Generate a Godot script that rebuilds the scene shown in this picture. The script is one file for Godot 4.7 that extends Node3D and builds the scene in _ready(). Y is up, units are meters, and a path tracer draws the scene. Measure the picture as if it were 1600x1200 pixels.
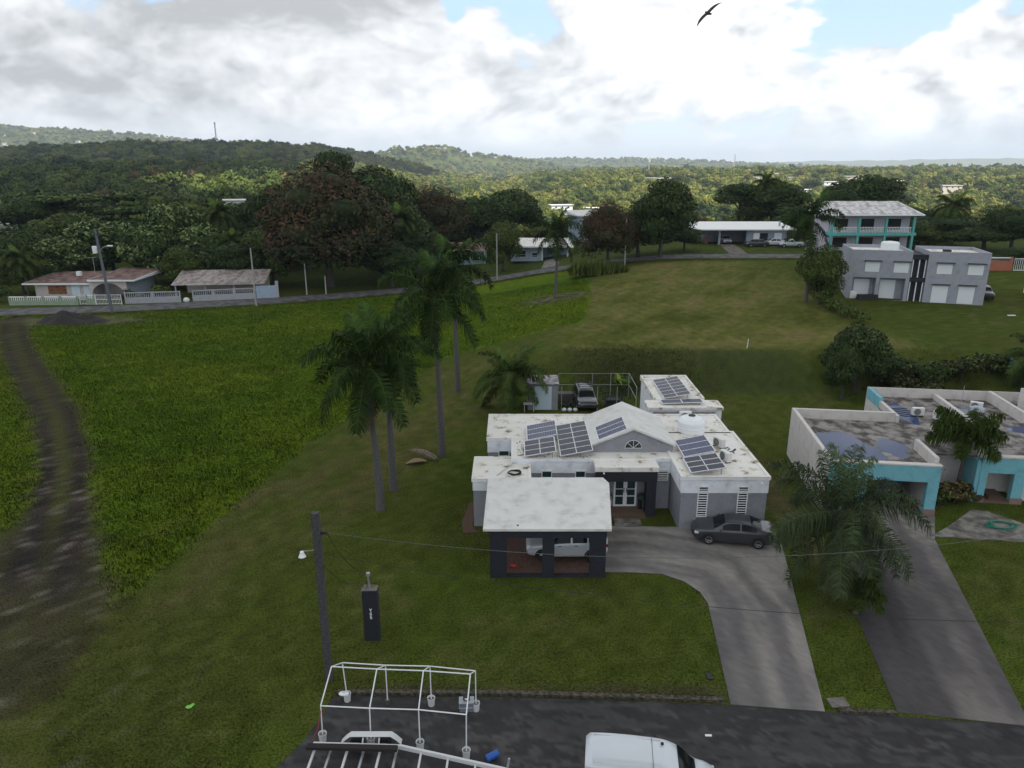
extends Node3D
# A drone view over a white-roofed house with solar panels, its lawns, palms, neighbours and wooded hills.
# x is right, z is towards the viewer, y up, metres. The ground at the house is y = 0.

const EYE := Vector3(0, 21, 0)
const PITCH := -16.84

var mats := {}
var texs := {}
var taken := {}
var rng := RandomNumberGenerator.new()
var fbm := FastNoiseLite.new()
var fine := FastNoiseLite.new()

# ---------------------------------------------------------------- mesh builder
class MB:
	var v := PackedVector3Array()
	var n := PackedVector3Array()
	var c := PackedColorArray()
	var uv := PackedVector2Array()
	var col := Color.WHITE
	var use_col := false
	var use_uv := false
	var tf := Transform3D()

	func vert(p: Vector3, nn: Vector3) -> void:
		v.append(tf * p)
		n.append(tf.basis * nn)
		if use_col: c.append(col)

	func tri(a: Vector3, b: Vector3, d: Vector3) -> void:   # front face clockwise
		var nn := (d - a).cross(b - a).normalized()
		vert(a, nn); vert(b, nn); vert(d, nn)

	func trin(a: Vector3, b: Vector3, d: Vector3, na: Vector3, nb: Vector3, nd: Vector3) -> void:
		vert(a, na); vert(b, nb); vert(d, nd)

	func quad(a: Vector3, b: Vector3, d: Vector3, e: Vector3) -> void:
		tri(a, b, d); tri(a, d, e)

	# faces turned so that their normals look away from `from`
	func quad_out(a: Vector3, b: Vector3, d: Vector3, e: Vector3, from: Vector3) -> void:
		var nn := (d - a).cross(b - a)
		if nn.dot((a + b + d + e) * 0.25 - from) >= 0.0: quad(a, b, d, e)
		else: quad(e, d, b, a)

	func box(lo: Vector3, hi: Vector3, b := 0.0) -> void:
		if b <= 0.0:
			var p := []
			for i in 8: p.append(Vector3(hi.x if i & 1 else lo.x, hi.y if i & 2 else lo.y, hi.z if i & 4 else lo.z))
			var m := (lo + hi) * 0.5
			for f in [[0, 1, 3, 2], [4, 5, 7, 6], [0, 1, 5, 4], [2, 3, 7, 6], [0, 2, 6, 4], [1, 3, 7, 5]]:
				quad_out(p[f[0]], p[f[1]], p[f[2]], p[f[3]], m)
			return
		# chamfered box: top and bottom rings inset
		var m2 := (lo + hi) * 0.5
		var rings := []
		for k in 4:
			var y: float = [lo.y, lo.y + b, hi.y - b, hi.y][k]
			var i: float = b if k == 0 or k == 3 else 0.0
			rings.append(oct(lo.x + i, hi.x - i, lo.z + i, hi.z - i, b, y))
		for k in 3:
			for j in 8: quad_out(rings[k][j], rings[k][(j + 1) % 8], rings[k + 1][(j + 1) % 8], rings[k + 1][j], m2)
		for k in [0, 3]:
			for j in range(1, 7):
				var a: Vector3 = rings[k][0]
				var bb: Vector3 = rings[k][j]
				var d: Vector3 = rings[k][j + 1]
				if ((d - a).cross(bb - a).y > 0.0) == (k == 3): tri(a, bb, d)
				else: tri(a, d, bb)

	func oct(x0: float, x1: float, z0: float, z1: float, b: float, y: float) -> Array:
		return [Vector3(x0 + b, y, z0), Vector3(x1 - b, y, z0), Vector3(x1, y, z0 + b), Vector3(x1, y, z1 - b), Vector3(x1 - b, y, z1), Vector3(x0 + b, y, z1), Vector3(x0, y, z1 - b), Vector3(x0, y, z0 + b)]

	# box given by centre of its base, size and turn
	func cbox(base: Vector3, size: Vector3, turn := 0.0, b := 0.0) -> void:
		var keep := tf
		tf = tf * Transform3D(Basis(Vector3.UP, turn), base)
		box(Vector3(-size.x / 2, 0, -size.z / 2), Vector3(size.x / 2, size.y, size.z / 2), b)
		tf = keep

	# upright prism over a polygon (x, z) from y0 to y1; y1 may differ per corner
	func prism(poly: PackedVector2Array, y0: float, tops: Array) -> void:
		var k := poly.size()
		var area := 0.0
		for i in k: area += poly[i].cross(poly[(i + 1) % k])
		for i in k:
			var a := poly[i]
			var b := poly[(i + 1) % k]
			var ta: float = tops[i % tops.size()]
			var tb: float = tops[(i + 1) % tops.size()]
			var q := [Vector3(a.x, y0, a.y), Vector3(b.x, y0, b.y), Vector3(b.x, tb, b.y), Vector3(a.x, ta, a.y)]
			if area > 0: quad(q[0], q[1], q[2], q[3])
			else: quad(q[3], q[2], q[1], q[0])
		var ix := Geometry2D.triangulate_polygon(poly)
		for i in range(0, ix.size(), 3):
			var t := []
			for j in 3: t.append(Vector3(poly[ix[i + j]].x, tops[ix[i + j] % tops.size()], poly[ix[i + j]].y))
			if (t[2] - t[0]).cross(t[1] - t[0]).y > 0: tri(t[0], t[1], t[2])
			else: tri(t[0], t[2], t[1])
			var w := []
			for j in 3: w.append(Vector3(t[j].x, y0, t[j].z))
			if (w[2] - w[0]).cross(w[1] - w[0]).y < 0: tri(w[0], w[1], w[2])
			else: tri(w[0], w[2], w[1])

	# a bar of square section between two points
	func bar(a: Vector3, b: Vector3, w: float, h := -1.0) -> void:
		var d := (b - a).normalized()
		var s := d.cross(Vector3.UP if absf(d.y) < 0.95 else Vector3.RIGHT).normalized() * w * 0.5
		var u := s.cross(d).normalized() * (h if h > 0 else w) * 0.5
		var p := [a - s - u, a + s - u, a + s + u, a - s + u, b - s - u, b + s - u, b + s + u, b - s + u]
		var m := (a + b) * 0.5
		for f in [[0, 1, 2, 3], [4, 5, 6, 7], [0, 1, 5, 4], [1, 2, 6, 5], [2, 3, 7, 6], [3, 0, 4, 7]]:
			quad_out(p[f[0]], p[f[1]], p[f[2]], p[f[3]], m)

	# a smooth tube along points with a radius for each
	func tube(pts: Array, rad: Array, sides := 8, caps := true) -> void:
		var rings := []
		var norms := []
		var k := pts.size()
		var ref := Vector3(0.31, 0.1, 0.95).normalized()
		for i in k:
			var d: Vector3 = (pts[mini(i + 1, k - 1)] - pts[maxi(i - 1, 0)]).normalized()
			var s := d.cross(ref).normalized()
			var u := s.cross(d)
			var r := []
			var nn := []
			for j in sides:
				var an := TAU * j / sides
				var o := s * cos(an) + u * sin(an)
				r.append(pts[i] + o * rad[mini(i, rad.size() - 1)])
				nn.append(o)
			rings.append(r); norms.append(nn)
		for i in k - 1:
			for j in sides:
				var j2 := (j + 1) % sides
				trin(rings[i][j], rings[i + 1][j2], rings[i + 1][j], norms[i][j], norms[i + 1][j2], norms[i + 1][j])
				trin(rings[i][j], rings[i][j2], rings[i + 1][j2], norms[i][j], norms[i][j2], norms[i + 1][j2])
		if caps:
			for e in [0, k - 1]:
				var d2: Vector3 = (pts[0] - pts[1]).normalized() if e == 0 else (pts[k - 1] - pts[k - 2]).normalized()
				for j in range(1, sides - 1):
					var a: Vector3 = rings[e][0]
					if (rings[e][j + 1] - a).cross(rings[e][j] - a).dot(d2) > 0: trin(a, rings[e][j], rings[e][j + 1], d2, d2, d2)
					else: trin(a, rings[e][j + 1], rings[e][j], d2, d2, d2)

	# a lathe about the y axis: points (radius, y)
	func lathe(pr: Array, sides := 16, at := Vector3.ZERO) -> void:
		for i in pr.size() - 1:
			var a: Vector2 = pr[i]
			var b: Vector2 = pr[i + 1]
			var sl := Vector2(b.y - a.y, a.x - b.x).normalized()
			for j in sides:
				var t0 := TAU * j / sides
				var t1 := TAU * (j + 1) / sides
				var c0 := Vector3(cos(t0), 0, sin(t0))
				var c1 := Vector3(cos(t1), 0, sin(t1))
				var n0 := Vector3(c0.x * sl.x, sl.y, c0.z * sl.x)
				var n1 := Vector3(c1.x * sl.x, sl.y, c1.z * sl.x)
				var p00 := at + c0 * a.x + Vector3(0, a.y, 0)
				var p01 := at + c1 * a.x + Vector3(0, a.y, 0)
				var p10 := at + c0 * b.x + Vector3(0, b.y, 0)
				var p11 := at + c1 * b.x + Vector3(0, b.y, 0)
				trin(p00, p11, p10, n0, n1, n0)
				trin(p00, p01, p11, n0, n1, n1)

	# a grid of points [row][column], smooth
	func grid(g: Array, closed := false, flip := false) -> void:
		var r := g.size()
		var k: int = g[0].size()
		var nm := []
		for i in r:
			var row := []
			for j in k:
				var du: Vector3 = g[mini(i + 1, r - 1)][j] - g[maxi(i - 1, 0)][j]
				var dv: Vector3
				if closed: dv = g[i][(j + 1) % k] - g[i][(j + k - 1) % k]
				else: dv = g[i][mini(j + 1, k - 1)] - g[i][maxi(j - 1, 0)]
				var x := dv.cross(du).normalized()
				row.append(-x if flip else x)
			nm.append(row)
		for i in r - 1:
			for j in (k if closed else k - 1):
				var j2 := (j + 1) % k
				if flip:
					trin(g[i][j], g[i + 1][j2], g[i + 1][j], nm[i][j], nm[i + 1][j2], nm[i + 1][j])
					trin(g[i][j], g[i][j2], g[i + 1][j2], nm[i][j], nm[i][j2], nm[i + 1][j2])
				else:
					trin(g[i][j], g[i + 1][j], g[i + 1][j2], nm[i][j], nm[i + 1][j], nm[i + 1][j2])
					trin(g[i][j], g[i + 1][j2], g[i][j2], nm[i][j], nm[i + 1][j2], nm[i][j2])

	# a lumpy ellipsoid
	func blob(at: Vector3, r: Vector3, rings := 5, sides := 8, rough := 0.0, noise: FastNoiseLite = null) -> void:
		var g := []
		for i in rings + 1:
			var th := PI * i / rings
			var row := []
			for j in sides:
				var ph := TAU * j / sides
				var d := Vector3(sin(th) * cos(ph), cos(th), sin(th) * sin(ph))
				var k := 1.0
				if noise: k += rough * noise.get_noise_3dv(at * 3.1 + d * 1.7)
				row.append(at + d * r * k)
			g.append(row)
		grid(g, true)

	func mesh() -> ArrayMesh:
		var m := ArrayMesh.new()
		if v.is_empty(): return m
		var a := []
		a.resize(Mesh.ARRAY_MAX)
		a[Mesh.ARRAY_VERTEX] = v
		a[Mesh.ARRAY_NORMAL] = n
		if use_col: a[Mesh.ARRAY_COLOR] = c
		if use_uv: a[Mesh.ARRAY_TEX_UV] = uv
		m.add_surface_from_arrays(Mesh.PRIMITIVE_TRIANGLES, a)
		return m

# ---------------------------------------------------------------- naming and placing
func numbered(called: String) -> String:
	var k: int = taken.get(called, 0)
	taken[called] = k + 1
	return called if k == 0 else "%s_%03d" % [called, k]

func put(called: String, mesh: Mesh, m: Material, parent: Node = null) -> MeshInstance3D:
	var o := MeshInstance3D.new()
	o.mesh = mesh
	o.material_override = m
	if parent == null:
		o.name = numbered(called)
		add_child(o)
	else:
		o.name = called
		parent.add_child(o, true)
	return o

func part(called: String, mb: MB, m: Material, parent: Node = null) -> MeshInstance3D:
	return put(called, mb.mesh(), m, parent)

func thing(called: String, label: String, category: String, at := Vector3.ZERO, turn := 0.0, group := "") -> Node3D:
	var o := Node3D.new()
	o.name = numbered(called)
	add_child(o)
	o.position = at
	o.rotation.y = turn
	return tag(o, label, category, group)

func tag(o: Node3D, label: String, category: String, group := "") -> Node3D:
	o.set_meta("label", label)
	o.set_meta("category", category)
	if group: o.set_meta("group", group)
	return o

func structure(called: String, mb: MB, m: Material) -> MeshInstance3D:
	var o := part(called, mb, m)
	o.set_meta("kind", "structure")
	return o

func stuff(o: Node3D, label := "", category := "") -> Node3D:
	o.set_meta("kind", "stuff")
	if label: o.set_meta("label", label)
	if category: o.set_meta("category", category)
	return o

func copy(o: Node3D, at: Vector3, turn: float, size: float, label: String, group := "") -> Node3D:
	var base := String(o.name).rstrip("0123456789").rstrip("_")
	var c: Node3D = o.duplicate()
	c.name = numbered(base)
	add_child(c)
	c.transform = Transform3D(Basis(Vector3.UP, turn).scaled(Vector3.ONE * size), at)
	c.set_meta("label", label)
	if group: c.set_meta("group", group)
	return c

func bx(lo: Vector3, hi: Vector3, b := 0.0) -> MB:
	var m := MB.new()
	m.box(lo, hi, b)
	return m

func bar(a: Vector3, b: Vector3, w: float, h := -1.0) -> MB:
	var m := MB.new()
	m.bar(a, b, w, h)
	return m

func tube(pts: Array, rad: Array, sides := 8) -> MB:
	var m := MB.new()
	m.tube(pts, rad, sides)
	return m

# ---------------------------------------------------------------- materials
func lin(r: float, g: float, b: float) -> Color:
	return Color(r, g, b).linear_to_srgb()

func mat(called: String, c := Color.WHITE, rough := 0.8, metal := 0.0, spec := 0.5) -> StandardMaterial3D:
	if mats.has(called): return mats[called]
	var m := StandardMaterial3D.new()
	m.resource_name = called
	m.albedo_color = c
	m.roughness = rough
	m.metallic = metal
	m.metallic_specular = spec
	mats[called] = m
	return m

# tiling noise between two greys, or with the given colours
func noise_tex(called: String, freq: float, octaves: int, stops: Array, size := 512, kind := FastNoiseLite.TYPE_SIMPLEX_SMOOTH, warp := 0.0) -> NoiseTexture2D:
	if texs.has(called): return texs[called]
	var f := FastNoiseLite.new()
	f.noise_type = kind
	f.seed = called.hash() % 1000
	f.frequency = freq
	f.fractal_octaves = octaves
	f.fractal_gain = 0.6
	if warp > 0.0:
		f.domain_warp_enabled = true
		f.domain_warp_amplitude = warp
		f.domain_warp_frequency = freq * 0.7
	var t := NoiseTexture2D.new()
	t.width = size
	t.height = size
	t.seamless = true
	t.noise = f
	var g := Gradient.new()
	var off := PackedFloat32Array()
	var cs := PackedColorArray()
	for s in stops:
		off.append(s[0])
		cs.append(s[1] if s[1] is Color else Color(s[1], s[1], s[1]))
	g.offsets = off
	g.colors = cs
	t.color_ramp = g
	texs[called] = t
	return t

func bump_tex(called: String, freq: float, octaves: int, strength: float) -> NoiseTexture2D:
	if texs.has(called): return texs[called]
	var t := noise_tex(called, freq, octaves, [[0.0, 0.0], [1.0, 1.0]])
	t.color_ramp = null
	t.as_normal_map = true
	t.bump_strength = strength
	return t

# a plain colour with blotches: texture repeats every `metres`
func worn(called: String, c: Color, rough: float, metres: float, tex: Texture2D, relief := 0.0) -> StandardMaterial3D:
	if mats.has(called): return mats[called]
	var m := mat(called, c, rough)
	m.albedo_texture = tex
	m.uv1_triplanar = true
	m.uv1_world_triplanar = true
	m.uv1_scale = Vector3.ONE / metres
	if relief > 0.0:
		m.normal_enabled = true
		m.normal_texture = bump_tex("relief", 0.02, 4, relief)
	return m

func tinted(called: String, rough := 0.8, spec := 0.3, back := 0.0) -> StandardMaterial3D:
	if mats.has(called): return mats[called]
	var m := mat(called, Color.WHITE, rough, 0.0, spec)
	m.vertex_color_use_as_albedo = true
	m.cull_mode = BaseMaterial3D.CULL_DISABLED
	if back > 0.0:
		m.backlight_enabled = true
		m.backlight = Color(back, back, back)
	return m

# ---------------------------------------------------------------- terrain
func sst(a: float, b: float, x: float) -> float:
	var t := clampf((x - a) / (b - a), 0.0, 1.0)
	return t * t * (3.0 - 2.0 * t)

func hill(x: float, d: float, px: float, pd: float, h: float, sx: float, sd: float) -> float:
	return h * exp(-pow((x - px) / sx, 2) - pow((d - pd) / sd, 2))

func ground(x: float, z: float) -> float:
	var d := -z
	var y := 2.6 * sst(66, 73, d) * sst(-8 - 0.1 * maxf(0, d - 73), 6 + 0.4 * maxf(0, d - 73), x)
	y += 2.6 * sst(73, 132, d) * sst(-15, 35, x)
	if d < 140.0 and absf(x) < 150.0: return y
	var r := sqrt(x * x + d * d)
	if d < 0.0 or absf(x) > 1.4 * d:   # sides and behind: rolling ground
		return y * sst(260, 150, r) + sst(150, 900, r) * (6.0 * fbm.get_noise_2d(x * 0.35, z * 0.35) - 2.0)
	var a := x / d
	var lw := sst(0.0, -0.3, a)
	y -= (5.2 * sst(0.0, 0.1, a) + lerpf(22, 2, lw)) * sst(165, 430, d)
	y += 21.0 * sst(450, 1050, d) * sst(-0.04, 0.14, a) * sst(3200, 1500, d)
	y += 10.0 * sst(300, 700, d) * lw
	y += hill(x, d, -640, 1300, 32, 330, 260)
	y += hill(x, d, -330, 1350, 20, 200, 200)
	y += hill(x, d, -470, 1750, 34, 190, 250)
	y += hill(x, d, -310, 2600, 62, 230, 300)
	y += hill(x, d, -60, 2700, 36, 300, 300)
	y += hill(x, d, 450, 4200, 62, 1100, 500)
	y += hill(x, d, -3000, 3600, 205, 1050, 900)
	y += hill(x, d, -1650, 3500, 85, 700, 700)
	y += hill(x, d, -1000, 4800, 75, 500, 500)
	y += hill(x, d, 5600, 8200, 90, 1700, 800)
	y += hill(x, d, 3300, 8600, 50, 1500, 700)
	y += (sst(200, 800, d) * 7.0 + sst(900, 3000, d) * 9.0) * fbm.get_noise_2d(x * 0.4, z * 0.4)
	return y

func on(x: float, z: float, up := 0.0) -> Vector3:
	return Vector3(x, ground(x, z) + up, z)

# distance of (x, d) from a polyline of Vector2(x, d)
func off_line(p: Vector2, line: Array) -> float:
	var best := 1e9
	for i in line.size() - 1:
		best = minf(best, p.distance_to(Geometry2D.get_closest_point_to_segment(p, line[i], line[i + 1])))
	return best

var track := [Vector2(-70, 101), Vector2(-63, 90), Vector2(-53, 76.5), Vector2(-40.2, 60.7), Vector2(-33, 49.9), Vector2(-28.5, 41.6), Vector2(-25.3, 34.8), Vector2(-23.6, 31), Vector2(-22.5, 26)]
var uncut := PackedVector2Array([Vector2(-21.5, 28.5), Vector2(-19.7, 31.3), Vector2(-16.1, 53.7), Vector2(-7.9, 79.2), Vector2(-3, 82.5), Vector2(8.4, 86.5), Vector2(11.0, 100), Vector2(12.6, 119), Vector2(10, 129.5), Vector2(4, 130.6), Vector2(-5, 129), Vector2(-13, 125), Vector2(-22, 119.6), Vector2(-37, 111), Vector2(-57, 104.5), Vector2(-75, 101.5), Vector2(-120, 95), Vector2(-120, 25), Vector2(-30, 25)])
var far_road := [Vector2(-190, 74), Vector2(-140, 90), Vector2(-100, 100.5), Vector2(-75.5, 106), Vector2(-58, 109.3), Vector2(-37, 116), Vector2(-21.6, 123.6), Vector2(-12, 129.5), Vector2(-4.7, 133), Vector2(2, 134.4), Vector2(7.1, 134.4), Vector2(13.9, 133), Vector2(21.2, 131.4), Vector2(34.2, 130.8), Vector2(51, 130.8), Vector2(68, 129), Vector2(90, 124), Vector2(140, 112), Vector2(200, 95)]

func nz(x: float, z: float, s: float) -> float:
	return fbm.get_noise_2d(x * s, z * s)

# what grows or lies on the near ground, as a base colour
func soil(x: float, z: float) -> Color:
	var d := -z
	var p := Vector2(x, d)
	var n1 := nz(x, z, 6.0)
	var n2 := 0.55 * nz(x + 400, z, 22.0) + 0.75 * fbm.get_noise_2d((x * 0.86 - d * 0.5) * 34.0, (x * 0.5 + d * 0.86) * 7.0)
	var n3 := nz(x, z + 900, 70.0)
	var n4 := fine.get_noise_2d(x * 30.0, z * 30.0)
	var lawn := Color(0.050, 0.060, 0.0120)
	var lush := Color(0.045, 0.070, 0.0095)
	var straw := Color(0.085, 0.071, 0.031)
	var mud := Color(0.042, 0.033, 0.027)
	var c := lawn.lerp(lush, clampf(0.35 + n1 * 0.9, 0, 1))
	c = c.lerp(straw, clampf((n2 * 0.9 + n3 * 0.5 + n1 * 0.4) * 0.75 - 0.05, 0, 0.6))
	# upper lawn beyond the bank is drier
	var up := sst(70, 76, d) * sst(2, 12, x + (d - 80) * 0.05) * sst(126, 122, d) * sst(45, 38, x)
	c = c.lerp(Color(0.118, 0.112, 0.032), up * clampf(0.55 + n1 * 0.7 + n2 * 0.5, 0, 1))
	c = c.lerp(Color(0.122, 0.095, 0.045), up * clampf(n1 * 1.2 + n2 * 1.1 - 0.12, 0, 0.8))
	# the steep bank: rough dark weeds and dry stalks
	var bank := sst(65, 67, d) * sst(74, 72, d) * sst(3, 9, x) * sst(31, 26, x)
	c = c.lerp(Color(0.046, 0.047, 0.020).lerp(Color(0.030, 0.045, 0.012), clampf(0.5 + n3, 0, 1)), bank * 0.85)
	# strip of worn grass beside the house
	var worn_strip := sst(1.6, 0.3, absf(x - 17.2 - n2)) * sst(30, 40, d) * sst(66, 58, d)
	c = c.lerp(Color(0.085, 0.068, 0.035), worn_strip * 0.75)
	# mown diagonal band
	var band := off_line(p, [Vector2(-20, 33), Vector2(-9.5, 52), Vector2(-2.0, 73)])
	c = c.lerp(Color(0.080, 0.072, 0.027), sst(7, 2, band) * clampf(0.42 + n2 * 1.0, 0, 0.85) * sst(20, 30, d))
	# mower stripes
	c = c * (1.0 + 0.07 * sin((x * 0.83 + d * 0.35) * 4.3 + n2 * 2.0) * sst(30, 22, absf(x)))
	if Geometry2D.is_point_in_polygon(p + Vector2(n3 * 0.5, n3 * 0.4), uncut):
		c = Color(0.055, 0.094, 0.0065).lerp(Color(0.085, 0.120, 0.0085), clampf(0.5 + n1 * 1.1 + n2 * 0.5, 0, 1))
		c = c.lerp(Color(0.085, 0.090, 0.020), clampf(n2 * 1.4 - 0.35, 0, 0.6))
	# dirt track with two ruts and a grassy middle
	var t := off_line(p, track)
	if t < 7.0:
		var ww := 1.75 + sst(46, 30, d) * 1.6
		var edge := sst(ww + 0.8, ww - 0.3, t + n3 * 0.9 + n2 * 0.8)
		var rut := sst(0.75, 0.35, absf(t - 1.05 + n3 * 0.2)) + sst(44, 36, d) * 0.6
		var dirt := mud.lerp(Color(0.019, 0.017, 0.016), clampf(0.5 + n2 + n4 * 0.4, 0, 1)).lerp(Color(0.21, 0.185, 0.16), clampf(n3 * 1.0 + n4 * 1.3 - 0.32, 0, 1) * sst(62, 40, d) * 0.7)
		c = c.lerp(Color(0.052, 0.046, 0.020), edge * 0.75)
		c = c.lerp(dirt, edge * clampf(0.30 + rut * 0.75 + n3 * 0.4, 0, 1))
	# bare patches at the lower left, by the far road and round the far palm
	var bare := sst(6.5, 2, Vector2(x + 17.5, d - 22.5).length() + n2 * 4.0) * clampf(n3 * 0.9 + n4 * 1.6 - 0.25, 0, 1)
	c = c.lerp(Color(0.12, 0.105, 0.09), bare * 0.6)
	c = c.lerp(Color(0.052, 0.052, 0.016), sst(12, 4, Vector2(x + 21, d - 24).length() + n2 * 3.0) * 0.45)
	var pile := maxf(sst(4.5, 2, Vector2((x + 60) * 0.35, d - 100).length() + n3), sst(4.2, 2.0, Vector2((x - 6.6) * 0.55, d - 105).length() + n3 * 1.5) * 0.8)
	c = c.lerp(Color(0.060, 0.056, 0.034).lerp(Color(0.13, 0.11, 0.075), clampf(n4 + 0.3, 0, 1)), pile * 0.8)
	var kerbside := sst(24.0, 24.8, d) * sst(25.9, 25.2, d + n2 * 0.5) * sst(-8, -6.5, x) * sst(9, 8, x)
	c = c.lerp(Color(0.050, 0.042, 0.026), kerbside * 0.8)
	# rough grass round the plots beyond the far road, shade put into its colour
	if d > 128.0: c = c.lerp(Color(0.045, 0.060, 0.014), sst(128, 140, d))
	return c * 1.85 * (0.92 + 0.26 * n4 + 0.24 * n3)

func lines(stops: Array) -> PackedFloat32Array:   # [from, step, from, step, ..., end]
	var o := PackedFloat32Array()
	var i := 0
	while i < stops.size() - 1:
		var x: float = stops[i]
		while x < stops[i + 2] - stops[i + 1] * 0.4:
			o.append(x)
			x += stops[i + 1]
		i += 2
	o.append(stops[stops.size() - 1])
	return o

func sheet(xs: PackedFloat32Array, ds: PackedFloat32Array, at: Callable) -> ArrayMesh:
	# at(i, j) -> [position, colour]; shared vertices with smooth normals
	var w := xs.size()
	var v := PackedVector3Array()
	var c := PackedColorArray()
	for j in ds.size():
		for i in w:
			var q: Array = at.call(xs[i], ds[j])
			v.append(q[0]); c.append(q[1])
	var nn := PackedVector3Array()
	nn.resize(v.size())
	var ix := PackedInt32Array()
	for j in ds.size() - 1:
		for i in w - 1:
			var k := j * w + i
			ix.append_array([k, k + w, k + w + 1, k, k + w + 1, k + 1])
	for j in ds.size():
		for i in w:
			var du := v[j * w + mini(i + 1, w - 1)] - v[j * w + maxi(i - 1, 0)]
			var dv := v[mini(j + 1, ds.size() - 1) * w + i] - v[maxi(j - 1, 0) * w + i]
			var q := du.cross(dv).normalized()
			nn[j * w + i] = q if q.y > 0 else -q
	var a := []
	a.resize(Mesh.ARRAY_MAX)
	a[Mesh.ARRAY_VERTEX] = v
	a[Mesh.ARRAY_NORMAL] = nn
	a[Mesh.ARRAY_COLOR] = c
	a[Mesh.ARRAY_INDEX] = ix
	var m := ArrayMesh.new()
	m.add_surface_from_arrays(Mesh.PRIMITIVE_TRIANGLES, a)
	return m

func make_terrain() -> void:
	var gm := tinted("grass_ground", 0.95, 0.1)
	gm.albedo_texture = noise_tex("turf", 0.035, 5, [[0.0, 0.45], [0.35, 0.8], [0.6, 1.0], [1.0, 1.35]], 1024)
	gm.uv1_triplanar = true
	gm.uv1_world_triplanar = true
	gm.uv1_scale = Vector3.ONE / 5.3
	gm.normal_enabled = true
	gm.normal_texture = bump_tex("turf_relief", 0.05, 4, 10.0)
	gm.normal_scale = 1.0
	var xs := lines([-170.0, 4.0, -90.0, 1.0, -40.0, 0.5, 45.0, 1.0, 90.0, 4.0, 170.0])
	var ds := lines([-60.0, 5.0, 15.0, 0.5, 60.0, 0.6, 130.0, 1.2, 220.0])
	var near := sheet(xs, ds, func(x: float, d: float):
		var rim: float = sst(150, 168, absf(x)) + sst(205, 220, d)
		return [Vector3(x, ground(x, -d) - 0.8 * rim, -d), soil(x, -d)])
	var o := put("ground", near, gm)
	o.set_meta("kind", "structure")
	# hills to the horizon, as a fan of rays round the viewer's station
	var an := PackedFloat32Array()
	var deg := -180.0
	while deg < 180.0:
		an.append(deg)
		deg += 0.5 if absf(deg) < 44.0 else 4.0
	an.append(180.0)
	var rr := PackedFloat32Array()
	var r := 120.0
	while r < 16000.0:
		rr.append(r)
		r *= 1.035
	var hm := tinted("hill_cover", 0.95, 0.1)
	hm.albedo_texture = gm.albedo_texture
	hm.uv1_triplanar = true
	hm.uv1_world_triplanar = true
	hm.uv1_scale = Vector3.ONE / 60.0
	var far := sheet(an, rr, func(g: float, q: float):
		var x: float = sin(deg_to_rad(g)) * q
		var z: float = -cos(deg_to_rad(g)) * q
		var y := ground(x, z)
		if absf(x) < 168.0 and z < 60.0 and z > -216.0: y -= 3.0
		var n := nz(x, z, 0.5)
		var n2 := nz(x + 5000, z, 2.0)
		var c := Color(0.050, 0.072, 0.018).lerp(Color(0.105, 0.125, 0.035), clampf(0.4 + n + n2 * 0.6, 0, 1))
		c = c.lerp(Color(0.15, 0.115, 0.06), clampf(n2 * 1.6 - 0.55, 0, 0.7))
		return [Vector3(x, y, z), c])
	var ho := put("hills", far, hm)
	ho.set_meta("kind", "structure")

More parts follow.
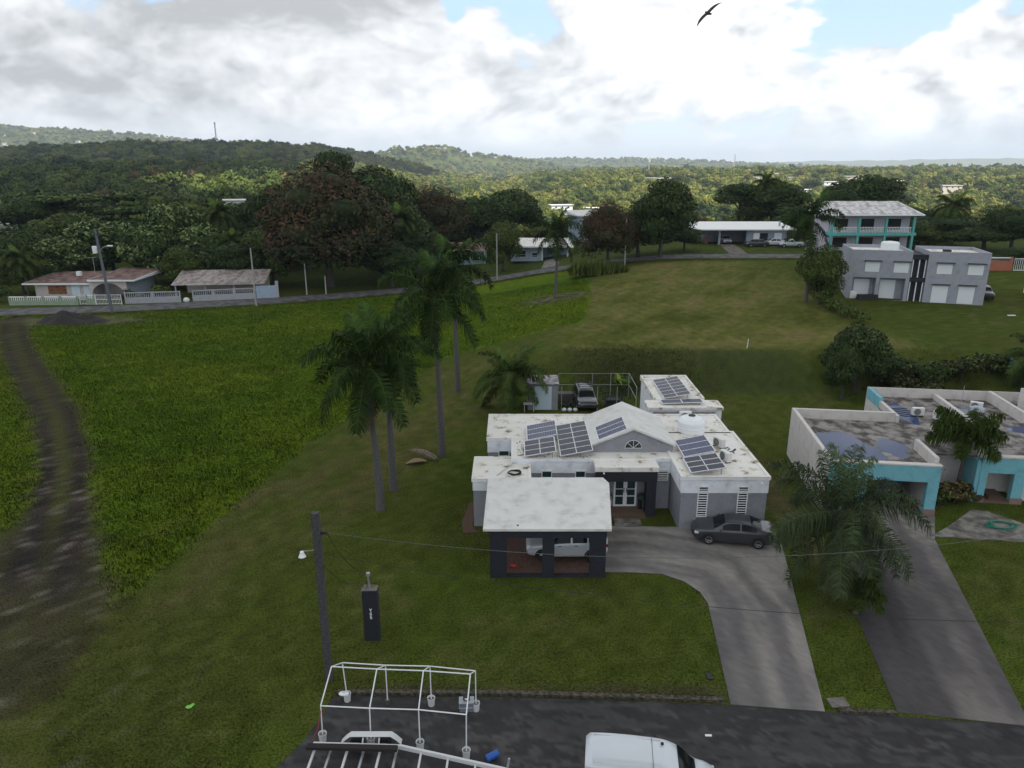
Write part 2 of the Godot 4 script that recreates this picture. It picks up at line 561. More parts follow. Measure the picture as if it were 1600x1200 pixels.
# ---------------------------------------------------------------- sky
func sky_at(az: float, el: float) -> Color:   # degrees; az to the right of straight ahead
	var ra := deg_to_rad(az)
	var re := deg_to_rad(el)
	var dir := Vector3(sin(ra) * cos(re), sin(re), -cos(ra) * cos(re))
	var q := Vector3(dir.x, dir.y * 2.1, dir.z)
	var w := Vector3(fbm.get_noise_3dv(q * 260.0), fbm.get_noise_3dv(q * 260.0 + Vector3(70, 0, 0)), 0.0) * 0.05
	var n := fbm.get_noise_3dv((q + w) * 330.0)            # masses
	var m := fbm.get_noise_3dv((q + w * 1.6) * 950.0 + Vector3(0, 300, 0))   # billows
	m *= 1.0 - 0.4 * sst(2.0, -8.0, az) * sst(-60.0, -45.0, az)
	var f := fine.get_noise_3dv((q + w) * 900.0)
	var up := clampf(el / 90.0, 0, 1)
	var blue := Color(0.56, 0.66, 0.77).lerp(Color(0.40, 0.56, 0.76), sst(1, 11, el)).lerp(Color(0.18, 0.36, 0.66), sst(14, 80, el))
	# cover: thick nearly everywhere, with openings
	var cover := 0.84 + n * 1.5 + m * 0.55 + f * 0.12
	cover -= 1.7 * exp(-pow((az - 26.0) / 9.0, 2) - pow((el - 10.6) / 2.7, 2))
	cover -= 0.75 * exp(-pow((az + 4.2) / 0.8, 2) - pow((el - 10.0) / 2.0, 2))
	cover += 0.45 * exp(-pow((az - 10.5) / 6.5, 2) - pow((el - 8.5) / 4.0, 2))
	cover += 0.45 * exp(-pow((az - 33.0) / 3.5, 2) - pow((el - 7.0) / 1.3, 2))
	cover += 0.25 * exp(-pow((az + 18.0) / 14.0, 2) - pow((el - 8.0) / 5.0, 2))
	var k := sst(0.22, 0.52, cover)
	# brightness: sunlit billows, grey undersides and a dark bank high on the left
	var b := 0.615 + m * 0.46 + n * 0.16 + f * 0.07
	b += 0.24 * exp(-pow((az - 9.5) / 7.0, 2) - pow((el - 8.0) / 4.2, 2))
	b += 0.20 * exp(-pow((az + 30.5) / 3.2, 2) - pow((el - 10.5) / 2.0, 2))
	b += 0.08 * exp(-pow((az - 20.0) / 9.0, 2) - pow((el - 4.0) / 3.0, 2))
	b -= (0.26 + 0.22 * m) * exp(-pow((az + 17.5) / 10.0, 2) - pow((el - 11.0) / 2.6, 2))
	b -= 0.17 * exp(-pow((az + 29.0) / 8.0, 2) - pow((el - 4.6) / 2.4, 2))
	b -= 0.08 * exp(-pow((az - 2.0) / 8.0, 2) - pow((el - 2.2) / 1.3, 2))
	b = clampf(b, 0.40, 0.90)
	var white := Color(b * 0.985, b * 0.99, b)
	white = white.lerp(Color(b * 0.95, b * 0.985, b * 1.02), sst(0.8, 0.5, b))
	var c := blue.lerp(white, k)
	# air near the horizon
	var hz := Color(0.68, 0.72, 0.765).lerp(Color(0.60, 0.68, 0.765), sst(10, 30, az) * sst(80, 40, az))
	c = c.lerp(hz, sst(4.0, -0.3, el) * 0.75)
	return c

func make_sky() -> Sky:
	var w := 4096
	var h := 2048
	var small := Image.create(512, 256, false, Image.FORMAT_RGBF)
	for y in 256:
		var el := 90.0 - (y + 0.5) / 256.0 * 180.0
		if el < -4.0:
			small.fill_rect(Rect2i(0, y, 512, 256 - y), Color(0.10, 0.12, 0.07))
			break
		for x in 512:
			small.set_pixel(x, y, sky_at(wrapf((x + 0.5) / 512.0 * 360.0, -180.0, 180.0), el))
	small.resize(w, h, Image.INTERPOLATE_CUBIC)
	# the part that can be looked at closely, at full resolution
	var half := int(46.0 / 360.0 * w)
	var y0 := int((90.0 - 16.0) / 180.0 * h)
	var y1 := int((90.0 + 1.0) / 180.0 * h)
	for y in range(y0, y1):
		for x in range(-half, half):
			small.set_pixel(posmod(x, w), y, sky_at((x + 0.5) / w * 360.0, 90.0 - (y + 0.5) / h * 180.0))
	var pm := PanoramaSkyMaterial.new()
	pm.panorama = ImageTexture.create_from_image(small)
	var s := Sky.new()
	s.sky_material = pm
	return s

# a cumulus high overhead, outside the picture, that keeps the sun off the near ground
func make_cloud(called_label: String, at: Vector3, size: Vector3, seed_: int) -> void:
	var r := RandomNumberGenerator.new()
	r.seed = seed_
	var m := MB.new()
	m.blob(at, size * Vector3(0.92, 0.55, 0.92), 10, 24, 0.35, fbm)
	for i in 46:
		var an := r.randf() * TAU
		var q := sqrt(r.randf()) * 0.95
		var p := at + Vector3(cos(an) * q * size.x, (1.0 - q) * size.y * r.randf_range(0.1, 0.8), sin(an) * q * size.z)
		var s := r.randf_range(0.16, 0.34) * (size.x + size.z) * 0.5
		m.blob(p, Vector3(s, s * 0.55, s), 8, 12, 0.3, fbm)
	var o := part("cloud", m, mat("cloud_white", lin(0.9, 0.9, 0.9), 1.0, 0.0, 0.0))
	tag(o, called_label, "cloud", "")

const CLOUD_SPOTS := [
	[Vector3(-20, 0, -110), Vector3(330, 90, 230), "broad unseen cumulus that shades the house and lawns", 3],
	[Vector3(-620, 0, -1380), Vector3(440, 100, 430), "farthest unseen cumulus that shades the wooded ridge at left", 6],
	[Vector3(-620, 0, -620), Vector3(430, 110, 560), "long unseen cumulus that shades the woods on the left", 4],
]

func build_all() -> void:
	make_roads()
	make_main_house()
	make_neighbour()
	make_far_houses()
	print("houses ", Time.get_ticks_msec())
	plant_everything()
	print("plants ", Time.get_ticks_msec())
	make_forest()
	print("forest ", Time.get_ticks_msec())
	make_grass()
	print("grass ", Time.get_ticks_msec())
	make_vehicles()
	make_street_things()
	print("all ", Time.get_ticks_msec())

# ---------------------------------------------------------------- shared surfaces
func m_roof() -> Material:
	return worn("stained_white_roof", lin(0.80, 0.785, 0.76), 0.85, 14.0, noise_tex("roof_stain", 0.010, 6, [[0.0, Color(0.34, 0.28, 0.24)], [0.13, Color(0.62, 0.54, 0.47)], [0.23, Color(0.88, 0.85, 0.81)], [0.36, Color(0.97, 0.96, 0.94)], [1.0, Color(1, 1, 1)]], 1024, FastNoiseLite.TYPE_SIMPLEX_SMOOTH, 40.0), 1.0)

func m_slab() -> Material:
	return worn("weathered_white_slab", lin(0.71, 0.70, 0.685), 0.85, 11.0, noise_tex("slab_stain", 0.008, 6, [[0.0, Color(0.84, 0.83, 0.815)], [0.28, Color(0.93, 0.92, 0.91)], [0.5, Color(0.97, 0.965, 0.955)], [1.0, Color(1, 1, 1)]], 1024), 0.6)

func m_paint(called: String, r: float, g: float, b: float) -> Material:
	return worn(called, lin(r, g, b), 0.75, 4.5, noise_tex("paint_wear", 0.01, 6, [[0.0, 0.84], [0.3, 0.95], [0.6, 1.0], [1.0, 1.0]], 512), 0.5)

func m_white() -> Material: return m_paint("white_wall_paint", 0.80, 0.82, 0.86)
func m_grey() -> Material: return m_paint("grey_wall_paint", 0.265, 0.27, 0.295)
func m_navy() -> Material: return m_paint("navy_wall_paint", 0.013, 0.015, 0.024)
func m_trim() -> Material: return mat("white_trim", lin(0.78, 0.79, 0.80), 0.5)
func m_glass() -> Material: return mat("dark_window_glass", lin(0.012, 0.016, 0.02), 0.06, 0.0, 0.6)
func m_black() -> Material: return mat("black_plastic", lin(0.012, 0.012, 0.013), 0.6)
func m_metal() -> Material: return mat("galvanised_metal", lin(0.42, 0.43, 0.45), 0.45, 0.7)
func m_iron() -> Material: return mat("dark_iron", lin(0.03, 0.03, 0.032), 0.6, 0.4)
func m_concrete() -> Material:
	return worn("stained_concrete", lin(0.27, 0.258, 0.245), 0.92, 7.0, noise_tex("concrete_stain", 0.006, 7, [[0.0, Color(0.46, 0.45, 0.45)], [0.3, Color(0.66, 0.64, 0.63)], [0.5, Color(0.80, 0.78, 0.75)], [0.7, Color(0.94, 0.92, 0.89)], [1.0, Color(1, 1, 1)]], 1024, FastNoiseLite.TYPE_SIMPLEX_SMOOTH, 30.0), 1.5)

# a louvred window on a wall that faces +z: lower left corner, width, height
func louvre(p: Node3D, x: float, y: float, z: float, w: float, h: float, rows: int, glass_top := 0.0) -> void:
	var win := part("window", bx(Vector3(x, y, z), Vector3(x + w, y + h, z + 0.012)), m_glass(), p)
	var f := MB.new()
	for e in [[x - 0.05, x, y - 0.05, y + h + 0.05], [x + w, x + w + 0.05, y - 0.05, y + h + 0.05]]:
		f.box(Vector3(e[0], e[2], z), Vector3(e[1], e[3], z + 0.05))
	for e in [y - 0.05, y + h - glass_top]:
		f.box(Vector3(x, e, z), Vector3(x + w, e + 0.05, z + 0.048))
	if glass_top > 0: f.box(Vector3(x, y + h, z), Vector3(x + w, y + h + 0.05, z + 0.048))
	part("frame", f, m_trim(), win)
	var s := MB.new()
	for i in rows:
		var yy := y + (i + 0.55) * (h - glass_top) / rows
		s.quad(Vector3(x, yy + 0.025, z + 0.02), Vector3(x + w, yy + 0.025, z + 0.02), Vector3(x + w, yy - 0.025, z + 0.034), Vector3(x, yy - 0.025, z + 0.034))
	stuff(part("louvres", s, m_trim(), win))

func plain_window(p: Node3D, x: float, y: float, z: float, w: float, h: float, pane: Material) -> void:
	var win := part("window", bx(Vector3(x, y, z), Vector3(x + w, y + h, z + 0.02)), pane, p)
	var f := MB.new()
	f.box(Vector3(x - 0.06, y - 0.06, z), Vector3(x, y + h + 0.06, z + 0.05))
	f.box(Vector3(x + w, y - 0.06, z), Vector3(x + w + 0.06, y + h + 0.06, z + 0.05))
	f.box(Vector3(x, y - 0.06, z), Vector3(x + w, y, z + 0.048))
	f.box(Vector3(x, y + h, z), Vector3(x + w, y + h + 0.06, z + 0.048))
	f.box(Vector3(x, y + h * 0.32, z), Vector3(x + w, y + h * 0.32 + 0.04, z + 0.04))
	part("frame", f, m_trim(), win)

# a flat-roofed block: grey below, white band and cornice above, low rim round the roof
func block(p: Node3D, x0: float, x1: float, zb: float, zf: float, top: float, split: float, low: Material, high: Material, rim := 0.10) -> void:
	part("wall", bx(Vector3(x0, 0, zb), Vector3(x1, split, zf)), low, p)
	part("wall_band", bx(Vector3(x0 - 0.04, split, zb - 0.04), Vector3(x1 + 0.04, top - 0.22, zf + 0.04)), high, p)
	part("cornice", bx(Vector3(x0 - 0.10, top - 0.22, zb - 0.10), Vector3(x1 + 0.10, top - rim, zf + 0.10)), high, p)
	var r := MB.new()
	for e in [[x0 - 0.10, x1 + 0.10, zf - 0.08, zf + 0.10], [x0 - 0.10, x1 + 0.10, zb - 0.10, zb + 0.08], [x0 - 0.10, x0 + 0.08, zb + 0.08, zf - 0.08], [x1 - 0.08, x1 + 0.10, zb + 0.08, zf - 0.08]]:
		r.box(Vector3(e[0], top - rim, e[2]), Vector3(e[1], top, e[3]))
	part("parapet", r, m_roof(), p)
	part("roof", bx(Vector3(x0 + 0.08, top - rim, zb + 0.08), Vector3(x1 - 0.08, top - rim + 0.03, zf - 0.08)), m_roof(), p)

func make_main_house() -> void:
	var h := thing("main_house", "grey and white flat-roofed house with a small gable and dark entrance porch", "house")
	block(h, -1.6, 9.9, -50.2, -45.5, 3.5, 2.45, m_grey(), m_white())
	block(h, 0.05, 9.9, -45.49, -42.1, 3.46, 2.45, m_grey(), m_white(), 0.06)
	block(h, -2.3, 1.05, -43.0, -39.75, 3.15, 2.35, m_grey(), m_white())
	block(h, 9.95, 15.0, -46.6, -39.2, 3.52, 2.45, m_grey(), m_white())
	block(h, 9.92, 14.75, -50.2, -46.62, 3.50, 2.45, m_grey(), m_white())
	# gable over the hall
	var g := MB.new()
	var el := Vector2(5.1, 3.9)
	var er := Vector2(10.2, 3.9)
	var ap := Vector2(7.65, 4.95)
	for z in [-43.1, -48.2]:
		g.quad_out(Vector3(el.x, 3.4, z), Vector3(er.x, 3.4, z), Vector3(er.x, er.y, z), Vector3(el.x, el.y, z), Vector3(7, 4, -45.6))
		g.quad_out(Vector3(el.x, el.y, z), Vector3(er.x, er.y, z), Vector3(ap.x, ap.y, z), Vector3(ap.x, ap.y, z), Vector3(7, 4, -45.6))
	for e in [el, er]: g.quad_out(Vector3(e.x, 3.4, -43.1), Vector3(e.x, 3.4, -48.2), Vector3(e.x, e.y, -48.2), Vector3(e.x, e.y, -43.1), Vector3(7.6, 3.6, -45))
	part("gable_wall", g, m_grey(), h)
	for s in [-1.0, 1.0]:
		var r := MB.new()
		var xe: float = 7.65 + s * 2.68
		var q := [Vector3(7.65, 4.98, -42.95), Vector3(7.65, 4.98, -48.3), Vector3(xe, 3.86, -48.3), Vector3(xe, 3.86, -42.95)]
		var dn := Vector3(0, 0.13, 0)
		r.quad_out(q[0] + dn, q[1] + dn, q[2] + dn, q[3] + dn, Vector3(7.65, 2, -45))
		r.quad_out(q[0], q[3], q[3] + dn, q[0] + dn, Vector3(7.65, 4, -45))
		r.quad_out(q[1], q[2], q[2] + dn, q[1] + dn, Vector3(7.65, 4, -45))
		r.quad_out(q[2], q[3], q[3] + dn, q[2] + dn, Vector3(7.65, 4, -45))
		part("gable_roof", r, m_slab(), h)
	# fanlight in the gable
	var fan := MB.new()
	var c := Vector3(7.68, 3.72, -43.085)
	for i in 12:
		var a0 := PI * i / 12.0
		var a1 := PI * (i + 1) / 12.0
		fan.quad_out(c, c + Vector3(cos(a0), sin(a0), 0) * 0.52, c + Vector3(cos(a1), sin(a1), 0) * 0.52, c, c - Vector3(0, 0, 1))
	var fw := part("window", fan, m_glass(), h)
	var fr := MB.new()
	for i in 5: fr.bar(c + Vector3(0, 0, 0.012), c + Vector3(cos(PI * i / 4.0), sin(PI * i / 4.0), 0) * 0.54 + Vector3(0, 0, 0.012), 0.035, 0.02)
	for i in 12: fr.bar(c + Vector3(cos(PI * i / 12.0), sin(PI * i / 12.0), 0) * 0.53 + Vector3(0, 0, 0.014), c + Vector3(cos(PI * (i + 1) / 12.0), sin(PI * (i + 1) / 12.0), 0) * 0.53 + Vector3(0, 0, 0.014), 0.04, 0.02)
	part("frame", fr, m_trim(), fw)
	# entrance porch
	part("porch_roof", bx(Vector3(5.05, 3.02, -42.05), Vector3(8.95, 3.34, -40.9), 0.02), m_roof(), h)
	part("porch_beam", bx(Vector3(5.12, 2.35, -41.35), Vector3(8.88, 3.015, -40.97)), m_navy(), h)
	part("porch_column", bx(Vector3(5.14, 0, -41.6), Vector3(5.85, 2.348, -40.99)), m_navy(), h)
	part("porch_column", bx(Vector3(8.25, 0, -41.6), Vector3(8.86, 2.348, -40.99)), m_navy(), h)
	part("porch_floor", bx(Vector3(5.86, 0, -42.09), Vector3(8.24, 0.18, -40.7)), worn("terracotta_tile", lin(0.17, 0.105, 0.075), 0.7, 2.0, noise_tex("tile_wear", 0.03, 4, [[0.0, 0.6], [0.5, 0.9], [1.0, 1.0]])), h)
	for s in [0, 1]:
		var x: float = 6.4 + s * 0.73
		var d := part("door", bx(Vector3(x, 0.19, -42.09), Vector3(x + 0.72, 2.3, -42.03)), m_trim(), h)
		for e in [[0.32, 0.85], [0.95, 1.35], [1.42, 2.2]]:
			part("pane", bx(Vector3(x + 0.12, e[0], -42.028), Vector3(x + 0.60, e[1], -42.018)), mat("greenish_glass", lin(0.02, 0.05, 0.05), 0.08), d)
		var gr := MB.new()
		for i in 6: gr.bar(Vector3(x + 0.15 + i * 0.08, 0.32, -42.01), Vector3(x + 0.15 + i * 0.08, 2.2, -42.01), 0.014)
		part("grille", gr, m_iron(), d)
		part("handle", bx(Vector3(x + (0.62 if s == 0 else 0.06), 1.15, -42.03), Vector3(x + (0.66 if s == 0 else 0.10), 1.45, -41.97)), m_black(), d)
	# windows
	louvre(h, 10.98, 0.95, -39.198, 0.50, 1.55, 10, 0.0)
	louvre(h, 13.32, 0.95, -39.198, 0.50, 1.55, 10, 0.0)
	plain_window(h, 10.98, 2.62, -39.155, 0.5, 0.22, m_glass())
	plain_window(h, 13.32, 2.62, -39.155, 0.5, 0.22, m_glass())
	louvre(h, 9.0, 2.0, -42.058, 0.72, 0.62, 5)
	for x in [1.9, 4.0]: plain_window(h, x, 1.95, -42.056, 0.55, 0.62, mat("greenish_glass"))
	plain_window(h, -0.85, 2.05, -45.456, 0.62, 0.5, mat("greenish_glass"))
	part("drainpipe", bar(Vector3(0.6, 0, -39.66), Vector3(0.6, 2.9, -39.66), 0.07), m_trim(), h)
	part("security_camera", bx(Vector3(14.5, 3.1, -39.08), Vector3(14.62, 3.2, -38.9), 0.02), m_trim(), h)
	part("security_camera", bx(Vector3(5.55, 2.9, -40.96), Vector3(5.63, 3.0, -40.8), 0.02), m_trim(), h)

	# carport
	var cp := thing("carport", "dark blue carport with a sloping white roof slab in front of the house", "carport")
	var rf := MB.new()
	var edge := PackedVector2Array([Vector2(-1.5, -33.85), Vector2(5.15, -33.85), Vector2(5.62, -38.75), Vector2(5.35, -39.45), Vector2(-1.4, -39.45)])
	rf.prism(edge, 2.80, [2.93, 2.93, 3.28, 3.32, 3.32])
	part("roof", rf, m_slab(), cp)
	for e in [[-1.15, -0.27], [1.6, 2.22], [4.08, 4.92]]:
		part("pillar", bx(Vector3(e[0], 0, -34.35), Vector3(e[1], 2.36, -33.97), 0.01), m_navy(), cp)
	part("beam", bx(Vector3(-1.16, 2.362, -34.36), Vector3(4.93, 2.798, -33.96)), m_navy(), cp)
	part("beam", bx(Vector3(-1.16, 2.362, -39.4), Vector3(-0.8, 2.798, -34.37)), m_navy(), cp)
	part("beam", bx(Vector3(4.57, 2.362, -39.4), Vector3(4.93, 2.798, -34.37)), m_navy(), cp)
	for x in [-1.15, 4.5]: part("pillar", bx(Vector3(x, 0, -39.4), Vector3(x + 0.42, 2.36, -39.02), 0.01), m_navy(), cp)
	part("sill", bx(Vector3(-0.268, 0, -34.3), Vector3(4.078, 0.10, -34.0)), m_navy(), cp)
	part("floor", bx(Vector3(-1.1, 0.0, -39.7), Vector3(4.9, 0.055, -34.36)), worn("red_brown_floor", lin(0.15, 0.085, 0.062), 0.5, 2.6, noise_tex("tile_wear2", 0.02, 5, [[0.0, 0.55], [0.5, 0.9], [1.0, 1.05]])), cp)
	var pipe := part("drain_spout", bar(Vector3(0.3, 2.935, -34.2), Vector3(0.3, 2.99, -34.2), 0.09), m_black(), cp)

	# annex behind
	var an := thing("annex", "small white annex with a grey end wall behind the main house", "outbuilding")
	part("wall", bx(Vector3(11.2, 0, -60.6), Vector3(14.95, 3.05, -54.2)), m_white(), an)
	part("wall", bx(Vector3(10.4, 0, -54.19), Vector3(15.95, 3.05, -52.5)), m_white(), an)
	part("end_wall", bx(Vector3(10.75, 0, -52.5), Vector3(15.45, 2.9, -52.42)), m_grey(), an)
	part("roof", bx(Vector3(11.1, 3.051, -60.7), Vector3(15.05, 3.3, -54.22)), m_roof(), an)
	part("roof", bx(Vector3(10.3, 3.051, -54.21), Vector3(16.05, 3.28, -52.38)), m_roof(), an)
	var rm := MB.new()
	for e in [[11.1, 11.25, -60.7, -54.3], [14.9, 15.05, -60.7, -54.3], [11.26, 14.89, -60.7, -60.55]]: rm.box(Vector3(e[0], 3.301, e[2]), Vector3(e[1], 3.45, e[3]))
	part("parapet", rm, m_roof(), an)
	for i in 3: part("meter_box", bx(Vector3(12.1 + i * 0.34, 2.2, -52.418), Vector3(12.38 + i * 0.34, 2.62, -52.28)), m_trim(), an)
	part("door", bx(Vector3(10.38, 0.05, -53.9), Vector3(10.399, 2.1, -53.1)), m_black(), an)

	# solar arrays: left x, right x, back z, front z, left y, right y, rows, half-cut cells?
	var arrays := [
		["blue-celled solar array at the back left of the house roof", 1.0, 2.95, -47.4, -44.7, 3.62, 4.02, 3, false],
		["half-cell solar array in front of the blue-celled one at roof left", 0.8, 2.72, -44.5, -41.95, 3.62, 3.95, 3, true],
		["longest solar array of the house roof, six rows left of the gable", 3.02, 5.0, -47.4, -42.0, 3.62, 4.0, 6, true],
		["solar array lying on the white slope of the gable roof", 5.5, 7.25, -45.5, -43.2, 4.22, 4.96, 3, false],
		["blue-celled solar array beside the round white tank on the roof", 10.62, 12.5, -44.5, -41.75, 3.66, 4.05, 3, false],
		["half-cell solar array at the front edge of the right roof", 10.5, 12.5, -41.6, -39.35, 3.66, 3.98, 3, true],
		["solar array along the roof of the small rear annex", 11.9, 13.95, -59.2, -54.2, 3.42, 3.78, 6, true],
		["low solar array across the front edge of the annex roof", 11.5, 14.6, -53.8, -52.9, 3.42, 3.52, 1, true]]
	for a in arrays: solar(a)
	# rooftop water tank
	var t := thing("water_tank", "round white water tank on the roof right of the gable", "tank", Vector3(12.25, 3.44, -46.9))
	var tb := MB.new()
	tb.lathe([Vector2(0.01, 0), Vector2(0.90, 0), Vector2(0.93, 0.08), Vector2(0.90, 0.3), Vector2(0.93, 0.36), Vector2(0.90, 0.42), Vector2(0.93, 0.72), Vector2(0.90, 0.80), Vector2(0.70, 0.98), Vector2(0.26, 1.08), Vector2(0.25, 1.12), Vector2(0.22, 1.12)], 32)
	part("shell", tb, mat("white_plastic", lin(0.80, 0.82, 0.84), 0.45), t)
	var lid := MB.new()
	lid.lathe([Vector2(0.24, 1.11), Vector2(0.24, 1.16), Vector2(0.2, 1.18), Vector2(0.001, 1.18)], 20)
	part("lid", lid, m_black(), t)
	condenser(Vector3(13.35, 3.45, -43.9), -1.1, "white air conditioner unit behind the other on the right roof")
	condenser(Vector3(13.12, 3.45, -41.6), -1.25, "grey air conditioner unit nearest the front of the right roof")
	condenser(Vector3(12.35, 3.44, -49.1), 0.1, "air conditioner unit behind the round water tank on the roof")
	var coil := MB.new()
	var cpts := []
	for i in 60: cpts.append(Vector3(0.15 + cos(i * 0.42) * (0.36 + 0.06 * sin(i * 0.9)), 3.12 + 0.02 * i / 10.0, -40.5 + sin(i * 0.42) * (0.30 + 0.05 * cos(i * 1.3))))
	coil.tube(cpts, [0.022], 5)
	tag(part("cable_coil", coil, m_black()), "coil of black cable lying on the left wing roof", "cable")
	var pp := MB.new()
	pp.tube([Vector3(-0.9, 3.12, -40.2), Vector3(0.2, 3.16, -42.2), Vector3(0.9, 3.5, -43.4)], [0.025], 6)
	tag(part("roof_pipe", pp, m_metal()), "thin pipe running back across the left wing roof", "pipe")
	var hose := MB.new()
	var hp := []
	for i in 24: hp.append(Vector3(13.6 + i * 0.03 + 0.25 * sin(i * 0.5), 3.47, -43.6 + i * 0.02 + 0.3 * cos(i * 0.55)))
	hose.tube(hp, [0.03], 5)
	tag(part("refrigerant_line", hose, m_black()), "black pipe looped beside the roof air conditioners", "pipe")
	var lit := MB.new()
	var rr := RandomNumberGenerator.new()
	rr.seed = 77
	for i in 260:
		var e: Array = [[-1.3, 9.5, -49.9, -48.3], [0.3, 0.8, -45, -42.5], [2.75, 3.02, -48, -42.2], [1.0, 5.0, -42.6, -42.25], [10.1, 10.5, -49, -40], [14.2, 14.85, -49.4, -39.5]][rr.randi() % 6]
		var y := 3.43
		lit.cbox(Vector3(rr.randf_range(e[0], e[1]), y, rr.randf_range(e[2], e[3])), Vector3(rr.randf_range(0.02, 0.09), 0.015, rr.randf_range(0.02, 0.05)), rr.randf() * 6.0)
	stuff(part("leaf_litter", lit, mat("dead_leaves", lin(0.075, 0.05, 0.035), 0.95)), "brown leaf litter gathered along the roof edges", "leaves")

func cell_tex(half: bool) -> ImageTexture:
	var key := "cells_half" if half else "cells_full"
	if texs.has(key): return texs[key]
	var im := Image.create(240, 120, false, Image.FORMAT_RGB8)
	im.fill(Color(0.155, 0.16, 0.225) if half else Color(0.15, 0.18, 0.32))
	var line := Color(0.26, 0.27, 0.33) if half else Color(0.50, 0.54, 0.64)
	for i in range(1, 12): im.fill_rect(Rect2i(i * 20, 0, 2 if not half else 1, 120), line)
	for i in range(1, 6): im.fill_rect(Rect2i(0, i * 20, 240, 2 if not half else 1), line)
	if half: im.fill_rect(Rect2i(117, 0, 6, 120), Color(0.85, 0.86, 0.88))
	texs[key] = ImageTexture.create_from_image(im)
	return texs[key]

func solar(a: Array) -> void:
	var x0: float = a[1]
	var x1: float = a[2]
	var o := thing("solar_array", a[0], "solar panels", Vector3.ZERO, 0.0, "solar arrays on the roofs")
	var cm := mat("solar_cells_half" if a[8] else "solar_cells_full", Color.WHITE, 0.2, 0.0, 0.3)
	cm.albedo_texture = cell_tex(a[8])
	var rows: int = a[7]
	for r in rows:
		var zb: float = lerpf(a[3], a[4], float(r) / rows) + 0.012
		var zf: float = lerpf(a[3], a[4], float(r + 1) / rows) - 0.012
		var m := MB.new()
		m.use_uv = true
		var q := [Vector3(x0 + 0.03, a[5], zb + 0.03), Vector3(x1 - 0.03, a[6], zb + 0.03), Vector3(x1 - 0.03, a[6], zf - 0.03), Vector3(x0 + 0.03, a[5], zf - 0.03)]
		var t := Vector3(0, 0.012, 0)
		m.quad(q[0] + t, q[1] + t, q[2] + t, q[3] + t)
		for u in [Vector2(0, 0), Vector2(1, 0), Vector2(1, 1), Vector2(0, 0), Vector2(1, 1), Vector2(0, 1)]: m.uv.append(u)
		var pn := part("panel", m, cm, o)
		var f := MB.new()
		var p := [Vector3(x0, a[5], zb), Vector3(x1, a[6], zb), Vector3(x1, a[6], zf), Vector3(x0, a[5], zf)]
		for i in 4: f.bar(p[i], p[(i + 1) % 4], 0.05, 0.045)
		part("frame", f, mat("anodised_aluminium", lin(0.72, 0.73, 0.75), 0.4, 0.3), pn)
		var bk := MB.new()
		bk.quad(q[3] - t, q[2] - t, q[1] - t, q[0] - t)
		part("back_sheet", bk, m_trim(), pn)
	for z in [a[3] + 0.2, (a[3] + a[4]) * 0.5, a[4] - 0.2]:
		var lg := MB.new()
		lg.bar(Vector3(x1 - 0.2, a[6] - 0.02, z), Vector3(x1 - 0.2, a[5] - 0.18, z), 0.05)
		lg.bar(Vector3(x0 + 0.2, a[5] - 0.02, z), Vector3(x0 + 0.2, a[5] - 0.18, z), 0.05)
		lg.bar(Vector3(x0 + 0.1, a[5] - 0.04, z), Vector3(x1 - 0.1, a[6] - 0.04, z), 0.04)
		part("mounting_rail", lg, m_metal(), o)

func condenser(at: Vector3, turn: float, label: String) -> void:
	var o := thing("air_conditioner", label, "air conditioner", at, turn, "air conditioner units on the roofs")
	part("casing", bx(Vector3(-0.42, 0.08, -0.16), Vector3(0.42, 0.66, 0.16), 0.02), mat("cream_enamel", lin(0.68, 0.68, 0.66), 0.5), o)
	var f := MB.new()
	f.tf = Transform3D(Basis(Vector3.RIGHT, PI / 2), Vector3(-0.1, 0.37, 0.165))
	f.lathe([Vector2(0.25, 0), Vector2(0.25, 0.012), Vector2(0.22, 0.012), Vector2(0.22, 0.002), Vector2(0.001, 0.002)], 20)
	part("fan_grille", f, mat("grey_plastic", lin(0.16, 0.16, 0.16), 0.6), o)
	var l := MB.new()
	for x in [-0.3, 0.3]: l.box(Vector3(x - 0.04, 0, -0.18), Vector3(x + 0.04, 0.079, 0.18))
	part("feet", l, m_black(), o)

# ---------------------------------------------------------------- the turquoise neighbour
func m_turq() -> Material: return m_paint("turquoise_paint", 0.17, 0.43, 0.50)
func m_cream() -> Material: return m_paint("cream_paint", 0.60, 0.56, 0.53)
func m_bitumen() -> Material:
	return worn("worn_roof_membrane", lin(0.30, 0.285, 0.275), 0.85, 12.0, noise_tex("membrane", 0.008, 7, [[0.0, Color(0.40, 0.36, 0.35)], [0.34, Color(0.52, 0.48, 0.46)], [0.5, Color(0.78, 0.76, 0.74)], [0.68, Color(0.95, 0.93, 0.91)], [1.0, Color(1, 1, 1)]], 1024, FastNoiseLite.TYPE_SIMPLEX_SMOOTH, 70.0), 1.0)

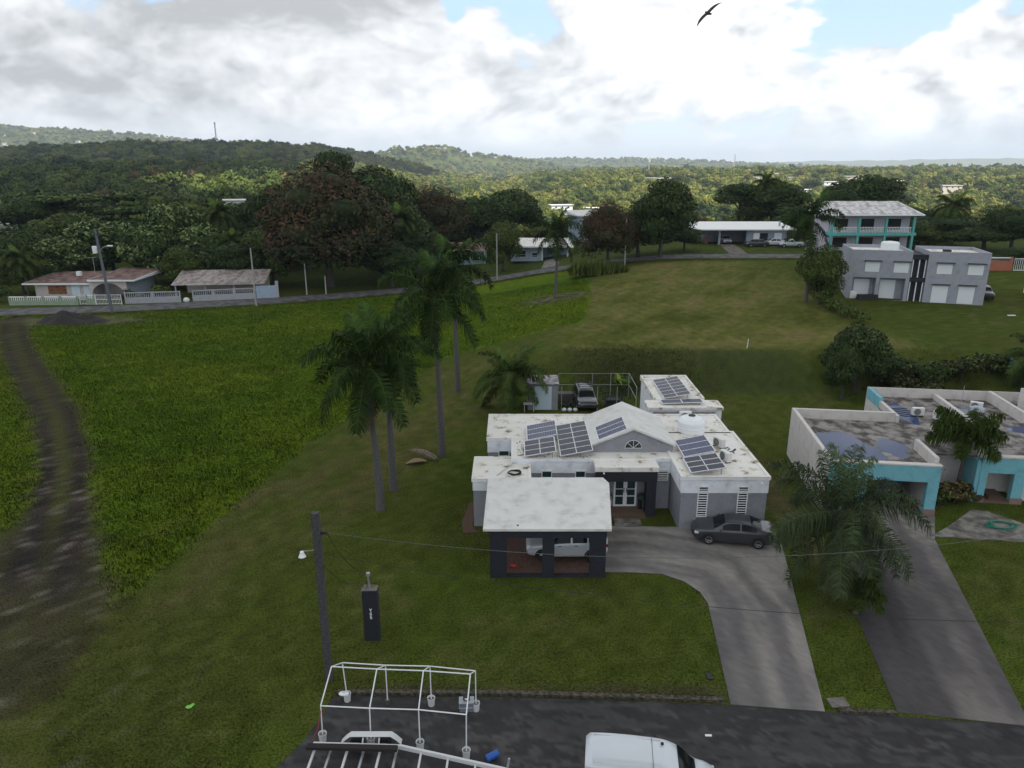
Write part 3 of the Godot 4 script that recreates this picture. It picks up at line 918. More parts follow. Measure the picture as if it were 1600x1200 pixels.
func make_neighbour() -> void:
	var o := thing("turquoise_house", "turquoise and cream flat-roofed house with a blue car in its garage", "house", Vector3(19.5, 0, -42.0), deg_to_rad(-7.5))
	var cr := m_cream()
	var tq := m_turq()
	# garage wing, open in front: side walls, back wall, lintel
	part("wall", bx(Vector3(0, 0, -9.2), Vector3(0.25, 3.7, 0)), cr, o)
	part("wall", bx(Vector3(6.25, 0, -4.3), Vector3(6.75, 2.9, -0.42)), cr, o)
	part("pillar", bx(Vector3(6.15, 0, -0.418), Vector3(6.8, 2.2, 0.0)), tq, o)
	part("pillar", bx(Vector3(0.26, 0, -0.4), Vector3(2.6, 2.2, 0.0)), tq, o)
	part("lintel", bx(Vector3(0.26, 2.201, -0.35), Vector3(6.8, 3.25, 0.0)), tq, o)
	part("coping", bx(Vector3(0.26, 3.251, -0.38), Vector3(6.83, 3.34, 0.03)), cr, o)
	part("wall", bx(Vector3(0.26, 0, -6.3), Vector3(6.24, 2.88, -6.1)), cr, o)
	part("wall", bx(Vector3(0.26, 2.5, -9.2), Vector3(7.2, 3.7, -8.95)), cr, o)
	part("wall", bx(Vector3(0.26, 0, -8.94), Vector3(6.9, 2.5, -8.8)), cr, o)
	part("garage_floor", bx(Vector3(0.26, 0, -6.09), Vector3(6.24, 0.06, 0.2)), m_concrete(), o)
	# roofs
	part("roof", bx(Vector3(0.26, 2.9, -8.94), Vector3(7.2, 3.0, -0.36)), m_bitumen(), o)
	part("roof", bx(Vector3(7.21, 2.88, -15.2), Vector3(24.0, 2.99, -3.0)), m_bitumen(), o)
	# main block
	part("wall", bx(Vector3(6.76, 0, -4.5), Vector3(10.0, 2.87, -4.3)), cr, o)
	part("wall", bx(Vector3(7.22, 0, -15.3), Vector3(7.5, 2.87, -9.2)), cr, o)
	part("wall", bx(Vector3(10.0, 0, -4.5), Vector3(10.25, 2.87, -2.42)), tq, o)
	part("wall", bx(Vector3(10.26, 2.05, -2.75), Vector3(24, 3.1, -2.4)), tq, o)
	part("coping", bx(Vector3(9.95, 3.101, -2.78), Vector3(24, 3.2, -2.35)), cr, o)
	part("pillar", bx(Vector3(10.26, 0, -2.75), Vector3(10.7, 2.048, -2.38)), tq, o)
	part("pillar", bx(Vector3(12.3, 0, -2.75), Vector3(12.95, 2.048, -2.38)), tq, o)
	part("plinth", bx(Vector3(10.2, 0, -2.379), Vector3(10.76, 0.4, -2.32)), worn("pink_stone", lin(0.30, 0.20, 0.17), 0.8, 1.5, noise_tex("tile_wear", 0.03, 4, [])), o)
	part("plinth", bx(Vector3(12.25, 0, -2.379), Vector3(13.0, 0.4, -2.32)), mat("pink_stone"), o)
	part("plinth", bx(Vector3(6.12, 0, 0.001), Vector3(6.83, 0.4, 0.05)), mat("pink_stone"), o)
	part("wall", bx(Vector3(10.26, 0, -4.5), Vector3(13.2, 2.048, -4.3)), cr, o)
	part("porch_floor", bx(Vector3(10.71, 0, -4.29), Vector3(12.29, 0.16, -2.3)), mat("terracotta_tile"), o)
	part("wall", bx(Vector3(12.96, 0, -3.2), Vector3(24, 2.048, -3.0)), cr, o)
	part("wall", bx(Vector3(12.96, 0, -4.29), Vector3(13.1, 2.048, -3.21)), cr, o)
	var dr := part("door", bx(Vector3(10.75, 0.17, -4.298), Vector3(11.45, 2.0, -4.24)), m_trim(), o)
	for r in 5:
		for c in 2: part("pane", bx(Vector3(10.82 + c * 0.3, 0.3 + r * 0.34, -4.238), Vector3(11.08 + c * 0.3, 0.58 + r * 0.34, -4.232)), m_glass(), dr)
	louvre(o, 7.0, 1.0, -4.298, 0.55, 1.3, 9)
	louvre(o, 7.62, 1.0, -4.298, 0.8, 1.3, 9)
	louvre(o, 14.0, 0.85, -2.998, 0.95, 1.15, 8)
	louvre(o, 15.05, 0.85, -2.998, 0.95, 1.15, 8)
	# parapets
	part("parapet", bx(Vector3(7.22, 2.88, -15.3), Vector3(24, 3.75, -15.21)), cr, o)
	part("parapet", bx(Vector3(7.2, 2.88, -15.2), Vector3(7.45, 3.75, -12.4)), tq, o)
	part("parapet", bx(Vector3(7.21, 2.99, -12.39), Vector3(7.46, 3.5, -8.9)), cr, o)
	part("parapet", bx(Vector3(12.2, 2.99, -15.2), Vector3(12.5, 3.4, -8.6)), cr, o)
	part("parapet", bx(Vector3(16.2, 2.99, -15.2), Vector3(16.45, 3.8, -10.0)), cr, o)
	part("stair_wall", bx(Vector3(17.1, 2.99, -12.5), Vector3(24, 4.9, -12.25)), cr, o)
	part("stair_wall", bx(Vector3(18.2, 2.99, -10.6), Vector3(24, 4.0, -10.35)), tq, o)
	part("stair_wall", bx(Vector3(18.0, 2.99, -10.6), Vector3(18.19, 4.1, -6.9)), cr, o)
	part("stair_wall", bx(Vector3(18.2, 2.99, -7.1), Vector3(24, 3.9, -6.9)), cr, o)
	part("parapet", bx(Vector3(6.5, 3.0, -3.6), Vector3(6.75, 3.7, -0.4)), cr, o)
	# rain water on the flat roof
	var pools := [[Vector2(1.9, -3.0), 2.3, 3.3, 1], [Vector2(5.2, -3.7), 0.9, 1.6, 2], [Vector2(8.6, -11.0), 0.8, 2.6, 3], [Vector2(13.6, -11.6), 0.8, 1.5, 4], [Vector2(15.6, -8.3), 1.0, 0.8, 5]]
	for p in pools:
		var m := MB.new()
		var poly := PackedVector2Array()
		for i in 40:
			var a := TAU * i / 40.0
			var k: float = 1.0 + 0.42 * fbm.get_noise_2d(cos(a) * 90.0 + p[3] * 300.0, sin(a) * 90.0)
			poly.append(Vector2(clampf(p[0].x + cos(a) * p[1] * k, 0.3 if p[0].x < 7 else 7.5, 24), minf(-0.45, p[0].y + sin(a) * p[2] * k)))
		m.prism(poly, 3.001 if p[0].x < 7 else 2.991, [3.008 if p[0].x < 7 else 2.998])
		part("puddle", m, mat("rain_puddle", lin(0.040, 0.065, 0.15), 0.06, 0.0, 0.3), o)  # the blue of the reflected sky is put into the water colour
	# things on that roof
	var xf := o.transform
	condenser(xf * Vector3(9.35, 2.99, -10.6), -0.05, "left one of two roof air conditioners above the turquoise garage")
	condenser(xf * Vector3(10.6, 2.99, -9.9), -0.05, "right one of two roof air conditioners above the turquoise garage")
	condenser(xf * Vector3(14.3, 2.99, -12.6), -0.6, "air conditioner at the rear of the turquoise house roof")
	var tk := thing("water_heater", "dull metal tank standing on the turquoise house roof", "tank", xf * Vector3(13.2, 2.99, -10.2))
	var tb := MB.new()
	tb.lathe([Vector2(0.01, 0), Vector2(0.55, 0), Vector2(0.55, 0.75), Vector2(0.48, 0.95), Vector2(0.25, 1.05), Vector2(0.001, 1.07)], 20)
	part("shell", tb, mat("dull_aluminium", lin(0.30, 0.33, 0.36), 0.35, 0.8), tk)
	part("pipe", bar(Vector3(0.6, 0, 0), Vector3(0.6, 0.7, 0), 0.05), m_metal(), tk)
	tag(part("roof_antenna", bar(xf * Vector3(13.0, 2.99, -12.2), xf * Vector3(13.0, 5.0, -12.2), 0.03), m_metal()), "thin mast standing on the turquoise house roof", "antenna")
	tag(part("vent_pipe", bar(xf * Vector3(16.0, 2.99, -7.6), xf * Vector3(16.0, 3.5, -7.6), 0.09), m_trim()), "short white vent pipe on the turquoise house roof", "pipe")
	for i in 5:
		var w := MB.new()
		var pts := []
		for k in 7: pts.append(xf * Vector3(7.6 + k * 0.27, 3.02 + 0.0, -12.2 + i * 0.42 + 0.12 * sin(k * 1.1 + i)))
		w.tube(pts, [0.02], 4)
		tag(part("roof_cable", w, m_black()), ["rearmost", "second from the rear", "middle", "second from the front", "foremost"][i] + " of five black cables across the wet roof puddle", "cable", "cables on the wet roof")
	# paving and hose
	var pv := MB.new()
	pv.prism(PackedVector2Array([Vector2(26.3, -39.6), Vector2(24.6, -38.4), Vector2(31.8, -37.5), Vector2(31.4, -39.5), Vector2(29.9, -41.6), Vector2(29.0, -41.8)]), 0.0, [0.06])
	structure("entry_path", pv, m_concrete())
	var hs := MB.new()
	var hp := []
	for i in 90: hp.append(Vector3(29.5 + cos(i * 0.33) * (0.75 + 0.2 * sin(i * 0.21)), 0.085 + 0.0012 * i, -39.6 + sin(i * 0.33) * (0.45 + 0.12 * cos(i * 0.37))))
	hs.tube(hp, [0.028], 5)
	tag(part("garden_hose", hs, mat("green_hose", lin(0.02, 0.22, 0.14), 0.5)), "coiled green garden hose on the path by the turquoise porch", "hose")

# ---------------------------------------------------------------- roads, drives and walks
func ribbon(line: Array, half: float, up: float, step := 1.5) -> MB:
	var cv := Curve3D.new()
	for i in line.size():
		var a: Vector2 = line[maxi(i - 1, 0)]
		var b: Vector2 = line[mini(i + 1, line.size() - 1)]
		var t := (b - a) / 6.0
		cv.add_point(Vector3(line[i].x, 0, -line[i].y), Vector3(-t.x, 0, t.y), Vector3(t.x, 0, -t.y))
	var rows := []
	var n := int(cv.get_baked_length() / step)
	for i in n + 1:
		var p := cv.sample_baked(cv.get_baked_length() * i / n, true)
		var q := cv.sample_baked(minf(cv.get_baked_length(), cv.get_baked_length() * i / n + 0.5), true)
		var r := cv.sample_baked(maxf(0, cv.get_baked_length() * i / n - 0.5), true)
		var s := (q - r).cross(Vector3.UP).normalized()
		var row := []
		for k in range(-3, 4):
			var e := p + s * half * k / 3.0
			row.append(on(e.x, e.z, up - (0.14 if absi(k) == 3 else 0.0)))
		rows.append(row)
	var m := MB.new()
	m.grid(rows)
	return m

# a level slab over a polygon whose top is cut into small cells, each corner with the colour of its own stains
func surfaced(called: String, poly: PackedVector2Array, y0: float, y1: float, cell: float, paint: Callable) -> void:
	var m := MB.new()
	m.use_col = true
	m.col = Color(0.12, 0.11, 0.105)
	m.prism(poly, y0 - 0.1, [y1 - 0.006])
	var lo := poly[0]
	var hi := poly[0]
	for p in poly:
		lo = lo.min(p)
		hi = hi.max(p)
	lo.x = maxf(lo.x, -16.0)
	hi.x = minf(hi.x, 34.0)
	var memo := {}
	for j in int((hi.y - lo.y) / cell) + 1:
		for i in int((hi.x - lo.x) / cell) + 1:
			var a := lo + Vector2(i, j) * cell
			var sq := PackedVector2Array([a, a + Vector2(cell, 0), a + Vector2(cell, cell), a + Vector2(0, cell)])
			for piece in Geometry2D.intersect_polygons(sq, poly):
				for k in range(1, piece.size() - 1):
					var tri := [piece[0], piece[k], piece[k + 1]]
					if (tri[1] - tri[0]).cross(tri[2] - tri[0]) < 0: tri = [piece[0], piece[k + 1], piece[k]]
					for q in tri:
						var key := Vector2i(q * 1000.0)
						if not memo.has(key): memo[key] = paint.call(q)
						m.col = memo[key]
						m.vert(Vector3(q.x, y1, q.y), Vector3.UP)
	var mt := tinted("slab_surface", 0.92, 0.2)
	if mt.albedo_texture == null:
		mt.albedo_texture = noise_tex("slab_grain", 0.06, 4, [[0.0, 0.75], [0.5, 1.0], [1.0, 1.15]])
		mt.uv1_triplanar = true
		mt.uv1_world_triplanar = true
		mt.uv1_scale = Vector3.ONE / 1.7
	structure(called, m, mt)

func m_asphalt() -> Material:
	return worn("patched_asphalt", lin(0.062, 0.060, 0.060), 0.9, 13.0, noise_tex("asphalt", 0.006, 7, [[0.0, Color(0.55, 0.55, 0.57)], [0.32, Color(0.66, 0.65, 0.67)], [0.46, Color(0.86, 0.85, 0.85)], [0.7, Color(1, 1, 1)], [1.0, Color(1.0, 0.98, 0.96)]], 1024, FastNoiseLite.TYPE_SIMPLEX_SMOOTH, 50.0), 2.0)

func m_mossy() -> Material:
	return worn("mossy_kerb", lin(0.105, 0.092, 0.075), 0.95, 2.5, noise_tex("moss", 0.02, 5, [[0.0, Color(0.35, 0.40, 0.25)], [0.4, Color(0.6, 0.6, 0.5)], [0.6, Color(0.95, 0.92, 0.9)], [1.0, Color(1, 1, 1)]]), 2.0)

func make_roads() -> void:
	var sp := PackedVector2Array([Vector2(-7.3, -25.0), Vector2(-7.9, -22.6), Vector2(-9.2, -20.0), Vector2(-9.5, -17.6), Vector2(60, -12.0), Vector2(60, -18.6), Vector2(19.9, -23.4), Vector2(8.8, -24.5), Vector2(0, -24.95)])
	m_asphalt()
	surfaced("street", sp, 0.0, 0.012, 0.17, func(p: Vector2):
		var q := (p.y + 21.0) - p.x * 0.075   # across the street
		var n := fbm.get_noise_2d(p.x * 9.0, q * 60.0)
		var f := fbm.get_noise_2d(p.x * 60.0 + 50.0, q * 150.0) + 0.3 * fine.get_noise_2d(p.x * 60.0, q * 120.0)
		var c := Color(0.060, 0.058, 0.059).lerp(Color(0.090, 0.085, 0.083), clampf(0.4 + n * 1.6, 0, 1))
		var tar := sst(0.05, 0.12, n * 0.8 + f * 0.75 + 0.22 * sst(-2.0, -3.2, q) - 0.02)
		c = c.lerp(Color(0.026, 0.025, 0.028), tar * 0.6)
		return c * (1.0 + 0.25 * fine.get_noise_2d(p.x * 200.0, p.y * 200.0)))
	structure("far_road", ribbon(far_road, 2.9, 0.10), worn("grey_asphalt", lin(0.115, 0.113, 0.116), 0.9, 13.0, texs["asphalt"], 1.0))
	var kb := MB.new()
	var line := [Vector2(-7.2, -25.2), Vector2(0, -25.15), Vector2(8.7, -24.75)]
	for i in 2: kb.bar(Vector3(line[i].x, 0.04, line[i].y), Vector3(line[i + 1].x, 0.04, line[i + 1].y), 0.22, 0.14)
	structure("kerb", kb, m_mossy())
	var kb2 := MB.new()
	kb2.bar(Vector3(13.1, 0.05, -24.15), Vector3(15.3, 0.05, -24.0), 0.2, 0.14)
	structure("kerb", kb2, m_mossy())
	var c1 := Curve2D.new()
	for q in [[Vector2(10.8, -22.0), Vector2(0, 0), Vector2(0.4, -4)], [Vector2(12.2, -31.0), Vector2(-0.4, 2.5), Vector2(0.5, -3.5)], [Vector2(7.0, -36.8), Vector2(4.5, -0.2), Vector2(-3, 0.1)], [Vector2(2.0, -37.0), Vector2(2, 0), Vector2(0, 0)]]: c1.add_point(q[0], q[1], q[2])
	var flow := func(p: Vector2, cv: Curve2D):
		var s := cv.get_closest_offset(p)
		var k := cv.sample_baked(s)
		var t := cv.sample_baked(s + 0.1) - k
		return Vector2(s, (p - k).length() * signf(t.cross(p - k)))
	surfaced("driveway", PackedVector2Array([Vector2(4.93, -39.7), Vector2(4.93, -34.5), Vector2(6.6, -34.45), Vector2(8.0, -34.3), Vector2(9.0, -33.6), Vector2(9.6, -32.6), Vector2(9.75, -31.6), Vector2(8.85, -24.5), Vector2(12.5, -24.1), Vector2(15.7, -38.3), Vector2(15.7, -39.15), Vector2(9.94, -39.15), Vector2(9.94, -39.55)]), 0.0, 0.045, 0.22, func(p: Vector2):
		var f: Vector2 = flow.call(p, c1)
		var n := fbm.get_noise_2d(f.x * 4.0, f.y * 55.0) * 1.3 + 0.5 * fbm.get_noise_2d(p.x * 22.0, p.y * 22.0)
		var g := fine.get_noise_2d(p.x * 90.0, p.y * 90.0)
		var c := Color(0.155, 0.142, 0.140).lerp(Color(0.285, 0.262, 0.240), clampf(0.5 + n * 1.5, 0, 1))
		c = c.lerp(Color(0.085, 0.080, 0.085), sst(0.5, 1.1, -f.y + 0.1 + n * 0.5) * sst(-31.5, -27.5, p.y) * 0.55)
		c = c.lerp(Color(0.075, 0.062, 0.055), sst(1.6, 0.5, Vector2(p.x - 5.9, p.y + 38.6).length() + n) * 0.55)
		return c * (1.0 + 0.22 * g))
	var c2 := Curve2D.new()
	c2.add_point(Vector2(17.8, -22)); c2.add_point(Vector2(23.3, -43))
	surfaced("driveway", PackedVector2Array([Vector2(19.9, -41.8), Vector2(26.25, -40.95), Vector2(24.6, -38.0), Vector2(20.2, -23.3), Vector2(15.4, -24.1), Vector2(16.9, -31.5)]), 0.0, 0.04, 0.22, func(p: Vector2):
		var f: Vector2 = flow.call(p, c2)
		var n := fbm.get_noise_2d(f.x * 4.0 + 500.0, f.y * 50.0) * 1.2 + 0.5 * fbm.get_noise_2d(p.x * 20.0, p.y * 20.0)
		var g := fine.get_noise_2d(p.x * 90.0, p.y * 90.0)
		var c := Color(0.105, 0.095, 0.095).lerp(Color(0.20, 0.18, 0.168), clampf(0.5 + n * 1.5, 0, 1))
		c = c.lerp(Color(0.045, 0.042, 0.046), sst(0.1, 0.9, -f.y - 0.2 + n * 0.8) * 0.75)
		c = c.lerp(Color(0.33, 0.31, 0.28), sst(0.25, 0.45, n * 0.6 + g * 0.5) * sst(-31, -36, p.y) * 0.5)
		return c * (1.0 + 0.22 * g))
	var wk := MB.new()
	wk.box(Vector3(6.25, 0, -40.6), Vector3(7.85, 0.075, -40.05))
	wk.box(Vector3(6.2, 0, -40.0), Vector3(7.85, 0.07, -39.56))
	structure("walkway", wk, m_concrete())
	var bs := MB.new()
	bs.prism(PackedVector2Array([Vector2(-2.38, -43.0), Vector2(-2.75, -42.8), Vector2(-3.05, -40.0), Vector2(-2.9, -38.8), Vector2(-2.0, -38.9), Vector2(-2.38, -39.6)]), 0.0, [0.05])
	structure("flower_bed", bs, mat("red_soil", lin(0.10, 0.055, 0.035), 0.95))
	var cv := MB.new()
	cv.cbox(Vector3(13.2, 0.05, -24.55), Vector3(0.75, 0.09, 0.5), 0.1, 0.01)
	structure("drain_cover", cv, m_concrete())
	# drives of the far houses
	structure("far_drive", ribbon([Vector2(7.0, 137), Vector2(7.6, 143), Vector2(8.2, 149)], 1.6, 0.12), m_concrete())
	structure("far_drive", ribbon([Vector2(41.0, 132.5), Vector2(42.5, 142), Vector2(43.5, 149.5)], 1.7, 0.12), worn("brown_drive", lin(0.16, 0.13, 0.10), 0.95, 8.0, texs["asphalt"]))

# ---------------------------------------------------------------- houses along the far road
func baluster_wall(called: String, label: String, a: Vector2, b: Vector2, h: float, low: Material, high: Material, bays: int) -> void:
	var p0 := on(a.x, a.y)
	var p1 := on(b.x, b.y)
	var len := Vector2(p1.x - p0.x, p1.z - p0.z).length()
	var o := thing(called, label, "wall", p0, -atan2(p1.z - p0.z, p1.x - p0.x))
	part("base", bx(Vector3(0, -0.1, -0.1), Vector3(len, h * 0.55, 0.1)), low, o)
	part("rail", bx(Vector3(0, h - 0.14, -0.11), Vector3(len, h, 0.11)), high, o)
	for i in bays + 1:
		var x := len * i / bays
		part("pier", bx(Vector3(maxf(0, x - 0.2), -0.1, -0.13), Vector3(minf(len, x + 0.2), h + 0.04, 0.13)), low, o)
	var m := MB.new()
	var n := int(len / 0.30)
	for i in n:
		var x := (i + 0.5) * len / n
		m.lathe([Vector2(0.05, h * 0.55), Vector2(0.085, h * 0.66), Vector2(0.05, h * 0.8), Vector2(0.06, h - 0.14)], 5, Vector3(x, 0, 0))
	stuff(part("balusters", m, high, o))

func aerial(at: Vector3, h: float, label: String) -> void:
	var o := thing("tv_antenna", label, "antenna", at)
	part("mast", bar(Vector3.ZERO, Vector3(0, h, 0), 0.06), m_metal(), o)
	var m := MB.new()
	m.bar(Vector3(-0.8, h, 0), Vector3(0.6, h + 0.1, 0), 0.05)
	for i in 4: m.bar(Vector3(-0.7 + i * 0.4, h + i * 0.03, -0.4), Vector3(-0.7 + i * 0.4, h + i * 0.03, 0.4), 0.035)
	part("aerial", m, m_metal(), o)

func slab_roof(o: Node3D, x0: float, x1: float, zb: float, zf: float, y: float, t: float, top: Material, edge: Material, tilt := 0.0) -> void:
	var m := MB.new()
	m.prism(PackedVector2Array([Vector2(x0, zf), Vector2(x1, zf), Vector2(x1, zb), Vector2(x0, zb)]), y, [y + t, y + t, y + t + tilt, y + t + tilt])
	part("roof_edge", m, edge, o)
	var k := MB.new()
	k.prism(PackedVector2Array([Vector2(x0 + 0.15, zf - 0.15), Vector2(x1 - 0.15, zf - 0.15), Vector2(x1 - 0.15, zb + 0.15), Vector2(x0 + 0.15, zb + 0.15)]), y + t * 0.5, [y + t + 0.03, y + t + 0.03, y + t + tilt + 0.03, y + t + tilt + 0.03])
	part("roof", k, top, o)

func make_far_houses() -> void:
	var rust := worn("rusty_roof", lin(0.23, 0.17, 0.155), 0.9, 9.0, noise_tex("rusty", 0.01, 6, [[0.0, Color(0.45, 0.38, 0.36)], [0.45, Color(0.75, 0.70, 0.70)], [0.6, Color(1, 0.9, 0.85)], [1.0, Color(1, 0.95, 0.9)]], 512))
	var pink := m_paint("pale_pink_paint", 0.52, 0.47, 0.45)
	# left: pink house with an arch
	var o := thing("arched_house", "low pink house with a wide arch and boarded window behind the green wall", "house", on(-69.5, -117.0), 0.02)
	part("wall", bx(Vector3(-7.4, 0, -9), Vector3(1.9, 2.35, -0.2)), pink, o)
	# porch with an arch opening
	var ar := MB.new()
	var prev := Vector2(2.2, 0.9)
	for i in 15:
		var t := PI - PI * i / 14.0
		var p := Vector2(4.75 + cos(t) * 2.5, 0.9 + sin(t) * 1.75)
		if i > 0:
			ar.quad(Vector3(prev.x, 3.0, 0.9), Vector3(p.x, 3.0, 0.9), Vector3(p.x, p.y, 0.9), Vector3(prev.x, prev.y, 0.9))
			ar.quad(Vector3(prev.x, prev.y, 0.9), Vector3(p.x, p.y, 0.9), Vector3(p.x, p.y, 0.6), Vector3(prev.x, prev.y, 0.6))
		prev = p
	ar.box(Vector3(1.91, 0, 0.6), Vector3(2.25, 3.0, 0.9))
	ar.box(Vector3(7.25, 0, 0.6), Vector3(7.8, 3.0, 0.9))
	part("arch", ar, pink, o)
	part("wall", bx(Vector3(7.5, 0, -9), Vector3(7.8, 3.0, 0.59)), m_paint("pale_blue_paint", 0.34, 0.40, 0.46), o)
	part("wall", bx(Vector3(1.91, 0, -9), Vector3(7.49, 2.9, -3.2)), pink, o)
	part("porch_floor", bx(Vector3(1.92, 0, -3.19), Vector3(7.49, 0.25, 0.59)), m_concrete(), o)
	slab_roof(o, -8.9, 2.4, -9.6, 0.6, 2.36, 0.22, rust, m_trim(), 0.55)
	slab_roof(o, 2.0, 9.4, -10.4, 1.5, 3.01, 0.24, rust, m_trim(), 0.35)
	part("boarded_window", bx(Vector3(-5.3, 0.75, -0.2), Vector3(-2.4, 2.1, -0.14)), worn("plywood", lin(0.28, 0.15, 0.07), 0.9, 2.0, texs["rusty"]), o)
	for x in [-0.9, 1.0]: part("door", bx(Vector3(x - 0.65, 0.1, -0.2), Vector3(x + 0.65, 2.15, -0.12)), mat("pale_blue_door", lin(0.55, 0.66, 0.74), 0.6), o)
	tag(part("roof_cistern", bx(on(-72.5, -122.0) + Vector3(0, 3.03, 0), on(-71.8, -121.4) + Vector3(0, 3.75, 0), 0.03), m_trim()), "small white box tank on the pink house roof", "tank")
	aerial(on(-69.6, -122.0) + Vector3(0, 3.05, 0), 2.9, "television antenna on the pink house roof")
	baluster_wall("garden_wall", "green garden wall with white balusters before the pink house", Vector2(-77.5, -111.3), Vector2(-67.0, -111.6), 1.35, m_paint("faded_green", 0.27, 0.34, 0.25), m_trim(), 4)
	baluster_wall("gate_wall", "green wall with white balusters to the left of the wide gate", Vector2(-65.9, -111.9), Vector2(-64.6, -112.0), 1.5, m_paint("faded_green", 0.27, 0.34, 0.25), m_trim(), 1)
	for g in [[-66.95, -65.95, "narrow white iron gate in the green garden wall"], [-64.5, -60.6, "wide iron driveway gate before the arch of the pink house"]]:
		var gt := thing("iron_gate", g[2], "gate", on(g[0], -111.9), 0.05)
		var w: float = g[1] - g[0]
		var fr := MB.new()
		for e in [[0.1, 0.1], [1.5, 1.5], [0.8, 0.8]]: fr.bar(Vector3(0, e[0], 0), Vector3(w, e[1], 0), 0.07)
		for x in [0.0, w]: fr.bar(Vector3(x, 0, 0), Vector3(x, 1.55, 0), 0.09)
		part("frame", fr, m_trim(), gt)
		var b := MB.new()
		for i in int(w / 0.22): b.bar(Vector3(0.1 + i * 0.22, 0.1, 0), Vector3(0.1 + i * 0.22, 1.5, 0), 0.035)
		stuff(part("bars", b, m_trim(), gt))
	var pale := m_paint("mildewed_white_wall", 0.36, 0.37, 0.40)
	baluster_wall("street_wall", "mildewed grey wall with pierced blocks right of the wide gate", Vector2(-60.3, -112.6), Vector2(-52.2, -114.0), 1.75, pale, pale, 2)
	baluster_wall("street_wall", "mildewed grey wall with pierced blocks before the tin-roofed shed", Vector2(-50.6, -114.6), Vector2(-41.6, -117.2), 1.75, pale, pale, 3)
	var ew := thing("end_wall", "pale blue wall end with a raised pier beside the thin pole", "wall", on(-41.4, -117.3), 0.28)
	part("panel", bx(Vector3(0, 0, -0.1), Vector3(3.2, 2.0, 0.1)), m_paint("pale_blue_wall", 0.33, 0.40, 0.50), ew)
	part("pier", bx(Vector3(3.0, 0, -0.14), Vector3(3.5, 2.7, 0.14)), pale, ew)
	# tin-roofed shed
	var sh := thing("tin_shed", "open shed with a weathered corrugated tin roof behind the wall", "shed", on(-47.5, -118.6), 0.1)
	var tin := worn("weathered_tin", lin(0.40, 0.36, 0.35), 0.55, 6.0, noise_tex("tin_wear", 0.008, 6, [[0.0, Color(0.42, 0.36, 0.34)], [0.4, Color(0.72, 0.68, 0.66)], [0.6, Color(0.95, 0.92, 0.9)], [1.0, Color(1, 1, 1)]], 512))
	for i in 14:
		var x0 := -7.6 + i * 1.05
		var g := []
		for r in 2:
			var row := []
			for k in 9:
				var zz := 0.9 if r == 0 else -5.4
				row.append(Vector3(x0 + 1.04 * k / 8.0, (2.15 if r == 0 else 3.75) + 0.04 * sin(k * PI / 2.0), zz))
			g.append(row)
		var m := MB.new()
		m.grid(g)
		part("roof_sheet", m, tin, sh)
	part("back_wall", bx(Vector3(-7.0, 0, -5.3), Vector3(6.6, 2.9, -5.1)), pink, sh)
	for x in [-7.0, -2.4, 2.2, 6.5]: part("post", bar(Vector3(x, 0, 0.5), Vector3(x, 2.15, 0.5), 0.18), pale, sh)
	var rub := thing("rubbish_bag", "white rubbish bags slumped in the gap of the grey wall", "bag", on(-51.3, -113.9))
	var rb := MB.new()
	rb.blob(Vector3(0, 0.35, 0), Vector3(0.5, 0.42, 0.4), 8, 12, 0.5, fbm)
	part("bag", rb, mat("white_bag", lin(0.7, 0.7, 0.7), 0.5), rub)

	# blue shack and white house in the middle
	var bs := thing("blue_shack", "faded turquoise shack with a patched metal roof behind the palms", "house", on(-12.0, -157.0))
	var fb := m_paint("faded_turquoise", 0.20, 0.34, 0.36)
	part("wall", bx(Vector3(-6.6, 0, -6), Vector3(6.4, 3.0, 0)), fb, bs)
	slab_roof(bs, -7.4, 7.0, -6.6, 0.7, 3.0, 0.18, rust, tin, 1.0)
	for x in [-0.5, 1.6, 3.6]: plain_window(bs, x, 1.0, 0.0, 1.4, 1.3, m_glass())
	part("post", bar(Vector3(6.2, 0, 0.6), Vector3(6.2, 3.0, 0.6), 0.12), m_trim(), bs)
	var wh := thing("white_roofed_house", "pale blue house with a bright white flat roof behind the royal palm", "house", on(5.0, -150.0))
	var pb := m_paint("powder_blue", 0.34, 0.42, 0.52)
	part("wall", bx(Vector3(-5.2, 0, -8), Vector3(1.0, 2.9, 0)), pb, wh)
	part("wall", bx(Vector3(1.01, 0, -8), Vector3(6.5, 2.9, -4.0)), pb, wh)
	part("pillar", bx(Vector3(1.02, 0, -0.3), Vector3(1.3, 2.9, 0.02)), m_trim(), wh)
	part("pillar", bx(Vector3(6.2, 0, -0.3), Vector3(6.5, 2.9, 0.02)), m_trim(), wh)
	slab_roof(wh, -6.2, 7.4, -9.0, 1.4, 2.9, 0.25, m_roof(), m_trim(), 0.7)
	plain_window(wh, -3.6, 0.9, 0.0, 1.4, 1.3, m_glass())
	plain_window(wh, -0.9, 0.9, 0.0, 1.1, 0.8, m_glass())
	var bw := thing("gabled_house", "narrow grey-blue house end showing left of the dark tree", "house", on(19.5, -172.0), 0.25)
	part("wall", bx(Vector3(-4.2, 0, -8), Vector3(6, 5.8, 0)), pb, bw)
	slab_roof(bw, -5, 7, -9, 1, 5.8, 0.2, m_slab(), m_trim(), 0.6)
	plain_window(bw, -3.4, 3.0, 0.0, 1.5, 2.0, m_glass())

	# house with a carport on the right
	var ch := thing("carport_house", "low blue-grey house with a white slab roof and open carport by the road", "house", on(46.0, -149.5))
	var bg := m_paint("blue_grey_paint", 0.28, 0.32, 0.38)
	part("wall", bx(Vector3(2.2, 0, -8), Vector3(9.4, 2.95, 0)), bg, ch)
	part("wall", bx(Vector3(-6.2, 0, -8), Vector3(2.19, 2.95, -5.4)), bg, ch)
	part("pillar", bx(Vector3(-4.3, 0, -0.4), Vector3(-3.9, 2.95, 0)), bg, ch)
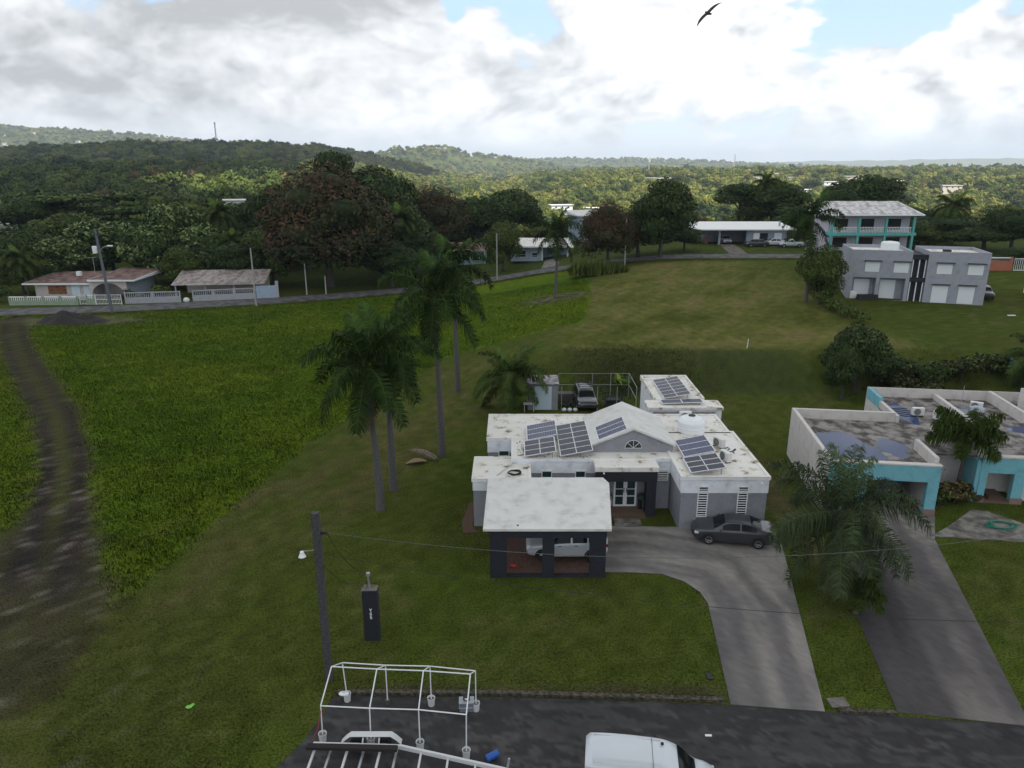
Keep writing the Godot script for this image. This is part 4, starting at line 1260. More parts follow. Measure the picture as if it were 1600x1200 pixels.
	part("pillar", bx(Vector3(1.3, 0, -0.6), Vector3(2.19, 2.95, 0.01)), bg, ch)
	part("pillar", bx(Vector3(-6.9, 0, -3.4), Vector3(-6.6, 2.95, -3.1)), bg, ch)
	part("side_wall", bx(Vector3(-6.2, 0, -5.39), Vector3(-6.0, 1.3, -1.5)), m_paint("brown_wall", 0.16, 0.08, 0.06), ch)
	slab_roof(ch, -8.8, 10.9, -9.2, 1.0, 2.95, 0.2, mat("bright_white_roof", lin(0.82, 0.82, 0.80), 0.7), m_trim(), 0.75)
	part("door", bx(Vector3(2.7, 0.05, 0), Vector3(3.9, 2.3, 0.05)), m_trim(), ch)
	part("doorway", bx(Vector3(4.0, 0.05, 0), Vector3(5.6, 2.3, 0.03)), m_glass(), ch)
	part("shutter", bx(Vector3(6.9, 0.85, 0), Vector3(8.4, 2.35, 0.06)), mat("white_shutter", lin(0.72, 0.75, 0.78), 0.6), ch)
	part("chimney", bx(Vector3(8.6, 3.5, -3), Vector3(8.9, 4.5, -2.7)), m_metal(), ch)

	# turquoise two-storey house with balconies
	var th := thing("balcony_house", "two-storey turquoise house with white roof and long balcony behind the grey house", "house", on(66.5, -137.0))
	var tq := m_paint("sea_green_paint", 0.10, 0.40, 0.37)
	part("wall", bx(Vector3(-7.5, 0, -9), Vector3(7.6, 6.6, -1.8)), m_paint("pale_lilac_paint", 0.46, 0.44, 0.50), th)
	part("balcony_floor", bx(Vector3(-7.9, 3.0, -1.79), Vector3(8.0, 3.5, 0.3)), tq, th)
	for x in [-7.6, -2.7, 2.3, 7.4]: part("column", bx(Vector3(x - 0.2, 0, -0.1), Vector3(x + 0.2, 2.998, 0.28)), tq, th)
	for x in [-7.6, -2.7, 2.3, 7.4]: part("column", bx(Vector3(x - 0.2, 3.502, -0.1), Vector3(x + 0.2, 6.4, 0.28)), tq, th)
	slab_roof(th, -8.4, 8.8, -9.6, 0.9, 6.61, 0.2, worn("white_tin", lin(0.68, 0.69, 0.72), 0.55, 6.0, texs["tin_wear"]), m_trim(), 1.9)
	for k in 3:
		var x0: float = [-7.35, -2.45, 2.55][k]
		var r := MB.new()
		r.bar(Vector3(x0, 4.5, 0.15), Vector3(x0 + 4.5, 4.5, 0.15), 0.08)
		for i in 16: r.bar(Vector3(x0 + 0.15 + i * 0.28, 3.5, 0.15), Vector3(x0 + 0.15 + i * 0.28, 4.5, 0.15), 0.07)
		stuff(part("railing", r, m_trim(), th))
		part("window", bx(Vector3(x0 + 1.0, 3.9, -1.8), Vector3(x0 + 3.4, 5.9, -1.74)), m_glass(), th)
		part("window", bx(Vector3(x0 + 1.0, 0.7, -1.8), Vector3(x0 + 3.6, 2.5, -1.74)), m_glass(), th)
	part("annex", bx(Vector3(-10.5, 0, -4), Vector3(-8.0, 2.6, 0.5)), m_paint("pale_lilac_paint", 0.46, 0.44, 0.50), th)

	# grey two-storey house
	var gh := thing("grey_house", "blue-grey two-storey flat-roofed house with closed white shutters", "house", on(53.2, -95.6), deg_to_rad(-15.0))
	var gp := m_paint("grey_blue_render", 0.335, 0.345, 0.395)
	for s in [[-8.4, -0.95], [0.95, 8.1]]:
		var x0: float = s[0]
		var x1: float = s[1]
		if x0 < 0:   # ground floor recesses on the left half
			part("wall", bx(Vector3(x0, 3.0, -7.5), Vector3(x1, 6.1, 0)), gp, gh)
			part("wall", bx(Vector3(x0, -0.3, -7.5), Vector3(x1, 3.0, -1.2)), gp, gh)
			for e in [[x0, x0 + 0.6], [-4.95, -4.5], [x1 - 0.45, x1]]: part("pillar", bx(Vector3(e[0], -0.3, -1.19), Vector3(e[1], 2.998, 0)), gp, gh)
			part("porch_floor", bx(Vector3(x0 + 0.61, -0.3, -1.19), Vector3(x1 - 0.46, 0.05, 0.1)), m_concrete(), gh)
		else:
			part("wall", bx(Vector3(x0, -0.3, -7.5), Vector3(x1, 6.1, 0)), gp, gh)
		var pr := MB.new()
		for e in [[x0, x1, -0.2, 0.0], [x0, x1, -7.5, -7.3], [x0, x0 + 0.2, -7.3, -0.2], [x1 - 0.2, x1, -7.3, -0.2]]: pr.box(Vector3(e[0], 6.101, e[2]), Vector3(e[1], 6.6, e[3]))
		part("parapet", pr, gp, gh)
		part("roof", bx(Vector3(x0 + 0.21, 6.101, -7.29), Vector3(x1 - 0.21, 6.2, -0.21)), m_roof(), gh)
	var sw := mat("white_shutter")
	for e in [[-6.5, 3.75], [-3.0, 3.75], [2.1, 3.75], [5.7, 3.75]]:
		part("shutter", bx(Vector3(e[0], e[1], 0), Vector3(e[0] + 1.75, e[1] + 1.35, 0.06)), sw, gh)
		part("hood", bx(Vector3(e[0] - 0.15, e[1] + 1.4, 0), Vector3(e[0] + 1.95, e[1] + 1.52, 0.4)), m_paint("dark_hood", 0.06, 0.06, 0.075), gh)
	for x in [1.9, 5.0]:
		part("garage_shutter", bx(Vector3(x, 0, 0), Vector3(x + 1.85, 2.25, 0.06)), sw, gh)
		part("hood", bx(Vector3(x - 0.1, 2.35, 0), Vector3(x + 2.0, 2.47, 0.4)), m_paint("dark_hood", 0.06, 0.06, 0.075), gh)
	for x in [-7.4, -4.2]: part("garage_shutter", bx(Vector3(x, 0.06, -1.2), Vector3(x + 1.9, 2.6, -1.12)), sw, gh)
	part("stair_core", bx(Vector3(-0.94, -0.3, -7), Vector3(0.94, 6.0, -0.6)), m_navy(), gh)
	part("landing", bx(Vector3(-0.94, 2.6, -0.59), Vector3(0.94, 3.15, -0.1)), m_navy(), gh)
	part("stair_head", bx(Vector3(-0.94, 5.5, -0.59), Vector3(0.94, 6.15, -0.1)), m_navy(), gh)
	for y in [[-0.3, 2.59], [3.16, 5.49]]:
		for x in [-0.75, 0.0, 0.75]: part("mullion", bar(Vector3(x, y[0], -0.3), Vector3(x, y[1], -0.3), 0.12), m_trim(), gh)
	var tk := thing("water_tank", "squat white water tank on the grey two-storey house", "tank", gh.transform * Vector3(-3.0, 6.2, -4))
	var tb := MB.new()
	tb.lathe([Vector2(0.01, 0), Vector2(1.15, 0), Vector2(1.15, 1.0), Vector2(1.0, 1.15), Vector2(0.3, 1.25), Vector2(0.001, 1.25)], 24)
	part("shell", tb, mat("white_plastic"), tk)
	tag(part("roof_box", bx(gh.transform * Vector3(2.9, 6.2, -1.9), gh.transform * Vector3(3.8, 6.75, -1.3)), m_black()), "small dark box on the right half of the grey house roof", "box")
	var pl := MB.new()
	pl.cbox(gh.transform * Vector3(-5.8, 0.06, 0.35), Vector3(2.6, 0.7, 0.7), 0.02)
	tag(part("planter", pl, m_iron()), "long dark planter box before the grey house porch", "planter")
	var ws := MB.new()
	ws.cbox(gh.transform * Vector3(-7.6, 0.06, -0.3), Vector3(0.8, 1.0, 0.7), 0.0, 0.03)
	tag(part("washing_machine", ws, m_trim()), "white appliance at the left corner of the grey house porch", "appliance")

	# coral wall and gate at the right
	var cw := thing("coral_wall", "coral-coloured street wall topped by a white rail beside the grey house", "wall", on(66.0, -116.5), -0.06)
	part("base", bx(Vector3(0, -0.4, -0.1), Vector3(13.0, 1.5, 0.1)), m_paint("coral_paint", 0.38, 0.13, 0.075), cw)
	part("rail", bx(Vector3(0, 1.9, -0.06), Vector3(13.0, 2.05, 0.06)), m_trim(), cw)
	for i in 3: part("pier", bx(Vector3(i * 6.3, -0.4, -0.16), Vector3(i * 6.3 + 0.35, 2.1, 0.16)), m_paint("coral_paint", 0.38, 0.13, 0.075), cw)
	var gt := thing("white_gate", "white barred gate at the end of the coral wall", "gate", on(79.2, -115.6), -0.06)
	var gf := MB.new()
	for y in [0.1, 1.9]: gf.bar(Vector3(0, y, 0), Vector3(3.0, y, 0), 0.1)
	for i in 11: gf.bar(Vector3(i * 0.3, 0.1, 0), Vector3(i * 0.3, 1.9, 0), 0.05)
	part("bars", gf, m_trim(), gt)
	var cb := thing("coral_pillar_wall", "coral wall end with a pale pipe at the picture's right edge", "wall", on(71.2, -100.6), -1.35)
	part("base", bx(Vector3(0, -0.4, -0.12), Vector3(10, 2.8, 0.12)), m_paint("coral_paint", 0.38, 0.13, 0.075), cb)
	part("pipe", bar(Vector3(-0.1, 0, 0.1), Vector3(-0.1, 2.8, 0.1), 0.1), m_trim(), cb)

	# shed, pen fence and clutter behind the main house
	var sd := thing("garden_shed", "small grey shed with a pale blue door behind the main house", "shed", Vector3(2.75, 0, -62.2))
	part("wall", bx(Vector3(-1.35, 0, -1.9), Vector3(1.3, 2.35, 0.8)), m_grey(), sd)
	part("roof", bx(Vector3(-1.5, 2.351, -2.0), Vector3(1.4, 2.45, 0.95)), worn("shed_tin", lin(0.34, 0.35, 0.37), 0.6, 3.0, texs["tin_wear"]), sd)
	part("door", bx(Vector3(-0.75, 0.05, 0.8), Vector3(0.75, 2.2, 0.86)), mat("pale_blue_door"), sd)
	tag(part("work_table", bx(Vector3(1.0, 0.72, -61.2), Vector3(2.0, 0.78, -60.7)), m_trim()), "small white table standing before the grey shed", "table")
	for i in 2: part("leg", bar(Vector3(1.1 + i * 0.8, 0, -60.95), Vector3(1.1 + i * 0.8, 0.719, -60.95), 0.06), m_trim(), get_node("work_table"))
	var fn := thing("chain_fence", "thin wire pen fence with metal posts behind the main house", "fence")
	for x in [4.35, 7.5, 9.2, 10.9]:
		for z in [-60.9, -65.2]: part("post", bar(on(x, z), on(x, z) + Vector3(0, 2.3, 0), 0.06), m_metal(), fn)
	for y in [1.2, 2.28]:
		part("wire", bar(on(4.35, -65.2) + Vector3(0, y, 0), on(10.9, -65.2) + Vector3(0, y, 0), 0.03), m_metal(), fn)
		part("wire", bar(on(10.9, -65.2) + Vector3(0, y, 0), on(10.9, -60.9) + Vector3(0, y, 0), 0.03), m_metal(), fn)
	var jk := thing("scrap_pile", "heap of dark tyres and bags beside the grey shed", "scrap", Vector3(5.0, 0, -61.6))
	for i in 5:
		var ty := MB.new()
		ty.tf = Transform3D(Basis(Vector3(1, 0, 0.3).normalized(), 0.25 * i - 0.4), Vector3(-0.5 + 0.3 * i, 0.12 + 0.12 * (i % 3), -0.5 + 0.35 * (i % 2)))
		ty.lathe([Vector2(0.17, 0.0), Vector2(0.28, 0.0), Vector2(0.31, 0.08), Vector2(0.28, 0.17), Vector2(0.17, 0.17), Vector2(0.15, 0.08), Vector2(0.17, 0.0)], 14)
		part("tyre", ty, mat("tyre_rubber", lin(0.014, 0.014, 0.014), 0.85), jk)
	for i in 3:
		var bb := MB.new()
		bb.blob(Vector3(-0.4 + i * 0.5, 0.15, 0.55), Vector3(0.22, 0.18, 0.2), 6, 9, 0.6, fbm)
		part("bag", bb, mat("white_bag"), jk)
	var cn := MB.new()
	cn.cbox(on(4.9, -64.4), Vector3(2.6, 0.7, 0.9), 0.05, 0.03)
	tag(part("tank_cover", cn, m_paint("brown_grey_cover", 0.10, 0.085, 0.08)), "long brown-grey covered tank at the foot of the bank", "tank")
	# scattered far houses
	var spots := [[-0.695, 3300], [-0.655, 3150], [-0.62, 3250], [-0.60, 2950], [-0.565, 3050], [-0.545, 2850], [-0.52, 3000], [-0.66, 2900], [-0.63, 2750], [0.065, 640], [0.115, 590], [0.185, 930], [0.2, 880], [0.235, 1000], [0.26, 1060], [0.30, 1000], [0.325, 930], [0.345, 1020], [0.37, 960], [0.40, 1050], [0.42, 880], [0.45, 930], [0.475, 860], [0.51, 840], [0.56, 980], [0.60, 900], [0.63, 1000], [0.66, 930], [0.36, 640], [0.54, 330], [-0.16, 620], [-0.37, 330], [-0.68, 210], [0.39, 780], [0.58, 760]]
	var hr := RandomNumberGenerator.new()
	hr.seed = 21
	for s in spots:
		var d: float = s[1]
		var p := on(s[0] * d, -d)
		house_spots.append(Vector2(s[0] * d, d))
		var w := hr.randf_range(15, 23) * (0.5 if d < 400.0 else 1.0)
		var lift := 4.0 if d > 400.0 else 1.5
		var fh := thing("far_house", {210.0: "white roof half hidden in trees at the left picture edge", 330.0: "white roofed house deep in the wood above the tin shed" if s[0] < 0 else "white house in the trees behind the grey house", 620.0: "pale house in the valley left of the royal palm", 640.0: "lowest pale house of the sunlit valley" if s[0] > 0.2 else "pale house in the sunlit meadow near the middle", 590.0: "white house above the dark roadside tree"}.get(d, "tiny pale house high on the hazy mountain at left" if s[0] < 0 else "small pale house among the trees of the sunlit ridge"), "house", p, hr.randf_range(-0.5, 0.5), "pale houses on the hazy mountain" if d > 2000 else "pale houses on the sunlit ridge")
		var hh := lift + hr.randf_range(3.0, 5.5)
		var wc: Material = [m_white(), m_cream(), m_paint("far_pale_wall", 0.62, 0.60, 0.58)][hr.randi() % 3]
		part("wall", bx(Vector3(-w / 2, -2, -5), Vector3(w / 2, hh, 4)), wc, fh)
		part("roof", bx(Vector3(-w / 2 - 0.7, hh + 0.01, -5.7), Vector3(w / 2 + 0.7, hh + 0.4, 4.7)), [m_roof(), m_trim(), m_slab()][hr.randi() % 3], fh)
		for k in 3: part("window", bx(Vector3(-w / 2 + (k + 0.6) * w / 3.4, hh - 2.3, 4.0), Vector3(-w / 2 + (k + 0.6) * w / 3.4 + 1.4, hh - 1.0, 4.06)), m_glass(), fh)
	for s in [[-0.3845, 1350.0, 22.0, 42.0, "lattice radio mast on the wooded ridge at left"], [0.180, 1100.0, 4.0, 30.0, "radio mast above the sunlit hill left of the other"], [0.292, 1400.0, 4.0, 36.0, "radio mast on the skyline at right"]]:
		var p := on(s[0] * s[1], -s[1])
		var mt := thing("radio_mast", s[4], "mast", p)
		var hgt: float = s[3]
		var lt := MB.new()
		for i in 3:
			var a := TAU * i / 3.0
			var b0 := Vector3(cos(a), 0, sin(a))
			lt.bar(b0 * 1.3, b0 * 0.7 + Vector3(0, hgt, 0), 0.45)
			for k in 10:
				var b1 := Vector3(cos(a + TAU / 3), 0, sin(a + TAU / 3))
				lt.bar(b0 * 1.2 + Vector3(0, hgt * k / 10.0, 0), b1 * 1.2 + Vector3(0, hgt * (k + 1) / 10.0, 0), 0.22)
		part("lattice", lt, m_metal(), mt)
		for i in 3: part("antenna", bx(Vector3(-1.2 + i, hgt - 4.5, -0.4), Vector3(-0.5 + i, hgt + 0.5, 0.4)), m_trim(), mt)

# ---------------------------------------------------------------- vehicles
# stations: x (front is +x), low, belt, half width, top, half width at top
const SEDAN := [[-2.25, 0.45, 0.88, 0.70, 0.93, 0.60], [-2.12, 0.30, 0.99, 0.82, 1.05, 0.70], [-1.6, 0.24, 1.00, 0.88, 1.12, 0.70], [-0.95, 0.22, 0.98, 0.90, 1.36, 0.62], [-0.3, 0.22, 0.96, 0.90, 1.44, 0.62], [0.4, 0.22, 0.94, 0.90, 1.36, 0.62], [1.05, 0.22, 0.92, 0.89, 1.00, 0.74], [1.7, 0.24, 0.86, 0.86, 0.90, 0.70], [2.1, 0.28, 0.74, 0.78, 0.79, 0.60], [2.27, 0.42, 0.60, 0.60, 0.64, 0.45]]
const SUV := [[-2.2, 0.5, 0.95, 0.74, 1.20, 0.62], [-2.1, 0.36, 1.05, 0.85, 1.45, 0.66], [-1.6, 0.28, 1.08, 0.90, 1.60, 0.68], [-0.8, 0.26, 1.06, 0.92, 1.66, 0.68], [0.0, 0.26, 1.04, 0.92, 1.65, 0.68], [0.55, 0.26, 1.02, 0.92, 1.50, 0.67], [1.1, 0.26, 1.00, 0.91, 1.09, 0.76], [1.7, 0.30, 0.95, 0.89, 1.00, 0.74], [2.12, 0.34, 0.84, 0.82, 0.89, 0.64], [2.26, 0.46, 0.66, 0.66, 0.70, 0.5]]
const VAN := [[-2.25, 0.5, 1.1, 0.80, 1.78, 0.68], [-2.17, 0.32, 1.12, 0.88, 1.86, 0.76], [-1.4, 0.28, 1.12, 0.92, 1.90, 0.79], [-0.4, 0.28, 1.10, 0.92, 1.90, 0.79], [0.45, 0.28, 1.08, 0.92, 1.86, 0.77], [0.95, 0.28, 1.06, 0.92, 1.68, 0.72], [1.45, 0.28, 1.04, 0.90, 1.22, 0.74], [1.85, 0.30, 1.00, 0.88, 1.08, 0.72], [2.2, 0.34, 0.84, 0.80, 0.90, 0.60], [2.33, 0.46, 0.64, 0.62, 0.68, 0.45]]
const PICKUP := [[-2.5, 0.5, 0.92, 0.78, 0.94, 0.70], [-2.4, 0.40, 0.98, 0.84, 1.00, 0.76], [-1.5, 0.36, 0.98, 0.86, 1.00, 0.78], [-0.62, 0.34, 0.98, 0.86, 1.02, 0.76], [-0.5, 0.34, 0.98, 0.86, 1.50, 0.60], [0.2, 0.34, 0.97, 0.86, 1.52, 0.60], [0.85, 0.34, 0.96, 0.86, 1.08, 0.68], [1.6, 0.36, 0.92, 0.84, 0.97, 0.68], [2.1, 0.40, 0.82, 0.78, 0.86, 0.6], [2.25, 0.5, 0.66, 0.64, 0.70, 0.5]]

func spec_at(pf: Array, x: float) -> Array:
	var i := 0
	while i < pf.size() - 2 and pf[i + 1][0] < x: i += 1
	var t := clampf((x - pf[i][0]) / (pf[i + 1][0] - pf[i][0]), 0, 1)
	var o := []
	for k in range(1, 6):
		o.append(cubic_interpolate(pf[i][k], pf[i + 1][k], pf[maxi(i - 1, 0)][k], pf[mini(i + 2, pf.size() - 1)][k], t))
	return o

func m_car(called: String, c: Color) -> Material:
	var m := mat(called, c, 0.35, 0.15)
	m.clearcoat_enabled = true
	m.clearcoat = 0.8
	m.clearcoat_roughness = 0.05
	return m

func vehicle(called: String, label: String, category: String, at: Vector3, turn: float, pf: Array, paint: Material, glass: Array, wheels: Array, wheel_r := 0.32, rim := "silver") -> Node3D:
	var o := thing(called, label, category, at, turn)
	var g := []
	var n := 34
	var x0: float = pf[0][0]
	var x1: float = pf[pf.size() - 1][0]
	for i in n + 1:
		var x := lerpf(x0, x1, float(i) / n)
		var s := spec_at(pf, x)
		var half := [Vector2(0.001, s[0]), Vector2(s[2] * 0.90, s[0]), Vector2(s[2] * 0.985, s[0] + 0.10), Vector2(s[2], (s[0] + s[1]) * 0.5), Vector2(s[2] * 0.995, s[1] - 0.10), Vector2(s[2] * 0.96, s[1]), Vector2(lerpf(s[2] * 0.96, s[4], 0.85), lerpf(s[1], s[3], 0.85)), Vector2(s[4] * 0.93, s[3] - 0.01), Vector2(s[4] * 0.5, s[3] + 0.025), Vector2(0.0, s[3] + 0.032)]
		var row := []
		for p in half: row.append(Vector3(x, p.y, p.x))
		for k in range(half.size() - 2, 0, -1): row.append(Vector3(x, half[k].y, -half[k].x))
		g.append(row)
	var b := MB.new()
	b.grid(g, true, true)
	for e in [0, n]:
		var cx: Vector3 = Vector3(g[e][0].x, (g[e][0].y + g[e][9].y) * 0.5, 0)
		for k in g[e].size(): b.quad_out(cx, g[e][k], g[e][(k + 1) % g[e].size()], cx, Vector3.UP * 0.6)
	part("body", b, paint, o)
	var gm := mat("tinted_car_glass", lin(0.007, 0.008, 0.010), 0.08, 0.0, 0.3)
	# side windows: pairs of x
	for w in glass[0]:
		for sd in [-1.0, 1.0]:
			var gg := []
			for i in 7:
				var x := lerpf(w[0], w[1], i / 6.0)
				var s := spec_at(pf, x)
				var row := []
				for t in [0.12, 0.5, 0.84]: row.append(Vector3(x, lerpf(s[1], s[3], t), sd * (lerpf(s[2] * 0.96, s[4], t) + 0.014)))
				gg.append(row)
			var m := MB.new()
			m.grid(gg, false, sd > 0)
			part("side_window", m, gm, o)
	for w in glass[1]:   # windscreen and rear window
		var gg := []
		for i in 8:
			var x := lerpf(w[0], w[1], i / 7.0)
			var s := spec_at(pf, x)
			var row := []
			for k in range(-4, 5): row.append(Vector3(x, s[3] + 0.05 - 0.03 * absf(k / 4.0), k / 4.0 * s[4] * 0.90))
			gg.append(row)
		var m := MB.new()
		m.grid(gg)
		part("windscreen" if w[0] > 0 else "rear_window", m, gm, o)
	for wx in wheels:
		for sd in [-1.0, 1.0]:
			var s := spec_at(pf, wx)
			var ty := MB.new()
			ty.tf = Transform3D(Basis(Vector3.RIGHT, PI / 2), Vector3(wx, wheel_r, sd * (s[2] - 0.10)))
			var r := wheel_r
			ty.lathe([Vector2(r * 0.62, -0.11), Vector2(r * 0.94, -0.11), Vector2(r, -0.07), Vector2(r, 0.07), Vector2(r * 0.94, 0.115), Vector2(r * 0.62, 0.115), Vector2(r * 0.62, -0.11)], 24)
			var wh := part("wheel", ty, mat("tyre_rubber", lin(0.014, 0.014, 0.014), 0.85), o)
			var rm := MB.new()
			rm.tf = ty.tf
			rm.lathe([Vector2(0.001, -0.05), Vector2(r * 0.6, -0.05), Vector2(r * 0.6, 0.05), Vector2(0.001, 0.05)], 20)
			part("hub", rm, m_black(), wh)
			var sp := MB.new()
			sp.tf = ty.tf
			for k in 5:
				var a := TAU * k / 5.0
				for f in [-0.07, 0.07]: sp.bar(Vector3(cos(a) * 0.03, f, sin(a) * 0.03), Vector3(cos(a) * r * 0.6, f, sin(a) * r * 0.6), 0.075, 0.02)
			for f in [-0.085, 0.085]:
				for k in 16: sp.bar(Vector3(cos(TAU * k / 16) * r * 0.6, f, sin(TAU * k / 16) * r * 0.6), Vector3(cos(TAU * (k + 1) / 16) * r * 0.6, f, sin(TAU * (k + 1) / 16) * r * 0.6), 0.035, 0.03)
			part("rim", sp, m_black() if rim == "black" else mat("alloy", lin(0.5, 0.5, 0.52), 0.3, 0.8), wh)
			var ach := MB.new()   # dark wheel arch lip
			for k in 10:
				var a0 := PI * k / 10.0
				var a1 := PI * (k + 1) / 10.0
				ach.bar(Vector3(wx + cos(a0) * (r + 0.05), r + sin(a0) * (r + 0.05), sd * (s[2] + 0.001)), Vector3(wx + cos(a1) * (r + 0.05), r + sin(a1) * (r + 0.05), sd * (s[2] + 0.001)), 0.03, 0.09)
			part("wheel_arch", ach, m_black(), o)
	for sd in [-1.0, 1.0]:
		var xf: float = x1 - 0.22
		var s := spec_at(pf, xf)
		part("headlight", bx(Vector3(xf - 0.16, s[1] - 0.16, sd * s[2] * 0.82 - 0.17), Vector3(xf + 0.10, s[1] - 0.02, sd * s[2] * 0.82 + 0.17), 0.03), mat("lamp_glass", lin(0.55, 0.57, 0.60), 0.1), o)
		var s2 := spec_at(pf, x0 + 0.1)
		part("tail_light", bx(Vector3(x0 - 0.015, s2[1] - 0.20, sd * s2[2] * 0.80 - 0.17), Vector3(x0 + 0.16, s2[1] - 0.03, sd * s2[2] * 0.80 + 0.15), 0.03), mat("red_lens", lin(0.20, 0.012, 0.012), 0.2), o)
		var sm := spec_at(pf, glass[2])
		part("mirror", bx(Vector3(glass[2] - 0.06, sm[1] + 0.02, sd * (sm[2] + 0.06) - 0.09), Vector3(glass[2] + 0.06, sm[1] + 0.16, sd * (sm[2] + 0.06) + 0.09), 0.03), paint, o)
		for hx in [-0.55, 0.35]:
			var sh := spec_at(pf, hx)
			part("door_handle", bx(Vector3(hx, sh[1] - 0.09, sd * sh[2] - 0.015), Vector3(hx + 0.18, sh[1] - 0.06, sd * sh[2] + 0.02)), m_black(), o)
	var sb := spec_at(pf, x1 - 0.02)
	part("grille", bx(Vector3(x1 - 0.06, sb[0] + 0.0, -0.42), Vector3(x1 + 0.012, sb[1] - 0.02, 0.42)), m_black(), o)
	part("number_plate", bx(Vector3(x0 - 0.012, 0.62, -0.16), Vector3(x0 + 0.02, 0.74, 0.16)), m_trim(), o)
	return o

func make_vehicles() -> void:
	var grey := m_car("graphite_paint", lin(0.032, 0.034, 0.042))
	var white := m_car("white_car_paint", lin(0.55, 0.575, 0.61))
	var sed := [[[-1.25, -0.42], [-0.34, 0.62]], [[0.48, 1.08], [-1.55, -0.95]], 0.72]
	var suv := [[[-1.75, -1.15], [-1.05, -0.25], [-0.15, 0.75]], [[0.6, 1.12], [-2.12, -1.98]], 0.8]
	vehicle("grey_sedan", "dark grey sedan parked at the corner of the house on the drive", "car", Vector3(12.75, 0.045, -38.0), PI - 0.20, SEDAN, grey, sed, [-1.38, 1.34])
	vehicle("white_suv", "white car parked under the dark blue carport", "car", Vector3(3.05, 0.055, -36.4), PI, SUV, white, suv, [-1.35, 1.36], 0.35, "black")
	vehicle("blue_suv", "dark blue car parked nose-in inside the turquoise garage", "car", Vector3(24.55, 0.06, -45.3), PI / 2 - 0.13, SUV, m_car("blue_car_paint", lin(0.03, 0.05, 0.12)), suv, [-1.35, 1.36], 0.35)
	vehicle("white_van", "white panel van on the street cut by the picture's lower edge", "van", Vector3(4.75, 0.012, -20.0), -0.13, VAN, white, [[[0.25, 0.95]], [[0.86, 1.5]], 1.0], [-1.4, 1.45], 0.33)
	var v := get_node("white_van")
	for z in [-0.62, 0.62]: part("roof_rib", bar(Vector3(-2.0, 1.895, z), Vector3(0.3, 1.895, z), 0.03), white, v)
	part("roof_seam", bar(Vector3(0.0, 1.925, -0.72), Vector3(0.0, 1.925, 0.72), 0.02, 0.012), mat("grey_plastic"), v)
	part("roof_antenna", bx(Vector3(0.3, 1.9, -0.45), Vector3(0.4, 1.98, -0.40)), m_black(), v)
	vehicle("white_pickup", "white pickup parked on the grass by the far road", "pickup", on(54.6, -145.0), PI - 0.05, PICKUP, white, [[[-0.4, 0.2], [0.25, 0.6]], [[0.3, 0.85]], 0.5], [-1.5, 1.4])
	vehicle("white_sedan", "white sedan parked just behind the white pickup", "car", on(52.3, -147.9), PI - 0.1, SEDAN, white, sed, [-1.38, 1.34])
	vehicle("dark_sedan", "dark sedan parked before the blue-grey carport house", "car", on(48.3, -146.2), PI + 0.05, SEDAN, grey, sed, [-1.38, 1.34])
	vehicle("silver_car", "silver car facing out of the far open carport", "car", on(43.6, -151.6, 0.05), -PI / 2, SUV, m_car("silver_paint", lin(0.35, 0.37, 0.40)), suv, [-1.35, 1.36], 0.35)
	vehicle("black_car", "black car half hidden at the right end of the grey house", "car", on(63.6, -97.8), -1.9, SUV, m_car("black_car_paint", lin(0.012, 0.012, 0.014)), suv, [-1.35, 1.36], 0.35)
	var jeep := vehicle("old_offroader", "old dark off-road car with a luggage rack parked in the wire pen", "car", Vector3(6.6, 0, -62.9), -PI / 2 + 0.05, SUV, m_car("dull_black_paint", lin(0.03, 0.032, 0.038)), suv, [-1.35, 1.36], 0.38)
	var rk := MB.new()
	for x in [-1.6, -1.0, -0.4, 0.1]: rk.bar(Vector3(x, 1.78, -0.6), Vector3(x, 1.78, 0.6), 0.04)
	for z in [-0.6, 0.6]: rk.bar(Vector3(-1.6, 1.80, z), Vector3(0.1, 1.80, z), 0.05)
	for z in [-0.6, 0.6]:
		for x in [-1.5, 0.0]: rk.bar(Vector3(x, 1.6, z), Vector3(x, 1.79, z), 0.04)
	part("roof_rack", rk, m_iron(), jeep)
	# cage trailer in the pen
	var ct := thing("cage_trailer", "small black cage trailer standing right of the old off-road car", "trailer", Vector3(9.1, 0, -62.2), 0.0)
	part("bed", bx(Vector3(-0.9, 0.42, -0.65), Vector3(0.9, 0.50, 0.65)), m_iron(), ct)
	for sz in [-0.66, 0.66]:
		var cg := MB.new()
		for y in [0.55, 0.9, 1.2]: cg.bar(Vector3(-0.9, y, sz), Vector3(0.9, y, sz), 0.04)
		for k in 8: cg.bar(Vector3(-0.9 + k * 1.8 / 7.0, 0.5, sz), Vector3(-0.9 + k * 1.8 / 7.0, 1.22, sz), 0.035)
		part("side_cage", cg, m_iron(), ct)
		var ty := MB.new()
		ty.tf = Transform3D(Basis(Vector3.RIGHT, PI / 2), Vector3(0.1, 0.28, sz * 1.2))
		ty.lathe([Vector2(0.12, -0.09), Vector2(0.28, -0.09), Vector2(0.28, 0.09), Vector2(0.12, 0.09), Vector2(0.12, -0.09)], 18)
		part("wheel", ty, mat("tyre_rubber"), ct)
	part("load", bx(Vector3(-0.7, 0.501, -0.4), Vector3(0.6, 0.8, 0.4), 0.08), m_black(), ct)
	part("drawbar", bar(Vector3(0.9, 0.45, 0), Vector3(1.7, 0.4, 0), 0.07), m_iron(), ct)

